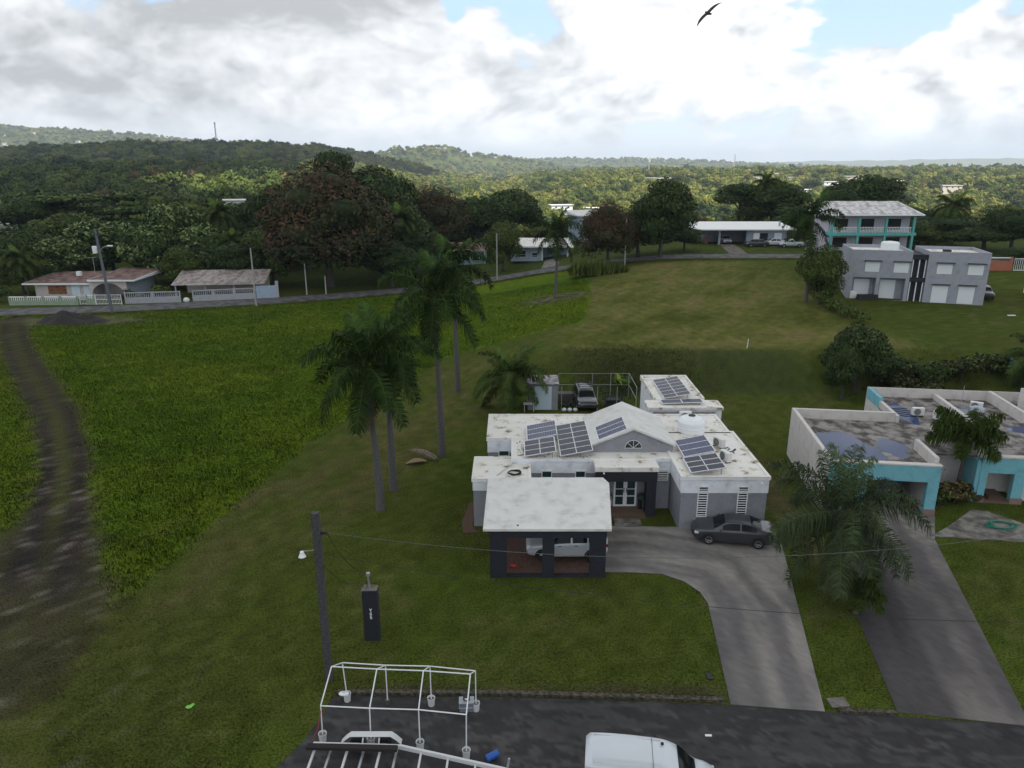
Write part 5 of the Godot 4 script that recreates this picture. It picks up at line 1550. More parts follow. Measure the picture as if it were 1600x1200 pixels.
# ---------------------------------------------------------------- things by the street
func make_street_things() -> void:
	# timber utility pole
	var woody := worn("weathered_timber", lin(0.085, 0.082, 0.085), 0.95, 1.2, noise_tex("timber", 0.02, 5, [[0.0, 0.5], [0.5, 0.85], [1.0, 1.1]]), 1.5)
	var p := thing("utility_pole", "tall grey square utility pole on the lawn beside the pipe frame", "pole", Vector3(-7.75, 0, -26.0))
	var sh := MB.new()
	sh.prism(PackedVector2Array([Vector2(-0.14, 0.14), Vector2(0.14, 0.14), Vector2(0.14, -0.14), Vector2(-0.14, -0.14)]), -0.3, [7.85])
	part("shaft", sh, woody, p)
	var arm := part("lamp_arm", bar(Vector3(-0.1, 6.25, 0.1), Vector3(-0.42, 6.45, 0.55), 0.04), m_metal(), p)
	var lm := MB.new()
	lm.lathe([Vector2(0.001, 0.12), Vector2(0.07, 0.12), Vector2(0.09, 0.02), Vector2(0.15, -0.10), Vector2(0.13, -0.10), Vector2(0.001, -0.02)], 14, Vector3(-0.46, 6.36, 0.62))
	part("lamp_head", lm, m_trim(), p)
	part("bracket", bx(Vector3(0.171, 6.9, -0.05), Vector3(0.4, 7.02, 0.05)), m_iron(), p)
	# dark meter pillar with house number
	var mp := thing("meter_pillar", "dark navy meter pillar with white number plate standing on the lawn", "meter post", Vector3(-6.42, 0, -28.85))
	part("pillar", bx(Vector3(-0.34, 0, -0.2), Vector3(0.34, 2.62, 0.2), 0.012), m_navy(), mp)
	part("cap", bx(Vector3(-0.35, 2.621, -0.21), Vector3(0.35, 2.67, 0.21)), m_concrete(), mp)
	part("service_mast", bar(Vector3(0.0, 2.67, 0), Vector3(-0.05, 3.25, 0), 0.07), m_metal(), mp)
	part("weather_head", bx(Vector3(-0.13, 3.25, -0.08), Vector3(0.05, 3.45, 0.08), 0.03), m_metal(), mp)
	part("conduit", bar(Vector3(-0.2, 2.67, 0.05), Vector3(-0.2, 2.85, 0.05), 0.06), m_metal(), mp)
	var font := SystemFont.new()
	font.font_names = PackedStringArray(["Droid Sans"])
	font.font_weight = 700
	var yy := 1.62
	for s in ["Y", "6", "5"]:
		var tm := TextMesh.new()
		tm.text = s
		tm.font = font
		tm.font_size = 32
		tm.pixel_size = 0.0068
		tm.depth = 0.012
		var t := put("house_number", tm, m_trim(), mp)
		t.position = Vector3(0.02, yy, 0.207)
		yy -= 0.19
	# overhead wires
	var wires := [[Vector3(-7.55, 7.0, -26.0), Vector3(21, 6.0, -27.5), 1.1, "thick twisted overhead cable running right from the utility pole"], [Vector3(-7.55, 6.0, -26.0), Vector3(24, 3.9, -24.5), 0.9, "thin lower overhead cable running right from the utility pole"], [Vector3(-7.35, 6.95, -26.0), Vector3(-6.5, 3.4, -28.85), 0.45, "service cable drooping from utility pole to meter pillar"], [Vector3(-7.6, 5.5, -26.0), Vector3(-6.6, 2.85, -28.8), 0.35, "second slack cable between utility pole and meter pillar"]]
	for w in wires:
		var pts := []
		for i in 33:
			var t := i / 32.0
			pts.append(w[0].lerp(w[1], t) - Vector3(0, w[2] * 4.0 * t * (1 - t), 0))
		tag(part("overhead_wire", tube(pts, [0.012], 5), m_black() if w[2] != 1.1 else mat("grey_cable", lin(0.10, 0.10, 0.10), 0.6)), w[3], "wire")
	# pipe canopy frame on buckets
	var pvc := mat("white_pipe", lin(0.75, 0.76, 0.78), 0.45)
	var back := [Vector3(-6.71, 0, -24.75), Vector3(-5.04, 0, -24.57), Vector3(-3.26, 0, -24.5), Vector3(-1.44, 0, -24.21)]
	var front := [Vector3(-7.17, 0, -22.58), Vector3(-5.3, 0, -22.36), Vector3(-3.43, 0, -22.17), Vector3(-1.68, 0, -21.77)]
	var btop := [Vector3(-6.8, 1.84, -24.75), Vector3(-5.04, 1.86, -24.57), Vector3(-3.26, 1.87, -24.5), Vector3(-1.44, 1.88, -24.21)]
	var ftop := [Vector3(-7.14, 1.62, -22.58), Vector3(-5.27, 1.70, -22.36), Vector3(-3.43, 1.80, -22.17), Vector3(-1.65, 1.93, -21.77)]
	var ridge := [Vector3(-6.93, 2.50, -23.67), Vector3(-5.15, 2.55, -23.46), Vector3(-3.36, 2.58, -23.33), Vector3(-1.56, 2.70, -22.99)]
	var fr := thing("canopy_frame", "bare white pipe canopy frame standing in buckets on the street edge", "frame")
	for i in 4:
		part("leg", tube([back[i] + Vector3(0, 0.12, 0), btop[i]], [0.024], 8), pvc, fr)
		part("leg", tube([front[i] + Vector3(0, 0.12, 0), ftop[i]], [0.024], 8), pvc, fr)
		part("rafter", tube([btop[i], ridge[i]], [0.024], 8), pvc, fr)
		part("rafter", tube([ridge[i], ftop[i]], [0.026], 8), pvc, fr)
		if i < 3:
			for q in [btop, ridge, ftop]: part("purlin", tube([q[i], q[i + 1]], [0.024], 8), pvc, fr)
	var words := ["at the back left corner of the pipe frame, with a rag", "second from left in the frame's back row", "third from left in the frame's back row", "at the back right corner of the pipe frame beside grey crates", "at the front left corner of the pipe frame", "second from left in the frame's front row", "third from left in the frame's front row", "at the front right corner of the pipe frame"]
	for i in 8:
		var at: Vector3 = back[i] if i < 4 else front[i - 4]
		var bk := thing("bucket", "white bucket " + words[i] if i != 1 else "small brown pot second from left in the frame's back row", "bucket", at + Vector3(0, 0.012, 0), 0.0, "buckets weighting the pipe frame")
		var k := 0.62 if i == 1 else 1.0
		var bm := MB.new()
		bm.lathe([Vector2(0.001, 0), Vector2(0.125 * k, 0), Vector2(0.15 * k, 0.33 * k), Vector2(0.16 * k, 0.33 * k), Vector2(0.16 * k, 0.37 * k), Vector2(0.145 * k, 0.37 * k), Vector2(0.13 * k, 0.30 * k)], 18)
		part("shell", bm, mat("bucket_white", lin(0.62, 0.62, 0.62), 0.5) if i != 1 else mat("pot_brown", lin(0.10, 0.085, 0.07), 0.9), bk)
		var fm := MB.new()
		fm.lathe([Vector2(0.135 * k, 0.30 * k), Vector2(0.001, 0.31 * k)], 14)
		part("concrete_fill", fm, m_concrete(), bk)
		if i == 0:
			var rg := MB.new()
			rg.blob(Vector3(-0.12, 0.36, 0.02), Vector3(0.22, 0.07, 0.14), 6, 10, 0.8, fbm)
			part("rag", rg, m_trim(), bk)
	for i in 2:
		var cr := thing("crate", ["lower grey plastic crate beside the right back bucket", "upper grey plastic crate beside the right back bucket"][i], "crate", Vector3(-1.82, 0.012 + i * 0.23, -24.25), 0.05, "grey crates by the bucket")
		part("tub", bx(Vector3(-0.28, 0, -0.18), Vector3(0.28, 0.2, 0.18), 0.02), mat("grey_crate", lin(0.16, 0.18, 0.22), 0.6), cr)
		part("rim", bx(Vector3(-0.30, 0.201, -0.20), Vector3(0.30, 0.228, 0.20)), mat("pale_crate_rim", lin(0.35, 0.37, 0.40), 0.6), cr)
	var mo := thing("small_engine", "small black machine on top of the grey crates", "machine", Vector3(-1.82, 0.47, -24.25))
	part("housing", bx(Vector3(-0.13, 0, -0.1), Vector3(0.13, 0.2, 0.1), 0.04), m_black(), mo)
	part("dial", bx(Vector3(-0.06, 0.08, 0.101), Vector3(0.06, 0.16, 0.11)), m_trim(), mo)
	# boat trailer along the lower edge
	var tr := thing("boat_trailer", "white boat trailer with padded rails along the lower edge of the street", "trailer")
	var wp := mat("chipped_white_steel", lin(0.60, 0.60, 0.60), 0.5)
	part("side_rail", bar(Vector3(-7.3, 0.55, -21.85), Vector3(-4.1, 0.55, -21.72), 0.09, 0.14), wp, tr)
	part("tongue_rail", bar(Vector3(-4.1, 0.55, -21.72), Vector3(0.1, 0.55, -20.55), 0.09, 0.16), wp, tr)
	part("side_rail", bar(Vector3(-7.2, 0.55, -19.2), Vector3(-4.0, 0.55, -19.1), 0.09, 0.14), wp, tr)
	part("tongue_rail", bar(Vector3(-4.0, 0.55, -19.1), Vector3(0.1, 0.55, -20.35), 0.09, 0.16), wp, tr)
	part("bunk", bar(Vector3(-7.45, 0.72, -21.55), Vector3(-4.15, 0.72, -21.45), 0.22, 0.12), mat("dark_carpet", lin(0.02, 0.014, 0.014), 0.95), tr)
	part("bunk", bar(Vector3(-7.45, 0.72, -19.5), Vector3(-4.15, 0.72, -19.45), 0.22, 0.12), mat("dark_carpet"), tr)
	for i in 6:
		var x := -7.2 + i * 0.6
		part("cross_member", bar(Vector3(x, 0.5, -21.75), Vector3(x - 0.05, 0.5, -19.2), 0.08), m_metal() if i % 2 else wp, tr)
	for i in 3: part("strut", bar(Vector3(-3.3 + i * 1.0, 0.5, -21.5 + i * 0.28), Vector3(-3.35 + i * 1.0, 0.5, -19.4 - i * 0.3), 0.07), wp, tr)
	for s in [-22.12, -18.9]:
		var fd := []
		for r in 2:
			var row := []
			for k in 13:
				var t := k / 12.0
				var yy2 := 0.40 + 0.36 * minf(1.0, sin(PI * t) * 2.2)
				row.append(Vector3(-6.35 + 2.25 * t, yy2, s + (0.15 if r else -0.13)))
			fd.append(row)
		var fm := MB.new()
		fm.grid(fd)
		part("fender", fm, wp, tr)
		for x in [-5.75, -4.75]:
			var ty := MB.new()
			ty.tf = Transform3D(Basis(Vector3.RIGHT, PI / 2), Vector3(x, 0.30, s))
			ty.lathe([Vector2(0.15, -0.09), Vector2(0.29, -0.09), Vector2(0.29, 0.09), Vector2(0.15, 0.09), Vector2(0.15, -0.09)], 20)
			part("wheel", ty, mat("tyre_rubber"), tr)
	for x in [-5.5, -4.9]: part("fender_stay", bar(Vector3(x, 0.55, -21.85), Vector3(x, 0.70, -22.0), 0.05), wp, tr)
	part("jack", bar(Vector3(-0.25, 0.02, -20.7), Vector3(-0.1, 0.95, -20.75), 0.07), m_metal(), tr)
	var bl := thing("blue_drum", "blue plastic canister by the trailer's tongue on the street", "canister", Vector3(-0.72, 0.16, -21.7), 0.4)
	var bd := MB.new()
	bd.tf = Transform3D(Basis(Vector3.BACK, PI / 2 + 0.2), Vector3.ZERO)
	bd.lathe([Vector2(0.001, -0.24), Vector2(0.12, -0.24), Vector2(0.145, -0.2), Vector2(0.13, -0.06), Vector2(0.145, 0), Vector2(0.13, 0.06), Vector2(0.145, 0.2), Vector2(0.12, 0.24), Vector2(0.001, 0.24)], 16)
	part("shell", bd, mat("blue_plastic", lin(0.02, 0.10, 0.42), 0.45), bl)
	tag(part("red_strap", tube([Vector3(-7.14, 1.5, -22.6), Vector3(-7.25, 0.8, -22.4), Vector3(-7.35, 0.62, -21.95)], [0.02], 5), mat("red_webbing", lin(0.25, 0.03, 0.02), 0.8)), "red strap tied from the pipe frame down to the trailer", "strap")
	var rt := thing("red_toy", "small red object on the carport floor near the left pillar", "toy", Vector3(0.08, 0.056, -34.9))
	var rtm := MB.new()
	rtm.blob(Vector3(0, 0.12, 0), Vector3(0.2, 0.13, 0.14), 6, 10, 0.4, fbm)
	part("shape", rtm, mat("red_plastic", lin(0.35, 0.02, 0.03), 0.5), rt)
	var gl := MB.new()
	gl.blob(Vector3(-13.0, 0.05, -24.35), Vector3(0.12, 0.03, 0.09), 5, 8, 0.9, fbm)
	gl.blob(Vector3(-12.9, 0.06, -24.45), Vector3(0.07, 0.03, 0.08), 5, 8, 0.9, fbm)
	tag(part("plastic_scrap", gl, mat("lime_plastic", lin(0.18, 0.55, 0.06), 0.5)), "bright lime scrap lying on the lawn at lower left", "litter")
	tag(part("paper_scrap", bx(Vector3(7.4, 0.013, -22.9), Vector3(7.65, 0.03, -22.8)), m_trim()), "white scrap of paper lying on the street right of the van", "litter")
	tag(part("valve_box", bx(Vector3(8.3, 0.0, -26.4), Vector3(8.55, 0.06, -26.0), 0.01), m_iron()), "small dark valve box in the lawn beside the drive", "valve box")
	# potted plants at the porch
	for i in 2:
		var x: float = [6.1, 8.05][i]
		var pt := thing("potted_plant", ["leafy plant in a white pot left of the double door", "leafy plant in a tall dark pot right of the double door"][i], "plant", Vector3(x, 0.18, -41.72))
		var pm := MB.new()
		pm.lathe([Vector2(0.001, 0), Vector2(0.11, 0), Vector2(0.14, 0.6), Vector2(0.12, 0.6), Vector2(0.001, 0.57)], 14)
		part("pot", pm, m_trim() if i == 0 else m_black(), pt)
		var lf := leaves_mesh(40 + i, [Vector3(0, 0.85, 0)], [Vector3(0.24, 0.3, 0.24)], 90, 0.10, [Color(0.03, 0.06, 0.02), Color(0.05, 0.08, 0.03)])
		put("foliage", lf, tinted("leaf_green", 0.6, 0.3, 0.25), pt)
	# poles beside the far road
	var up := thing("utility_pole", "leaning utility pole with transformer and street lamp by the pink house", "pole", on(-58.9, -105.9))
	var sh2 := MB.new()
	sh2.tube([Vector3(0, -0.3, 0), Vector3(-0.25, 6, 0), Vector3(-0.55, 12.0, 0)], [0.24, 0.20, 0.15], 10)
	part("shaft", sh2, m_paint("blue_grey_steel", 0.12, 0.135, 0.16), up)
	var tf2 := MB.new()
	tf2.lathe([Vector2(0.001, 8.6), Vector2(0.34, 8.6), Vector2(0.36, 9.5), Vector2(0.3, 9.6), Vector2(0.001, 9.65)], 14, Vector3(-0.95, 0, 0.1))
	part("transformer", tf2, m_trim(), up)
	part("cross_arm", bar(Vector3(-0.6, 11.3, 0.1), Vector3(0.5, 11.2, 0.1), 0.10), m_iron(), up)
	part("lamp_arm", tube([Vector3(-0.3, 8.9, 0.1), Vector3(0.4, 9.5, 0.3), Vector3(1.2, 9.7, 0.5)], [0.05], 6), m_metal(), up)
	part("lamp_head", bx(Vector3(1.1, 9.6, 0.35), Vector3(1.9, 9.8, 0.65), 0.06), m_trim(), up)
	var poles := [[-39.3, -110.8, 8.8, "thin pale concrete pole by the pale blue wall end"], [-2.7, -131.5, 8.3, "thin pale pole on the verge before the white-roofed house"], [19.3, -125.6, 8.0, "thin pale pole right of the tall green clump"], [-34.2, -120.8, 5.2, "dark slender post under the red-leaved mango tree"], [-31.2, -121.6, 3.0, "short pale post right of the slender dark post"]]
	for q in poles:
		var at := on(q[0], q[1])
		var o := thing("thin_pole", q[3], "pole", at, 0.0, "thin poles along the far road")
		part("shaft", tube([Vector3(0, -0.3, 0), Vector3(0, q[2], 0)], [0.13, 0.10], 8), m_paint("pale_concrete_pole", 0.34, 0.33, 0.31), o)
	var pt2 := [Vector3(-59.4, 11.2, -105.8), Vector3(-39.3, 8.7, -110.8), Vector3(-2.7, 9.6, -131.5), Vector3(19.3, 12.0, -125.6)]
	var spans := ["from the leaning pole to the pale concrete pole", "passing in front of the red-leaved mango tree", "crossing behind the royal palm to the tall green clump"]
	for i in 3:
		var pts := []
		for k in 17:
			var t := k / 16.0
			pts.append(pt2[i].lerp(pt2[i + 1], t) - Vector3(0, 3.2 * t * (1 - t), 0))
		tag(part("power_line", tube(pts, [0.035], 4), m_iron()), "dark power line " + spans[i], "wire")
	# bird
	var bd2 := thing("soaring_bird", "dark hawk-like bird soaring with spread wings in the bright sky", "bird", EYE + Vector3(0.2684, 0.1973, -1.1045) * 21.0)
	var wb := MB.new()
	var fl := Basis(Vector3(0, 0, 1), deg_to_rad(43)) * Basis(Vector3(1, 0, 0), deg_to_rad(28))
	wb.tf = Transform3D(fl, Vector3.ZERO)
	var wing := []
	for k in range(-12, 13):
		var t := k / 12.0
		var a := absf(t)
		var c := 0.075 * (1.0 - pow(a, 3.0)) + 0.012
		var sweep := 0.05 * a * a
		var dih := 0.05 * a - 0.10 * a * a * a
		var row := []
		for e in 8:
			var th := TAU * e / 8.0
			row.append(Vector3(t * 0.46, dih + sin(th) * 0.013 * (1.2 - a), cos(th) * c + sweep))
		wing.append(row)
	wb.grid(wing, true, true)
	var spine := []
	for k in 11:
		var t := k / 10.0
		var r: float = [0.006, 0.028, 0.034, 0.04, 0.05, 0.052, 0.045, 0.034, 0.022, 0.016, 0.008][k]
		var row := []
		for e in 8: row.append(Vector3(cos(TAU * e / 8.0) * r * (1.0 if t < 0.72 else 1.0 + (t - 0.72) * 7.0), -0.012 + sin(TAU * e / 8.0) * r * (1.0 if t < 0.72 else 0.45), -0.17 + t * 0.36))
		spine.append(row)
	wb.grid(spine, true, false)
	part("plumage", wb, mat("dark_feathers", lin(0.035, 0.025, 0.022), 0.85), bd2)

# ---------------------------------------------------------------- vegetation
func leaves_mesh(seed_: int, cs: Array, rs: Array, count: int, size: float, pal: Array, tip := Color.BLACK, tips := 0.0, flat := 0.0, core := false, droop := 0.2) -> ArrayMesh:
	var r := RandomNumberGenerator.new()
	r.seed = seed_
	var m := MB.new()
	m.use_col = true
	var area := []
	var total := 0.0
	for q in rs:
		total += q.x * q.y + q.x * q.z
		area.append(total)
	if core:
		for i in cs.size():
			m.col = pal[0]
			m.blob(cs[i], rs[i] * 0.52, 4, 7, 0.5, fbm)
	for i in count:
		var pick := r.randf() * total
		var k := 0
		while area[k] < pick: k += 1
		var d := Vector3(r.randfn(), r.randfn() * 0.9 + 0.22, r.randfn()).normalized()
		var rad := 1.0 - 0.34 * pow(r.randf(), 1.6)
		var p: Vector3 = cs[k] + d * rs[k] * rad
		var nn := (d + Vector3(r.randfn(), r.randfn() + 0.5, r.randfn()) * 0.62).normalized()
		nn = nn.lerp(Vector3.UP, flat).normalized()
		if nn.dot(d) < 0: nn = -nn
		var t := nn.cross(Vector3(r.randfn(), r.randfn(), r.randfn())).normalized()
		var b := nn.cross(t)
		var s := size * r.randf_range(0.6, 1.35)
		var sh := (nn * 0.55 + d * 0.65).normalized()
		var c: Color = pal[r.randi() % pal.size()]
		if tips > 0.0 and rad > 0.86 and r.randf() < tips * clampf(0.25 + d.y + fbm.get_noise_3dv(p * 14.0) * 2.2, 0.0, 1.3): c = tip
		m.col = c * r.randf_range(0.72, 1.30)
		var a0 := p - t * s * 0.62
		var a1 := p + b * s * 0.34 + t * s * 0.05
		var a2 := p + t * s * 0.66 - Vector3(0, s * droop, 0)
		var a3 := p - b * s * 0.34 + t * s * 0.05
		if (a2 - a0).cross(a1 - a0).dot(nn) > 0:
			m.trin(a0, a1, a2, sh, sh, sh); m.trin(a0, a2, a3, sh, sh, sh)
		else:
			m.trin(a0, a2, a1, sh, sh, sh); m.trin(a0, a3, a2, sh, sh, sh)
	return m.mesh()

func crown_lobes(seed_: int, n: int, w: float, y0: float, y1: float, tier := false) -> Array:
	var r := RandomNumberGenerator.new()
	r.seed = seed_
	var cs := []
	var rs := []
	for i in n:
		var a := i * 2.4 + r.randf() * 0.9
		var q := sqrt((i + 0.5) / n) * 0.74
		var t := clampf(r.randf_range(0.15, 0.62) + (1.0 - q) * 0.34, 0, 0.92)
		if tier: t = float(i % 4) / 4.0 + 0.12
		var k := r.randf_range(0.22, 0.36) * (1.12 - 0.35 * q)
		cs.append(Vector3(cos(a) * q * w * 0.5, lerpf(y0, y1, t), sin(a) * q * w * 0.5))
		rs.append(Vector3(w * k, (y1 - y0) * (k * 0.78 if not tier else 0.10), w * k) * 0.92)
	return [cs, rs]

var protos := {}
const G0 := [Color(0.026, 0.044, 0.012), Color(0.036, 0.060, 0.015), Color(0.048, 0.074, 0.019), Color(0.030, 0.050, 0.016)]
const G1 := [Color(0.034, 0.058, 0.016), Color(0.052, 0.084, 0.021), Color(0.075, 0.110, 0.030), Color(0.044, 0.070, 0.022)]
const G2 := [Color(0.030, 0.042, 0.014), Color(0.040, 0.052, 0.016), Color(0.060, 0.046, 0.020)]
const G4 := [Color(0.042, 0.064, 0.014), Color(0.062, 0.090, 0.018), Color(0.080, 0.108, 0.022)]

# kinds: 0 dark broad, 1 big pale-tipped leaves, 2 red-flushed mango, 3 tall and open, 4 olive bushy, 5 tiered, 6 fine dark
func tree(kind: int, x: float, z: float, w: float, h: float, label: String, group := "") -> void:
	var at := on(x, z)
	var names := ["broad_tree", "large_leaved_tree", "mango_tree", "tall_open_tree", "bushy_tree", "tiered_tree", "feathery_tree"]
	var o: Node3D
	var key := kind * 10 + (absi(int(x * 7.0)) % 2 if kind in [0, 1, 4] else 0)
	if protos.has(key):
		o = copy(protos[key], at, 0.0, 1.0, label, group)
	else:
		o = thing(names[kind], label, "tree", at, 0.0, group)
		protos[key] = o
		var low: float = [1.2, 1.0, 0.6, 4.6, 0.4, 2.0, 1.0][kind]
		var lb := crown_lobes(100 + key, [17, 16, 24, 11, 13, 13, 15][kind], 10.0, low, 10.0, kind == 5)
		var leaf: Array = [[15000, 0.34], [8500, 0.52], [24000, 0.26], [5200, 0.36], [12000, 0.34], [11000, 0.36], [15000, 0.26]][kind]
		var pal: Array = [G0, G1, G2, G0, G4, G1, G0][kind]
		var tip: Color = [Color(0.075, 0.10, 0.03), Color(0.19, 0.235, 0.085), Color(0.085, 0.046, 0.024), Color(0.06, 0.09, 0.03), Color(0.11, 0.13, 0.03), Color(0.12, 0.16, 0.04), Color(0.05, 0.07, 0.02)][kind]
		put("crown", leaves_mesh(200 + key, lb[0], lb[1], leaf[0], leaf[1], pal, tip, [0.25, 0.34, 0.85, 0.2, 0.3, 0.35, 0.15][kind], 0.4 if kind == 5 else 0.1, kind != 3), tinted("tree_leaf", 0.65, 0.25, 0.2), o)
		var tm := MB.new()
		tm.tube([Vector3(0, -0.6, 0), Vector3(0.05, 1.0, 0.05), Vector3(-0.1, 3.5, 0.1), Vector3(0.1, 6.0, 0)], [0.42, 0.30, 0.22, 0.12], 8)
		part("trunk", tm, m_bark(), o)
		for i in 4:
			var e: Vector3 = lb[0][i * 2]
			part("limb", tube([Vector3(0, 2.6 + i * 0.5, 0.05), Vector3(e.x * 0.5, (e.y + 3.0) * 0.5, e.z * 0.5), e], [0.16, 0.11, 0.04], 6), m_bark(), o)
	o.transform = Transform3D(Basis(Vector3.UP, x * 1.7 + z).scaled_local(Vector3(w / 10.0, h / 10.0, w / 10.0)), at)

# a feather frond along +x, rising at `lift` degrees and bending down by `bend`
func frond_mesh(seed_: int, length: float, lift: float, bend: float, leaf: float, plume: float, nodes: int, c0: Color, c1: Color, wide := 0.06) -> ArrayMesh:
	var r := RandomNumberGenerator.new()
	r.seed = seed_
	var m := MB.new()
	m.use_col = true
	var pts := []
	var p := Vector3.ZERO
	var seg := 14
	var sway := r.randf_range(-0.25, 0.25)
	for i in seg + 1:
		pts.append(p)
		var t := float(i) / seg
		var an := deg_to_rad(lift - bend * pow(t, 1.25))
		p += Vector3(cos(an), sin(an), sway * t * cos(an)) * length / seg
	m.col = Color(0.085, 0.10, 0.03)
	var rr := []
	for i in seg + 1: rr.append(lerpf(0.045, 0.010, float(i) / seg))
	m.tube(pts, rr, 4, false)
	for i in nodes:
		var t := 0.10 + 0.90 * (i + r.randf() * 0.6) / nodes
		var k := minf(t * seg, seg - 0.001)
		var a: Vector3 = pts[int(k)].lerp(pts[int(k) + 1], k - int(k))
		var along: Vector3 = (pts[int(k) + 1] - pts[int(k)]).normalized()
		var side0 := along.cross(Vector3.UP).normalized()
		var up := side0.cross(along)
		var ll := leaf * (0.45 + 0.75 * sin(PI * clampf(t * 0.92 + 0.08, 0, 1))) * r.randf_range(0.85, 1.1)
		for sd in [-1.0, 1.0]:
			var roll := r.randf_range(-plume, plume)
			var dir: Vector3 = (side0 * sd * cos(roll) + up * (sin(roll) + 0.12) + along * r.randf_range(0.35, 0.7)).normalized()
			var mid: Vector3 = a + dir * ll * 0.55
			var tip: Vector3 = a + dir * ll * 0.92 - Vector3(0, ll * r.randf_range(0.35, 0.7), 0)
			var w: Vector3 = along * wide * 0.5
			m.col = c0.lerp(c1, r.randf()) * r.randf_range(0.75, 1.2)
			var n1 := (mid - a).cross(along).normalized()
			if n1.y < 0: n1 = -n1
			if (mid + w - (a - w * 0.6)).cross(a + w * 0.6 - (a - w * 0.6)).dot(n1) > 0:
				m.trin(a - w * 0.6, a + w * 0.6, mid + w, n1, n1, n1); m.trin(a - w * 0.6, mid + w, mid - w, n1, n1, n1); m.trin(mid - w, mid + w, tip, n1, n1, n1)
			else:
				m.trin(a - w * 0.6, mid + w, a + w * 0.6, n1, n1, n1); m.trin(a - w * 0.6, mid - w, mid + w, n1, n1, n1); m.trin(mid - w, tip, mid + w, n1, n1, n1)
	return m.mesh()

# kinds: royal, coconut, queen, foxtail
func palm(kind: String, label: String, at: Vector3, height: float, lean: Vector2, seed_: int, size := 1.0, group := "") -> Node3D:
	var o := thing(kind + "_palm", label, "palm tree", at, 0.0, group)
	var r := RandomNumberGenerator.new()
	r.seed = seed_
	var lm := tinted("palm_leaf", 0.7, 0.15, 0.14)
	var d := {"royal": [4.3, 0.95, 0.5, 70, Color(0.017, 0.034, 0.009), Color(0.038, 0.066, 0.016), 0.085], "coconut": [4.2, 0.9, 0.25, 66, Color(0.034, 0.058, 0.013), Color(0.070, 0.100, 0.024), 0.09], "queen": [4.6, 0.85, 0.8, 96, Color(0.036, 0.056, 0.025), Color(0.075, 0.100, 0.048), 0.058], "foxtail": [2.5, 0.72, 1.5, 96, Color(0.030, 0.054, 0.011), Color(0.070, 0.100, 0.020), 0.085]}
	var q: Array = d[kind]
	if not protos.has(kind):
		var set_ := []
		var lifts := [[82, 45], [66, 85], [50, 105], [34, 105], [16, 95], [-8, 75], [-38, 45]]
		for i in 7: set_.append(frond_mesh(300 + i + kind.hash() % 50, q[0] * (0.8 if i == 0 else 1.0), lifts[i][0], lifts[i][1] * (0.62 if kind == "foxtail" else 1.0), q[1], q[2], q[3], q[4] if i else q[4] * 2.2, q[5] if i else q[5] * 1.9, q[6]))
		protos[kind] = set_
	var top := Vector3(lean.x, height, lean.y)
	var thick: float = {"royal": 0.25, "coconut": 0.16, "queen": 0.17, "foxtail": 0.14}[kind]
	var tp := []
	var tr := []
	for i in 9:
		var t := i / 8.0
		tp.append(Vector3(lean.x * t * t, -0.2 + (height + 0.2) * t, lean.y * t * t))
		tr.append(thick * (1.28 if i == 0 else 1.0 + 0.10 * sin(t * 7.0) - 0.32 * t))
	var bark := worn("palm_bark_" + kind, lin(0.15, 0.14, 0.135) if kind == "royal" else lin(0.15, 0.125, 0.10), 0.95, 1.6, noise_tex("bark_grain", 0.03, 4, [[0.0, 0.5], [1.0, 1.1]]), 1.0)
	part("trunk", tube(tp, tr, 12), bark, o)
	var head := top
	if kind in ["royal", "foxtail"]:
		var cs := 1.3 * size if kind == "royal" else 0.7
		part("crownshaft", tube([top, top + Vector3(0, cs * 0.5, 0), top + Vector3(0, cs, 0)], [thick * 0.86, thick * 0.78, thick * 0.4], 10), mat("crownshaft_green", lin(0.07, 0.115, 0.035), 0.5), o)
		head = top + Vector3(0, cs * 0.92, 0)
	var n: int = {"royal": 16, "coconut": 24, "queen": 30, "foxtail": 13}[kind]
	for i in n:
		var k: int = clampi(int(7.0 * pow((i + 0.5) / n, 0.85)), 0, 6)
		if kind == "foxtail": k = clampi(k, 1, 4)
		var f := put("frond", protos[kind][k], lm, o)
		f.position = head - Vector3(0, 0.03 * i * (0.6 if kind != "coconut" else 0.3), 0)
		f.basis = Basis(Vector3.UP, i * 2.399 + r.randf_range(-0.3, 0.3)) * Basis(Vector3.BACK, deg_to_rad(r.randf_range(-8, 8))) * Basis(Vector3.RIGHT, r.randf_range(-0.35, 0.35))
		f.basis = f.basis.scaled(Vector3.ONE * size * r.randf_range(0.88, 1.08))
	if kind == "royal":   # one dead frond and a flower stalk below the shaft
		var df := put("dead_frond", protos[kind][6], mat("dead_frond_brown", lin(0.11, 0.075, 0.045), 0.9), o)
		df.position = top + Vector3(0, 0.1, 0)
		df.basis = (Basis(Vector3.UP, r.randf() * TAU) * Basis(Vector3.BACK, -0.75)).scaled(Vector3.ONE * 0.7 * size)
	if kind == "coconut":
		for i in 5:
			var cm := MB.new()
			cm.blob(top + Vector3(cos(i * 1.3) * 0.22, -0.25, sin(i * 1.3) * 0.22), Vector3(0.13, 0.16, 0.13), 6, 8)
			part("coconut", cm, mat("coconut_husk", lin(0.12, 0.11, 0.03), 0.7), o)
	return o

func scatter(called: String, label: String, category: String, mesh: Mesh, m: Material, xf: Array, cols: PackedColorArray) -> void:
	var mm := MultiMesh.new()
	mm.transform_format = MultiMesh.TRANSFORM_3D
	mm.use_colors = true
	mm.mesh = mesh
	mm.instance_count = xf.size()
	for i in xf.size():
		mm.set_instance_transform(i, xf[i])
		mm.set_instance_color(i, cols[i])
	var o := MultiMeshInstance3D.new()
	o.multimesh = mm
	o.material_override = m
	o.name = numbered(called)
	add_child(o)
	stuff(o, label, category)

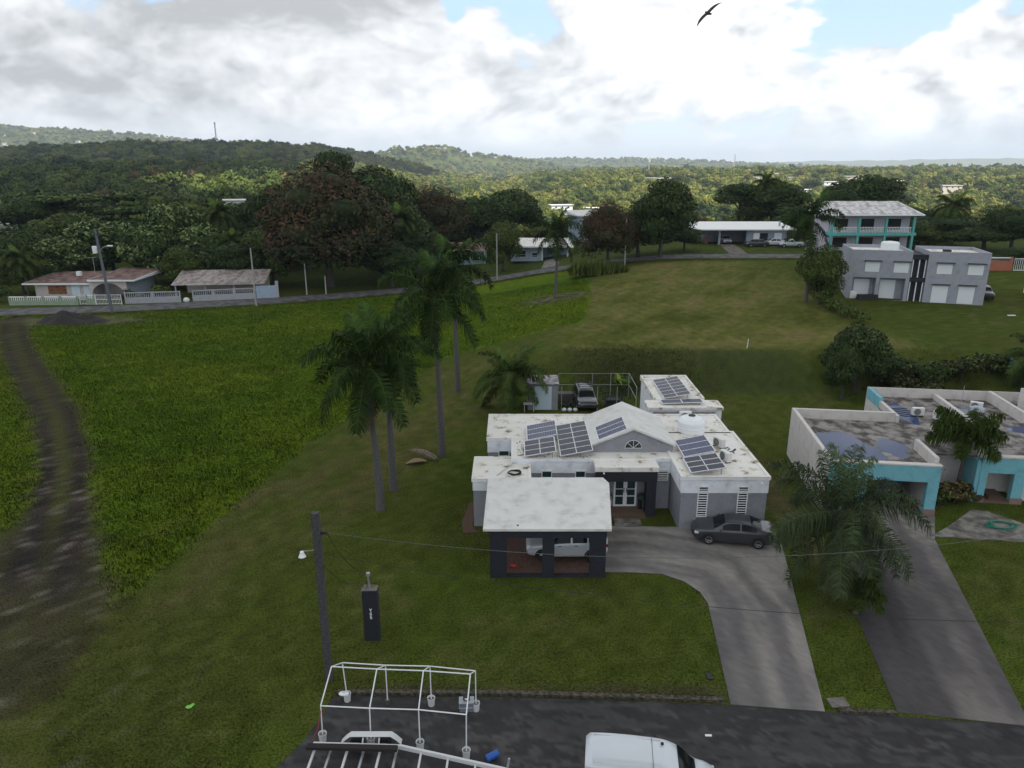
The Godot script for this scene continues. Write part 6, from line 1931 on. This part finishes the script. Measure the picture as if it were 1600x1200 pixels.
func tuft_mesh(seed_: int, blades: int, spread: float, h: float, w: float) -> ArrayMesh:
	var r := RandomNumberGenerator.new()
	r.seed = seed_
	var m := MB.new()
	m.use_col = true
	for i in blades:
		var a := r.randf() * TAU
		var p := Vector3(cos(a), 0, sin(a)) * spread * sqrt(r.randf())
		var b := r.randf() * TAU
		var s := Vector3(cos(b), 0, sin(b)) * w
		var tip := p + Vector3(r.randfn() * h * 0.35, h * r.randf_range(0.6, 1.2), r.randfn() * h * 0.35)
		m.col = Color(1, 1, 1) * r.randf_range(0.75, 1.25)
		var nn := Vector3(r.randfn() * 0.2, 1, r.randfn() * 0.2).normalized()
		m.trin(p - s, p + s, tip, nn, nn, nn)
	return m.mesh()

func make_grass() -> void:
	var r := RandomNumberGenerator.new()
	r.seed = 31
	var gm := tinted("grass_blade", 0.8, 0.2, 0.3)
	var tall := [tuft_mesh(1, 13, 0.46, 0.15, 0.016), tuft_mesh(2, 13, 0.5, 0.12, 0.018)]
	var short := [tuft_mesh(3, 8, 0.26, 0.035, 0.014), tuft_mesh(4, 8, 0.28, 0.03, 0.016)]
	var xa := [[], []]
	var ca := [PackedColorArray(), PackedColorArray()]
	var n := 0
	while n < 80000:
		var d := 26.0 + 92.0 * r.randf()
		var x := -d * 0.78 + r.randf() * (d * 0.78 + 14.0)
		var p := Vector2(x, d)
		n += 1
		if not Geometry2D.is_point_in_polygon(p, uncut): continue
		if off_line(p, track) < 1.9 + sst(46, 30, d) * 1.4 + 0.8 * nz(x, d, 60.0): continue
		if Vector2((x + 60) * 0.35, d - 100).length() < 2.4: continue
		var k := r.randi() % 2
		var s := r.randf_range(0.7, 1.35) * (1.0 + 0.45 * nz(x, -d, 30.0))
		xa[k].append(Transform3D(Basis(Vector3.UP, r.randf() * TAU).scaled(Vector3(s * 1.25, s, s * 1.25)), on(x, -d)))
		var c := soil(x, -d)
		if c.g < c.r * 1.15:
			xa[k].pop_back()
			continue
		ca[k].append(Color(c.r * 1.35, c.g * 1.35, c.b * 1.25))
	for k in 2: scatter("tall_grass", "uncut bright green grass of the left field", "grass", tall[k], gm, xa[k], ca[k])
	xa = [[], []]
	ca = [PackedColorArray(), PackedColorArray()]
	n = 0
	while n < 60000:
		n += 1
		var d := 21.0 + 44.0 * pow(r.randf(), 1.3)
		if r.randf() < sst(40, 64, d): continue
		var x := (r.randf() * 2.0 - 1.0) * d * 0.78
		var p := Vector2(x, d)
		if Geometry2D.is_point_in_polygon(p, uncut): continue
		var z := -d
		if x > -9.6 and d < 25.3: continue
		if x > -2.6 and x < 16.0 and d > 33.9 and d < 51: continue
		if x > 8.6 and x < 15.8 and d < 40 and x < 12.5 + (d - 24.1) * 0.225 + 0.1 and (d > 33 or x > 8.7 + (d - 24.5) * 0.13): continue
		if x > 15.2 and x < 26.4 and d < 42.5 and x > 15.3 + maxf(0, d - 24) * 0.2 and x < 20.2 + (d - 23.3) * 0.31: continue
		if x > 19.0 and d > 37.2 and d < 60.0: continue
		var k := r.randi() % 2
		var s := r.randf_range(0.7, 1.3)
		xa[k].append(Transform3D(Basis(Vector3.UP, r.randf() * TAU).scaled(Vector3(s, s, s)), on(x, z)))
		var c := soil(x, z)
		ca[k].append(Color(c.r * 1.25, c.g * 1.25, c.b * 1.2))
	for k in 2: scatter("lawn_grass", "short mown grass of the lawns round the house", "grass", short[k], gm, xa[k], ca[k])
	# weeds on the bank, along the kerb and beside the far road
	xa = [[], []]
	ca = [PackedColorArray(), PackedColorArray()]
	for i in 11000:
		var x := 11.5 + r.randfn() * 4.2 if i % 3 else r.randf_range(30, 46)
		var d := 69.3 + r.randfn() * 1.9
		if i % 4 == 0:
			var t := r.randf() * (far_road.size() - 7) + 3.0
			var a: Vector2 = far_road[int(t)].lerp(far_road[int(t) + 1], t - int(t))
			x = a.x + r.randfn() * 0.6
			d = a.y - 3.6 - absf(r.randfn()) * 1.0
		elif i % 4 == 1 and i < 4000:
			x = r.randf_range(-7.5, 8.4)
			d = 24.95 + r.randfn() * 0.14
		elif i % 4 == 1: continue
		var s := r.randf_range(0.4, 1.2) * (0.35 if d < 30.0 else 1.0)
		xa[i % 2].append(Transform3D(Basis(Vector3.UP, r.randf() * TAU).scaled(Vector3(s, s, s)), on(x, -d)))
		var c := Color(0.085, 0.095, 0.030).lerp(Color(0.15, 0.125, 0.06), clampf(nz(x, -d, 60.0) + 0.2, 0, 1)) * r.randf_range(0.7, 1.2)
		ca[i % 2].append(c)
	for k in 2: scatter("rough_weeds", "rough weeds on the bank, kerb and far verge", "weeds", tall[k], gm, xa[k], ca[k])

var house_spots := []

func make_forest() -> void:
	var r := RandomNumberGenerator.new()
	r.seed = 8
	var lm := tinted("forest_leaf", 0.7, 0.2, 0.15)
	var white := [Color(0.75, 0.75, 0.75), Color(1, 1, 1), Color(1.25, 1.25, 1.1)]
	var near := []
	for i in 4:
		var lb := crown_lobes(500 + i, 11, 9.0, 1.0, 8.5)
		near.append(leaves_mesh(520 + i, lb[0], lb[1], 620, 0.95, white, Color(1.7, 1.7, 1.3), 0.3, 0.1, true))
	var far := []
	for i in 3:
		var lb := crown_lobes(540 + i, 7, 12.0, 0.0, 9.0)
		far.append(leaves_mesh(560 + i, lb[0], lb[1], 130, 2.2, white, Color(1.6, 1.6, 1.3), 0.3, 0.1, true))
	var xs := [[], [], [], [], [], [], []]
	var cs := []
	for i in 7: cs.append(PackedColorArray())
	var tints := [Color(0.038, 0.062, 0.018), Color(0.085, 0.118, 0.026), Color(0.150, 0.178, 0.040), Color(0.215, 0.222, 0.056), Color(0.14, 0.11, 0.045)]
	var tries := 0
	while tries < 86000:
		tries += 1
		var a := r.randf_range(-0.80, 0.80)
		var d := 150.0 + 1150.0 * pow(r.randf(), 0.62)
		if tries > 50000: d = 1250.0 + 3600.0 * pow(r.randf(), 0.7)
		if d < 650.0: a *= 1.6
		var x := a * d
		if d < 185.0 and x > -22.0: continue
		if d < 205.0 and x > -30.0 and x < 90.0: continue
		var open := nz(x, -d, 0.9) + 0.5 * nz(x + 3000, -d, 3.0)
		if a > -0.15 and open > 0.16 and r.randf() < 0.88: continue
		if a <= -0.15 and open > 0.30 and r.randf() < 0.8: continue
		var hidden := false
		for h in house_spots:
			if absf(x - h.x * (d / h.y)) < 11.0 and d > h.y - 70.0 and d < h.y + 9.0:
				hidden = true
				break
		if hidden: continue
		var k := r.randi() % 4 if d < 1250.0 else 4 + r.randi() % 3
		var s := r.randf_range(0.55, 1.25) * (1.0 + 0.25 * nz(x, -d, 2.0))
		if d < 520.0 and a > -0.15: s *= 0.62
		if d > 450.0: s *= 1.3
		var hgt := s * r.randf_range(0.8, 1.25)
		xs[k].append(Transform3D(Basis(Vector3.UP, r.randf() * TAU).scaled(Vector3(s, hgt, s)), on(x, -d, -0.4)))
		var t := clampf(0.45 + nz(x + 900, -d, 1.3) * 1.1 + r.randfn() * 0.22, 0, 1) * 3.0
		if a < -0.12 and d < 700.0: t *= 0.5
		var c: Color = tints[int(t)].lerp(tints[mini(int(t) + 1, 3)], t - int(t))
		if r.randf() < 0.03: c = tints[4]
		cs[k].append(c * r.randf_range(0.85, 1.15))
	for k in 7:
		scatter("wooded_hills", "dense tropical woods covering the valley and far hills", "woods", near[k] if k < 4 else far[k - 4], lm, xs[k], cs[k])

func m_bark() -> Material:
	return worn("bark", lin(0.11, 0.09, 0.075), 0.95, 2.0, noise_tex("bark_grain", 0.03, 4, [[0.0, 0.5], [1.0, 1.1]]))

func bush(called: String, label: String, at: Vector3, size: Vector3, pal: Array, seed_: int, leaf := 0.22, n := 900, tip := Color(0.10, 0.13, 0.03), category := "bush") -> void:
	var o := thing(called, label, category, at)
	var lb := crown_lobes(seed_, 8, size.x, 0.1 * size.y, size.y)
	for i in lb[0].size():
		lb[0][i].z *= size.z / size.x
		lb[1][i].z *= size.z / size.x
		lb[1][i].y = maxf(lb[1][i].y, size.y * 0.22)
	put("foliage", leaves_mesh(seed_ + 7, lb[0], lb[1], n, leaf, pal, tip, 0.3, 0.0, true), tinted("tree_leaf", 0.65, 0.25, 0.2), o)
	part("stem", tube([Vector3(0, -0.2, 0), Vector3(0.05, size.y * 0.5, 0)], [0.08, 0.04], 6), m_bark(), o)

func plant_everything() -> void:
	# things of the near ground first
	palm("royal", "nearest royal palm with a swollen pale trunk on the lawn", Vector3(-8.31, 0, -41.94), 8.3, Vector2(-0.45, 0.1), 1)
	palm("royal", "royal palm just behind the nearest one, crowns overlapping", Vector3(-7.94, 0, -44.78), 8.7, Vector2(-0.1, 0.0), 2, 0.95)
	palm("royal", "tall royal palm left of the house beside the fallen frond", Vector3(-5.23, 0, -50.82), 11.0, Vector2(-0.3, 0.2), 3, 1.05)
	palm("royal", "royal palm farther back between tall palm and road", on(-5.22, -66.83), 10.6, Vector2(-0.2, 0.0), 4)
	palm("royal", "lone royal palm on the upper field near the far road", on(6.4, -105.7), 8.2, Vector2(0.1, 0.0), 5)
	palm("royal", "tall dark royal palm at the left corner of the grey house", on(38.9, -95.6), 9.6, Vector2(-0.4, 0.0), 6, 1.05)
	palm("coconut", "young coconut palm behind the grey shed's left side", Vector3(-0.3, 0, -61.6), 3.1, Vector2(0.3, 0.0), 7, 0.95)
	palm("queen", "big drooping feathery palm between the two driveways", Vector3(16.95, 0, -33.2), 4.3, Vector2(-0.3, 0.0), 8, 0.93)
	palm("foxtail", "small bushy palm at the foot of the big drooping one", Vector3(16.75, 0, -30.8), 0.7, Vector2(0.1, 0.0), 18, 0.5)
	palm("foxtail", "bushy foxtail palm before the turquoise house", Vector3(29.3, 0, -44.0), 3.5, Vector2(0.1, 0.0), 9, 1.0)
	palm("coconut", "coconut palm standing tall among the woods at left", on(-55.0, -139.0), 12.0, Vector2(0.5, 0), 10, 0.95)
	palm("coconut", "second coconut palm lower among the woods behind the tin shed", on(-50.0, -131.0), 7.5, Vector2(0.3, 0), 11, 0.85)
	palm("coconut", "yellowing coconut palm left of the pink house", on(-79.7, -119.5), 6.2, Vector2(-0.3, 0), 12, 0.85)
	palm("coconut", "palm hidden in the dark trees right of the red mango", on(-21.5, -138.0), 11.0, Vector2(0.6, 0), 13)
	palm("coconut", "palm above the trees behind the carport house", on(61.0, -182.0), 11.5, Vector2(0.4, 0), 14)
	palm("coconut", "palm behind the feathery tree right of the balcony house", on(88.0, -150.0), 7.5, Vector2(0.4, 0), 15, 1.1)
	palm("coconut", "palm fronds at the right edge above the blue tarp", on(50.0, -67.0), 3.2, Vector2(0.2, 0), 16, 0.95)
	palm("coconut", "palm in the wood above the pink house's left end", on(-108.0, -175.0), 11.0, Vector2(0.4, 0), 17)
	var list := [
		[4, -82.2, -122.0, 7.4, 6.8, "low olive bush tree at the left picture edge behind the green wall"],
		[0, -92.2, -138.0, 13.0, 10.8, "dark broad tree left of the pink house near the picture edge"],
		[4, -92.5, -152.0, 15.6, 11.7, "olive bushy tree rising behind the left end of the pink house"],
		[0, -122.2, -195.0, 21.5, 15.2, "dark broad tree standing far back above the pink house's left end"],
		[5, -98.9, -178.0, 25.7, 14.8, "wide tiered tree with flat layers of foliage above the leaning pole"],
		[1, -76.3, -140.0, 14.4, 10.6, "pale-tipped large-leaved tree behind the middle of the pink house"],
		[1, -78.6, -130.0, 10.1, 8.4, "pale-tipped large-leaved tree behind the pink house's left half"],
		[1, -64.4, -131.0, 10.1, 10.5, "pale-tipped large-leaved tree behind the pink house's right end"],
		[1, -62.4, -137.0, 10.5, 13.5, "tallest pale-tipped large-leaved tree, between pink house and tin shed"],
		[1, -55.4, -133.0, 11.4, 10.4, "pale-tipped large-leaved tree behind the tin shed"],
		[4, -56.4, -126.0, 7.7, 6.6, "low olive bush tree between pink house and tin shed"],
		[0, -47.5, -128.0, 8.9, 7.2, "dark broad tree behind the right end of the tin shed"],
		[0, -52.6, -152.0, 14.3, 12.3, "dark broad tree far behind the tin shed, left of the red mango"],
		[4, -42.8, -131.0, 10.1, 10.8, "olive bushy tree at the left foot of the red mango"],
		[2, -32.1, -129.0, 21.8, 19.2, "huge domed mango tree flushed with red-brown new leaves"],
		[0, -45.8, -150.0, 14.0, 15.5, "dark broad tree at the upper left shoulder of the red mango"],
		[0, -26.0, -146.0, 16.1, 16.9, "dark broad tree right of the red mango crown"],
		[0, -31.3, -166.0, 19.5, 21.9, "tall dark broad tree behind the red mango crown"],
		[3, -39.2, -168.0, 11.2, 25.0, "tallest open-crowned tree standing above the red mango"],
		[0, -21.2, -142.0, 13.4, 12.3, "dark broad tree by the road bend right of the red mango"],
		[0, -21.2, -129.0, 10.1, 7.6, "low dark tree hanging over the road left of the royal palms"],
		[2, -18.1, -172.0, 17.5, 14.7, "smaller reddish mango tree behind the blue shack"],
		[4, -18.3, -142.0, 8.6, 9.3, "olive bushy tree left of the blue shack"],
		[0, -8.2, -176.0, 14.9, 14.4, "dark broad tree behind the right end of the blue shack"],
		[0, -0.5, -182.0, 16.9, 15.4, "dark broad tree behind the white-roofed house"],
		[4, -1.7, -142.0, 7.3, 9.6, "small olive tree between the blue shack and the white-roofed house"],
		[4, -13.5, -186.0, 14.3, 9.1, "olive bushy tree behind the middle of the blue shack"],
		[2, 16.6, -128.0, 9.8, 10.1, "reddish dark mango tree left of the tall tree by the road"],
		[0, 26.3, -131.0, 10.5, 12.5, "tall dark tree by the road left of the carport house"],
		[0, 22.9, -134.0, 12.6, 7.6, "dark broad tree between the two tall roadside trees"],
		[0, 32.5, -139.0, 7.2, 4.4, "small dark tree at the left end of the carport house"],
		[3, 56.6, -186.0, 14.1, 12.2, "open-crowned tree behind the carport house roof"],
		[0, 63.2, -182.0, 15.4, 11.0, "dark broad tree behind the right end of the carport house"],
		[0, 63.6, -165.0, 11.3, 7.3, "dark broad tree right of the white parked cars"],
		[0, 81.4, -172.0, 17.4, 14.3, "large domed dark tree behind the balcony house roof"],
		[0, 73.2, -165.0, 11.2, 9.5, "dark broad tree behind the balcony house's left end"],
		[0, 82.2, -158.0, 13.5, 7.7, "dark broad tree at the right shoulder of the large domed tree"],
		[6, 85.3, -146.0, 15.0, 6.2, "feathery dark tree right of the balcony house"],
		[4, 78.1, -142.0, 9.8, 4.7, "olive bushy tree at the right end of the balcony house"],
		[0, 88.2, -138.0, 14.2, 5.6, "dark broad tree above the coral wall"],
		[6, 90.5, -134.0, 11.4, 8.9, "feathery dark tree at the right picture edge"],
		[0, 84.2, -122.0, 7.4, 2.8, "low dark tree at the right picture edge beside the white gate"],
		[4, 40.0, -94.0, 6.1, 6.9, "olive bushy tree at the left corner of the grey house"],
		[0, 32.8, -66.5, 6.2, 7.0, "dark tree behind the turquoise house's left end"],
		[0, 30.6, -64.5, 3.5, 4.8, "low dark tree at the left foot of the tree behind the turquoise house"],
		[6, 37.0, -68.0, 4.6, 2.5, "feathery dark bush tree behind the turquoise house roof"]]
	for t in list: tree(t[0], t[1], t[2], t[3], t[4], t[5], "trees round the houses and road")
	# bushes
	bush("shrub", "croton shrub at the foot of the foxtail palm", Vector3(28.6, 0, -43.0), Vector3(2.6, 1.4, 1.4), [Color(0.05, 0.055, 0.02), Color(0.09, 0.10, 0.03), Color(0.09, 0.05, 0.03)], 601, 0.16, 1500, Color(0.17, 0.17, 0.05))
	bush("shrub", "low dark shrub between croton and turquoise garage", Vector3(27.3, 0, -42.6), Vector3(1.5, 0.9, 1.0), G0, 602, 0.14, 700)
	bush("shrub", "low reddish shrub right of the croton by the porch", Vector3(30.2, 0, -43.2), Vector3(1.5, 0.7, 0.8), [Color(0.07, 0.05, 0.02), Color(0.04, 0.05, 0.02)], 603, 0.12, 600)
	var spots := [[36.5, -66.0, 4.5, 3.0], [40.2, -67.2, 4.2, 2.6], [43.8, -68.3, 4.6, 2.4], [47.0, -69.2, 4.0, 2.0], [38.2, -64.2, 3.4, 2.0], [34.4, -62.5, 3.0, 1.8]]
	var wh := ["beside the dark tree behind the turquoise house", "in the middle of the hedge behind the turquoise house", "right of the middle of the hedge behind the turquoise house", "at the right end of the hedge near the blue tarp", "low in front of the hedge behind the turquoise house", "against the rear corner of the turquoise house"]
	for i in 6: bush("hedge_bush", "dark overgrown bush " + wh[i], on(spots[i][0], spots[i][1]), Vector3(spots[i][2], spots[i][3], 3.0), G0 if i % 2 else G2, 610 + i, 0.24, 1500)
	var row := [[40.0, -92.6, 2.6, 2.2], [40.4, -90.2, 2.4, 1.8], [40.9, -87.6, 2.4, 1.5], [41.2, -84.6, 2.2, 1.3]]
	var rw := ["nearest the grey house", "second from the grey house", "third from the grey house", "farthest down from the grey house"]
	for i in 4: bush("boundary_bush", "bush of the lawn boundary row, " + rw[i], on(row[i][0], row[i][1]), Vector3(row[i][2], row[i][3], 2.2), G4, 630 + i, 0.22, 900)
	bush("shrub", "grey-green shrub by the blue side wall of the pink house", on(-60.4, -113.9), Vector3(2.4, 2.2, 1.6), G0, 640, 0.22, 800)
	bush("shrub", "bright shrub between the pink house and tin shed", on(-56.6, -117.0), Vector3(3.4, 2.2, 2.4), G4, 641, 0.26, 900)
	bush("shrub", "dark shrub under the boarded window end by the green wall", on(-81.0, -113.5), Vector3(6.0, 2.6, 3.0), G1, 642, 0.26, 1200)
	bush("banana_clump", "banana leaves beside the annex at the foot of the bank", Vector3(10.6, 0.1, -66.0), Vector3(1.8, 2.0, 1.6), [Color(0.06, 0.10, 0.02), Color(0.10, 0.15, 0.03)], 643, 0.7, 60, Color(0.16, 0.22, 0.04), "plant")
	# tall cane clump by the far road
	var cc := thing("cane_clump", "bright green clump of tall cane grass by the far road", "grass clump", on(14.1, -119.6))
	var cr := RandomNumberGenerator.new()
	cr.seed = 71
	var cm := MB.new()
	cm.use_col = true
	for i in 3200:
		var p := Vector3(cr.randf_range(-4.9, 4.9), 0, cr.randf_range(-1.5, 1.5))
		p.y = 0.02
		var h := cr.randf_range(1.2, 2.7) * (1.0 - 0.5 * pow(absf(p.x) / 5.0, 3.0))
		var b := cr.randf() * TAU
		var s := Vector3(cos(b), 0, sin(b)) * 0.07
		var tip := p + Vector3(cr.randfn() * 0.35, h, cr.randfn() * 0.35)
		cm.col = Color(0.13, 0.18, 0.028).lerp(Color(0.20, 0.23, 0.05), cr.randf()) * cr.randf_range(0.7, 1.2)
		var nn := Vector3(cr.randfn() * 0.5, 0.8, cr.randfn() * 0.5 + 0.4).normalized()
		cm.trin(p - s, p + s, tip, nn, nn, nn)
	stuff(part("blades", cm, tinted("grass_blade", 0.8, 0.2, 0.3), cc))
	# fallen frond and its sheath
	var ff := thing("fallen_frond", "dry fallen palm frond curled on the lawn by the tall palm", "palm frond", Vector3(-5.3, 0.06, -49.7), 2.75)
	put("leaf", frond_mesh(900, 2.6, 30, 50, 0.34, 0.2, 56, Color(0.20, 0.14, 0.125), Color(0.32, 0.235, 0.21), 0.07), tinted("palm_leaf"), ff)
	var shg := []
	for i in 9:
		var rowp := []
		for k in 7: rowp.append(Vector3(-0.75 + i * 0.19, 0.06 + 0.24 * pow((k - 3) / 3.0, 2.0) * sin(PI * (i + 0.6) / 9.6), (k - 3) / 3.0 * 0.36 * sin(PI * (i + 0.6) / 9.6)))
		shg.append(rowp)
	var sm := MB.new()
	sm.grid(shg)
	var so := thing("palm_sheath", "pale dry palm sheath lying open on the lawn", "palm sheath", Vector3(-7.0, 0.0, -49.3), 0.3)
	part("husk", sm, worn("dry_husk", lin(0.40, 0.30, 0.18), 0.8, 1.5, noise_tex("bark_grain", 0.03, 4, [])), so)
	# mound of dark soil, trash logs, tarp
	var md := MB.new()
	var mg := []
	for i in 15:
		var rp := []
		for k in 19:
			var u := i / 14.0 * 2 - 1
			var v := k / 18.0 * 2 - 1
			var e := clampf(1.0 - sqrt(u * u + v * v), 0, 1)
			rp.append(Vector3(v * 5.0, -0.05 + 1.7 * pow(e, 0.8) * (0.8 + 0.9 * fbm.get_noise_2d(u * 160, v * 160)) , -u * 2.2))
		mg.append(rp)
	md.grid(mg, false, true)
	var mo := thing("soil_mound", "dark heap of soil dumped beside the far road at left", "soil heap", on(-60.8, -99.2))
	part("heap", md, worn("dark_soil", lin(0.030, 0.026, 0.024), 0.95, 1.5, noise_tex("soil", 0.03, 5, [[0.0, 0.5], [1.0, 1.3]]), 3.0), mo)
	var logs := [[4.4, -106.6, 0.5, "dead branch on the ground left of the lone royal palm"], [7.6, -104.4, -0.4, "bleached dead branch right of the lone royal palm"], [5.2, -103.6, 0.9, "short dead branch in front of the lone royal palm"], [8.9, -105.4, 0.2, "long dead branch farthest right of the lone royal palm"]]
	for l in logs:
		var lo := thing("dead_branch", l[3], "branch", on(l[0], l[1]), l[2])
		part("limb", tube([Vector3(-1.4, 0.12, 0), Vector3(-0.4, 0.22, 0.1), Vector3(0.5, 0.15, -0.1), Vector3(1.3, 0.35, 0.05)], [0.10, 0.09, 0.07, 0.03], 7), worn("dead_wood", lin(0.23, 0.19, 0.16), 0.95, 1.0, noise_tex("bark_grain", 0.03, 4, [])), lo)
		part("twig", tube([Vector3(0.2, 0.18, 0), Vector3(0.6, 0.4, 0.5)], [0.05, 0.02], 5), mat("dead_wood"), lo)
	var tp := []
	for i in 7:
		var rp := []
		for k in 9:
			var u := i / 6.0 * 2 - 1
			var v := k / 8.0 * 2 - 1
			rp.append(Vector3(v * 1.7, 0.05 + 0.9 * (1 - u * u) * (1 - v * v * 0.8) + 0.12 * fbm.get_noise_2d(u * 200, v * 200), -u * 1.2))
		tp.append(rp)
	var tm := MB.new()
	tm.grid(tp, false, true)
	var to := thing("blue_tarp", "blue tarpaulin draped over a heap at the right edge", "tarpaulin", on(48.8, -70.2))
	part("sheet", tm, mat("blue_tarpaulin", lin(0.03, 0.14, 0.42), 0.5), to)
	tag(part("white_post", bar(on(24.4, -73.6), on(24.4, -73.6) + Vector3(0.08, 1.0, 0), 0.06), m_trim()), "short white stake standing on the edge of the upper lawn", "stake")
	tag(part("white_board", bx(on(61.0, -88.5), on(61.0, -88.5) + Vector3(0.9, 0.08, 0.3)), m_trim()), "white board lying on the lawn below the grey house", "board")

func _ready() -> void:
	rng.seed = 11
	fbm.seed = 5
	fbm.frequency = 0.01
	fbm.fractal_octaves = 5
	fine.seed = 9
	fine.frequency = 0.05
	fine.fractal_octaves = 3
	# ---- camera
	var cam := Camera3D.new()
	cam.name = "camera"
	cam.fov = 2.0 * rad_to_deg(atan(600.0 / 1140.0))
	cam.near = 0.3
	cam.far = 40000.0
	cam.position = EYE
	cam.rotation_degrees = Vector3(PITCH, 0, 0)
	add_child(cam)
	cam.current = true
	# ---- sky, haze and exposure
	var env := Environment.new()
	env.background_mode = Environment.BG_SKY
	env.sky = make_sky()
	env.background_energy_multiplier = 1.0
	env.tonemap_mode = Environment.TONE_MAPPER_LINEAR
	env.tonemap_exposure = 1.62
	env.fog_enabled = true
	env.fog_density = 0.00012
	env.fog_light_color = Color(0.86, 0.92, 1.0)
	env.sdfgi_enabled = true
	env.ssao_enabled = true
	env.ssil_enabled = true
	var we := WorldEnvironment.new()
	we.environment = env
	add_child(we)
	# ---- sun, high behind the viewer's right shoulder
	var sun := DirectionalLight3D.new()
	sun.name = "sun"
	sun.light_energy = 1.6
	sun.light_color = Color(1.0, 0.96, 0.88)
	sun.light_angular_distance = 0.5
	sun.shadow_enabled = true
	add_child(sun)
	var to_sun := Vector3(0.42, 0.82, 0.38).normalized()
	sun.look_at_from_position(to_sun * 100.0, Vector3.ZERO)
	print("sky ", Time.get_ticks_msec())
	make_terrain()
	print("terrain ", Time.get_ticks_msec())
	var lift := to_sun * (1500.0 / to_sun.y)
	for s in CLOUD_SPOTS:
		make_cloud(s[2], lift + s[0], s[1], s[3])
	build_all()
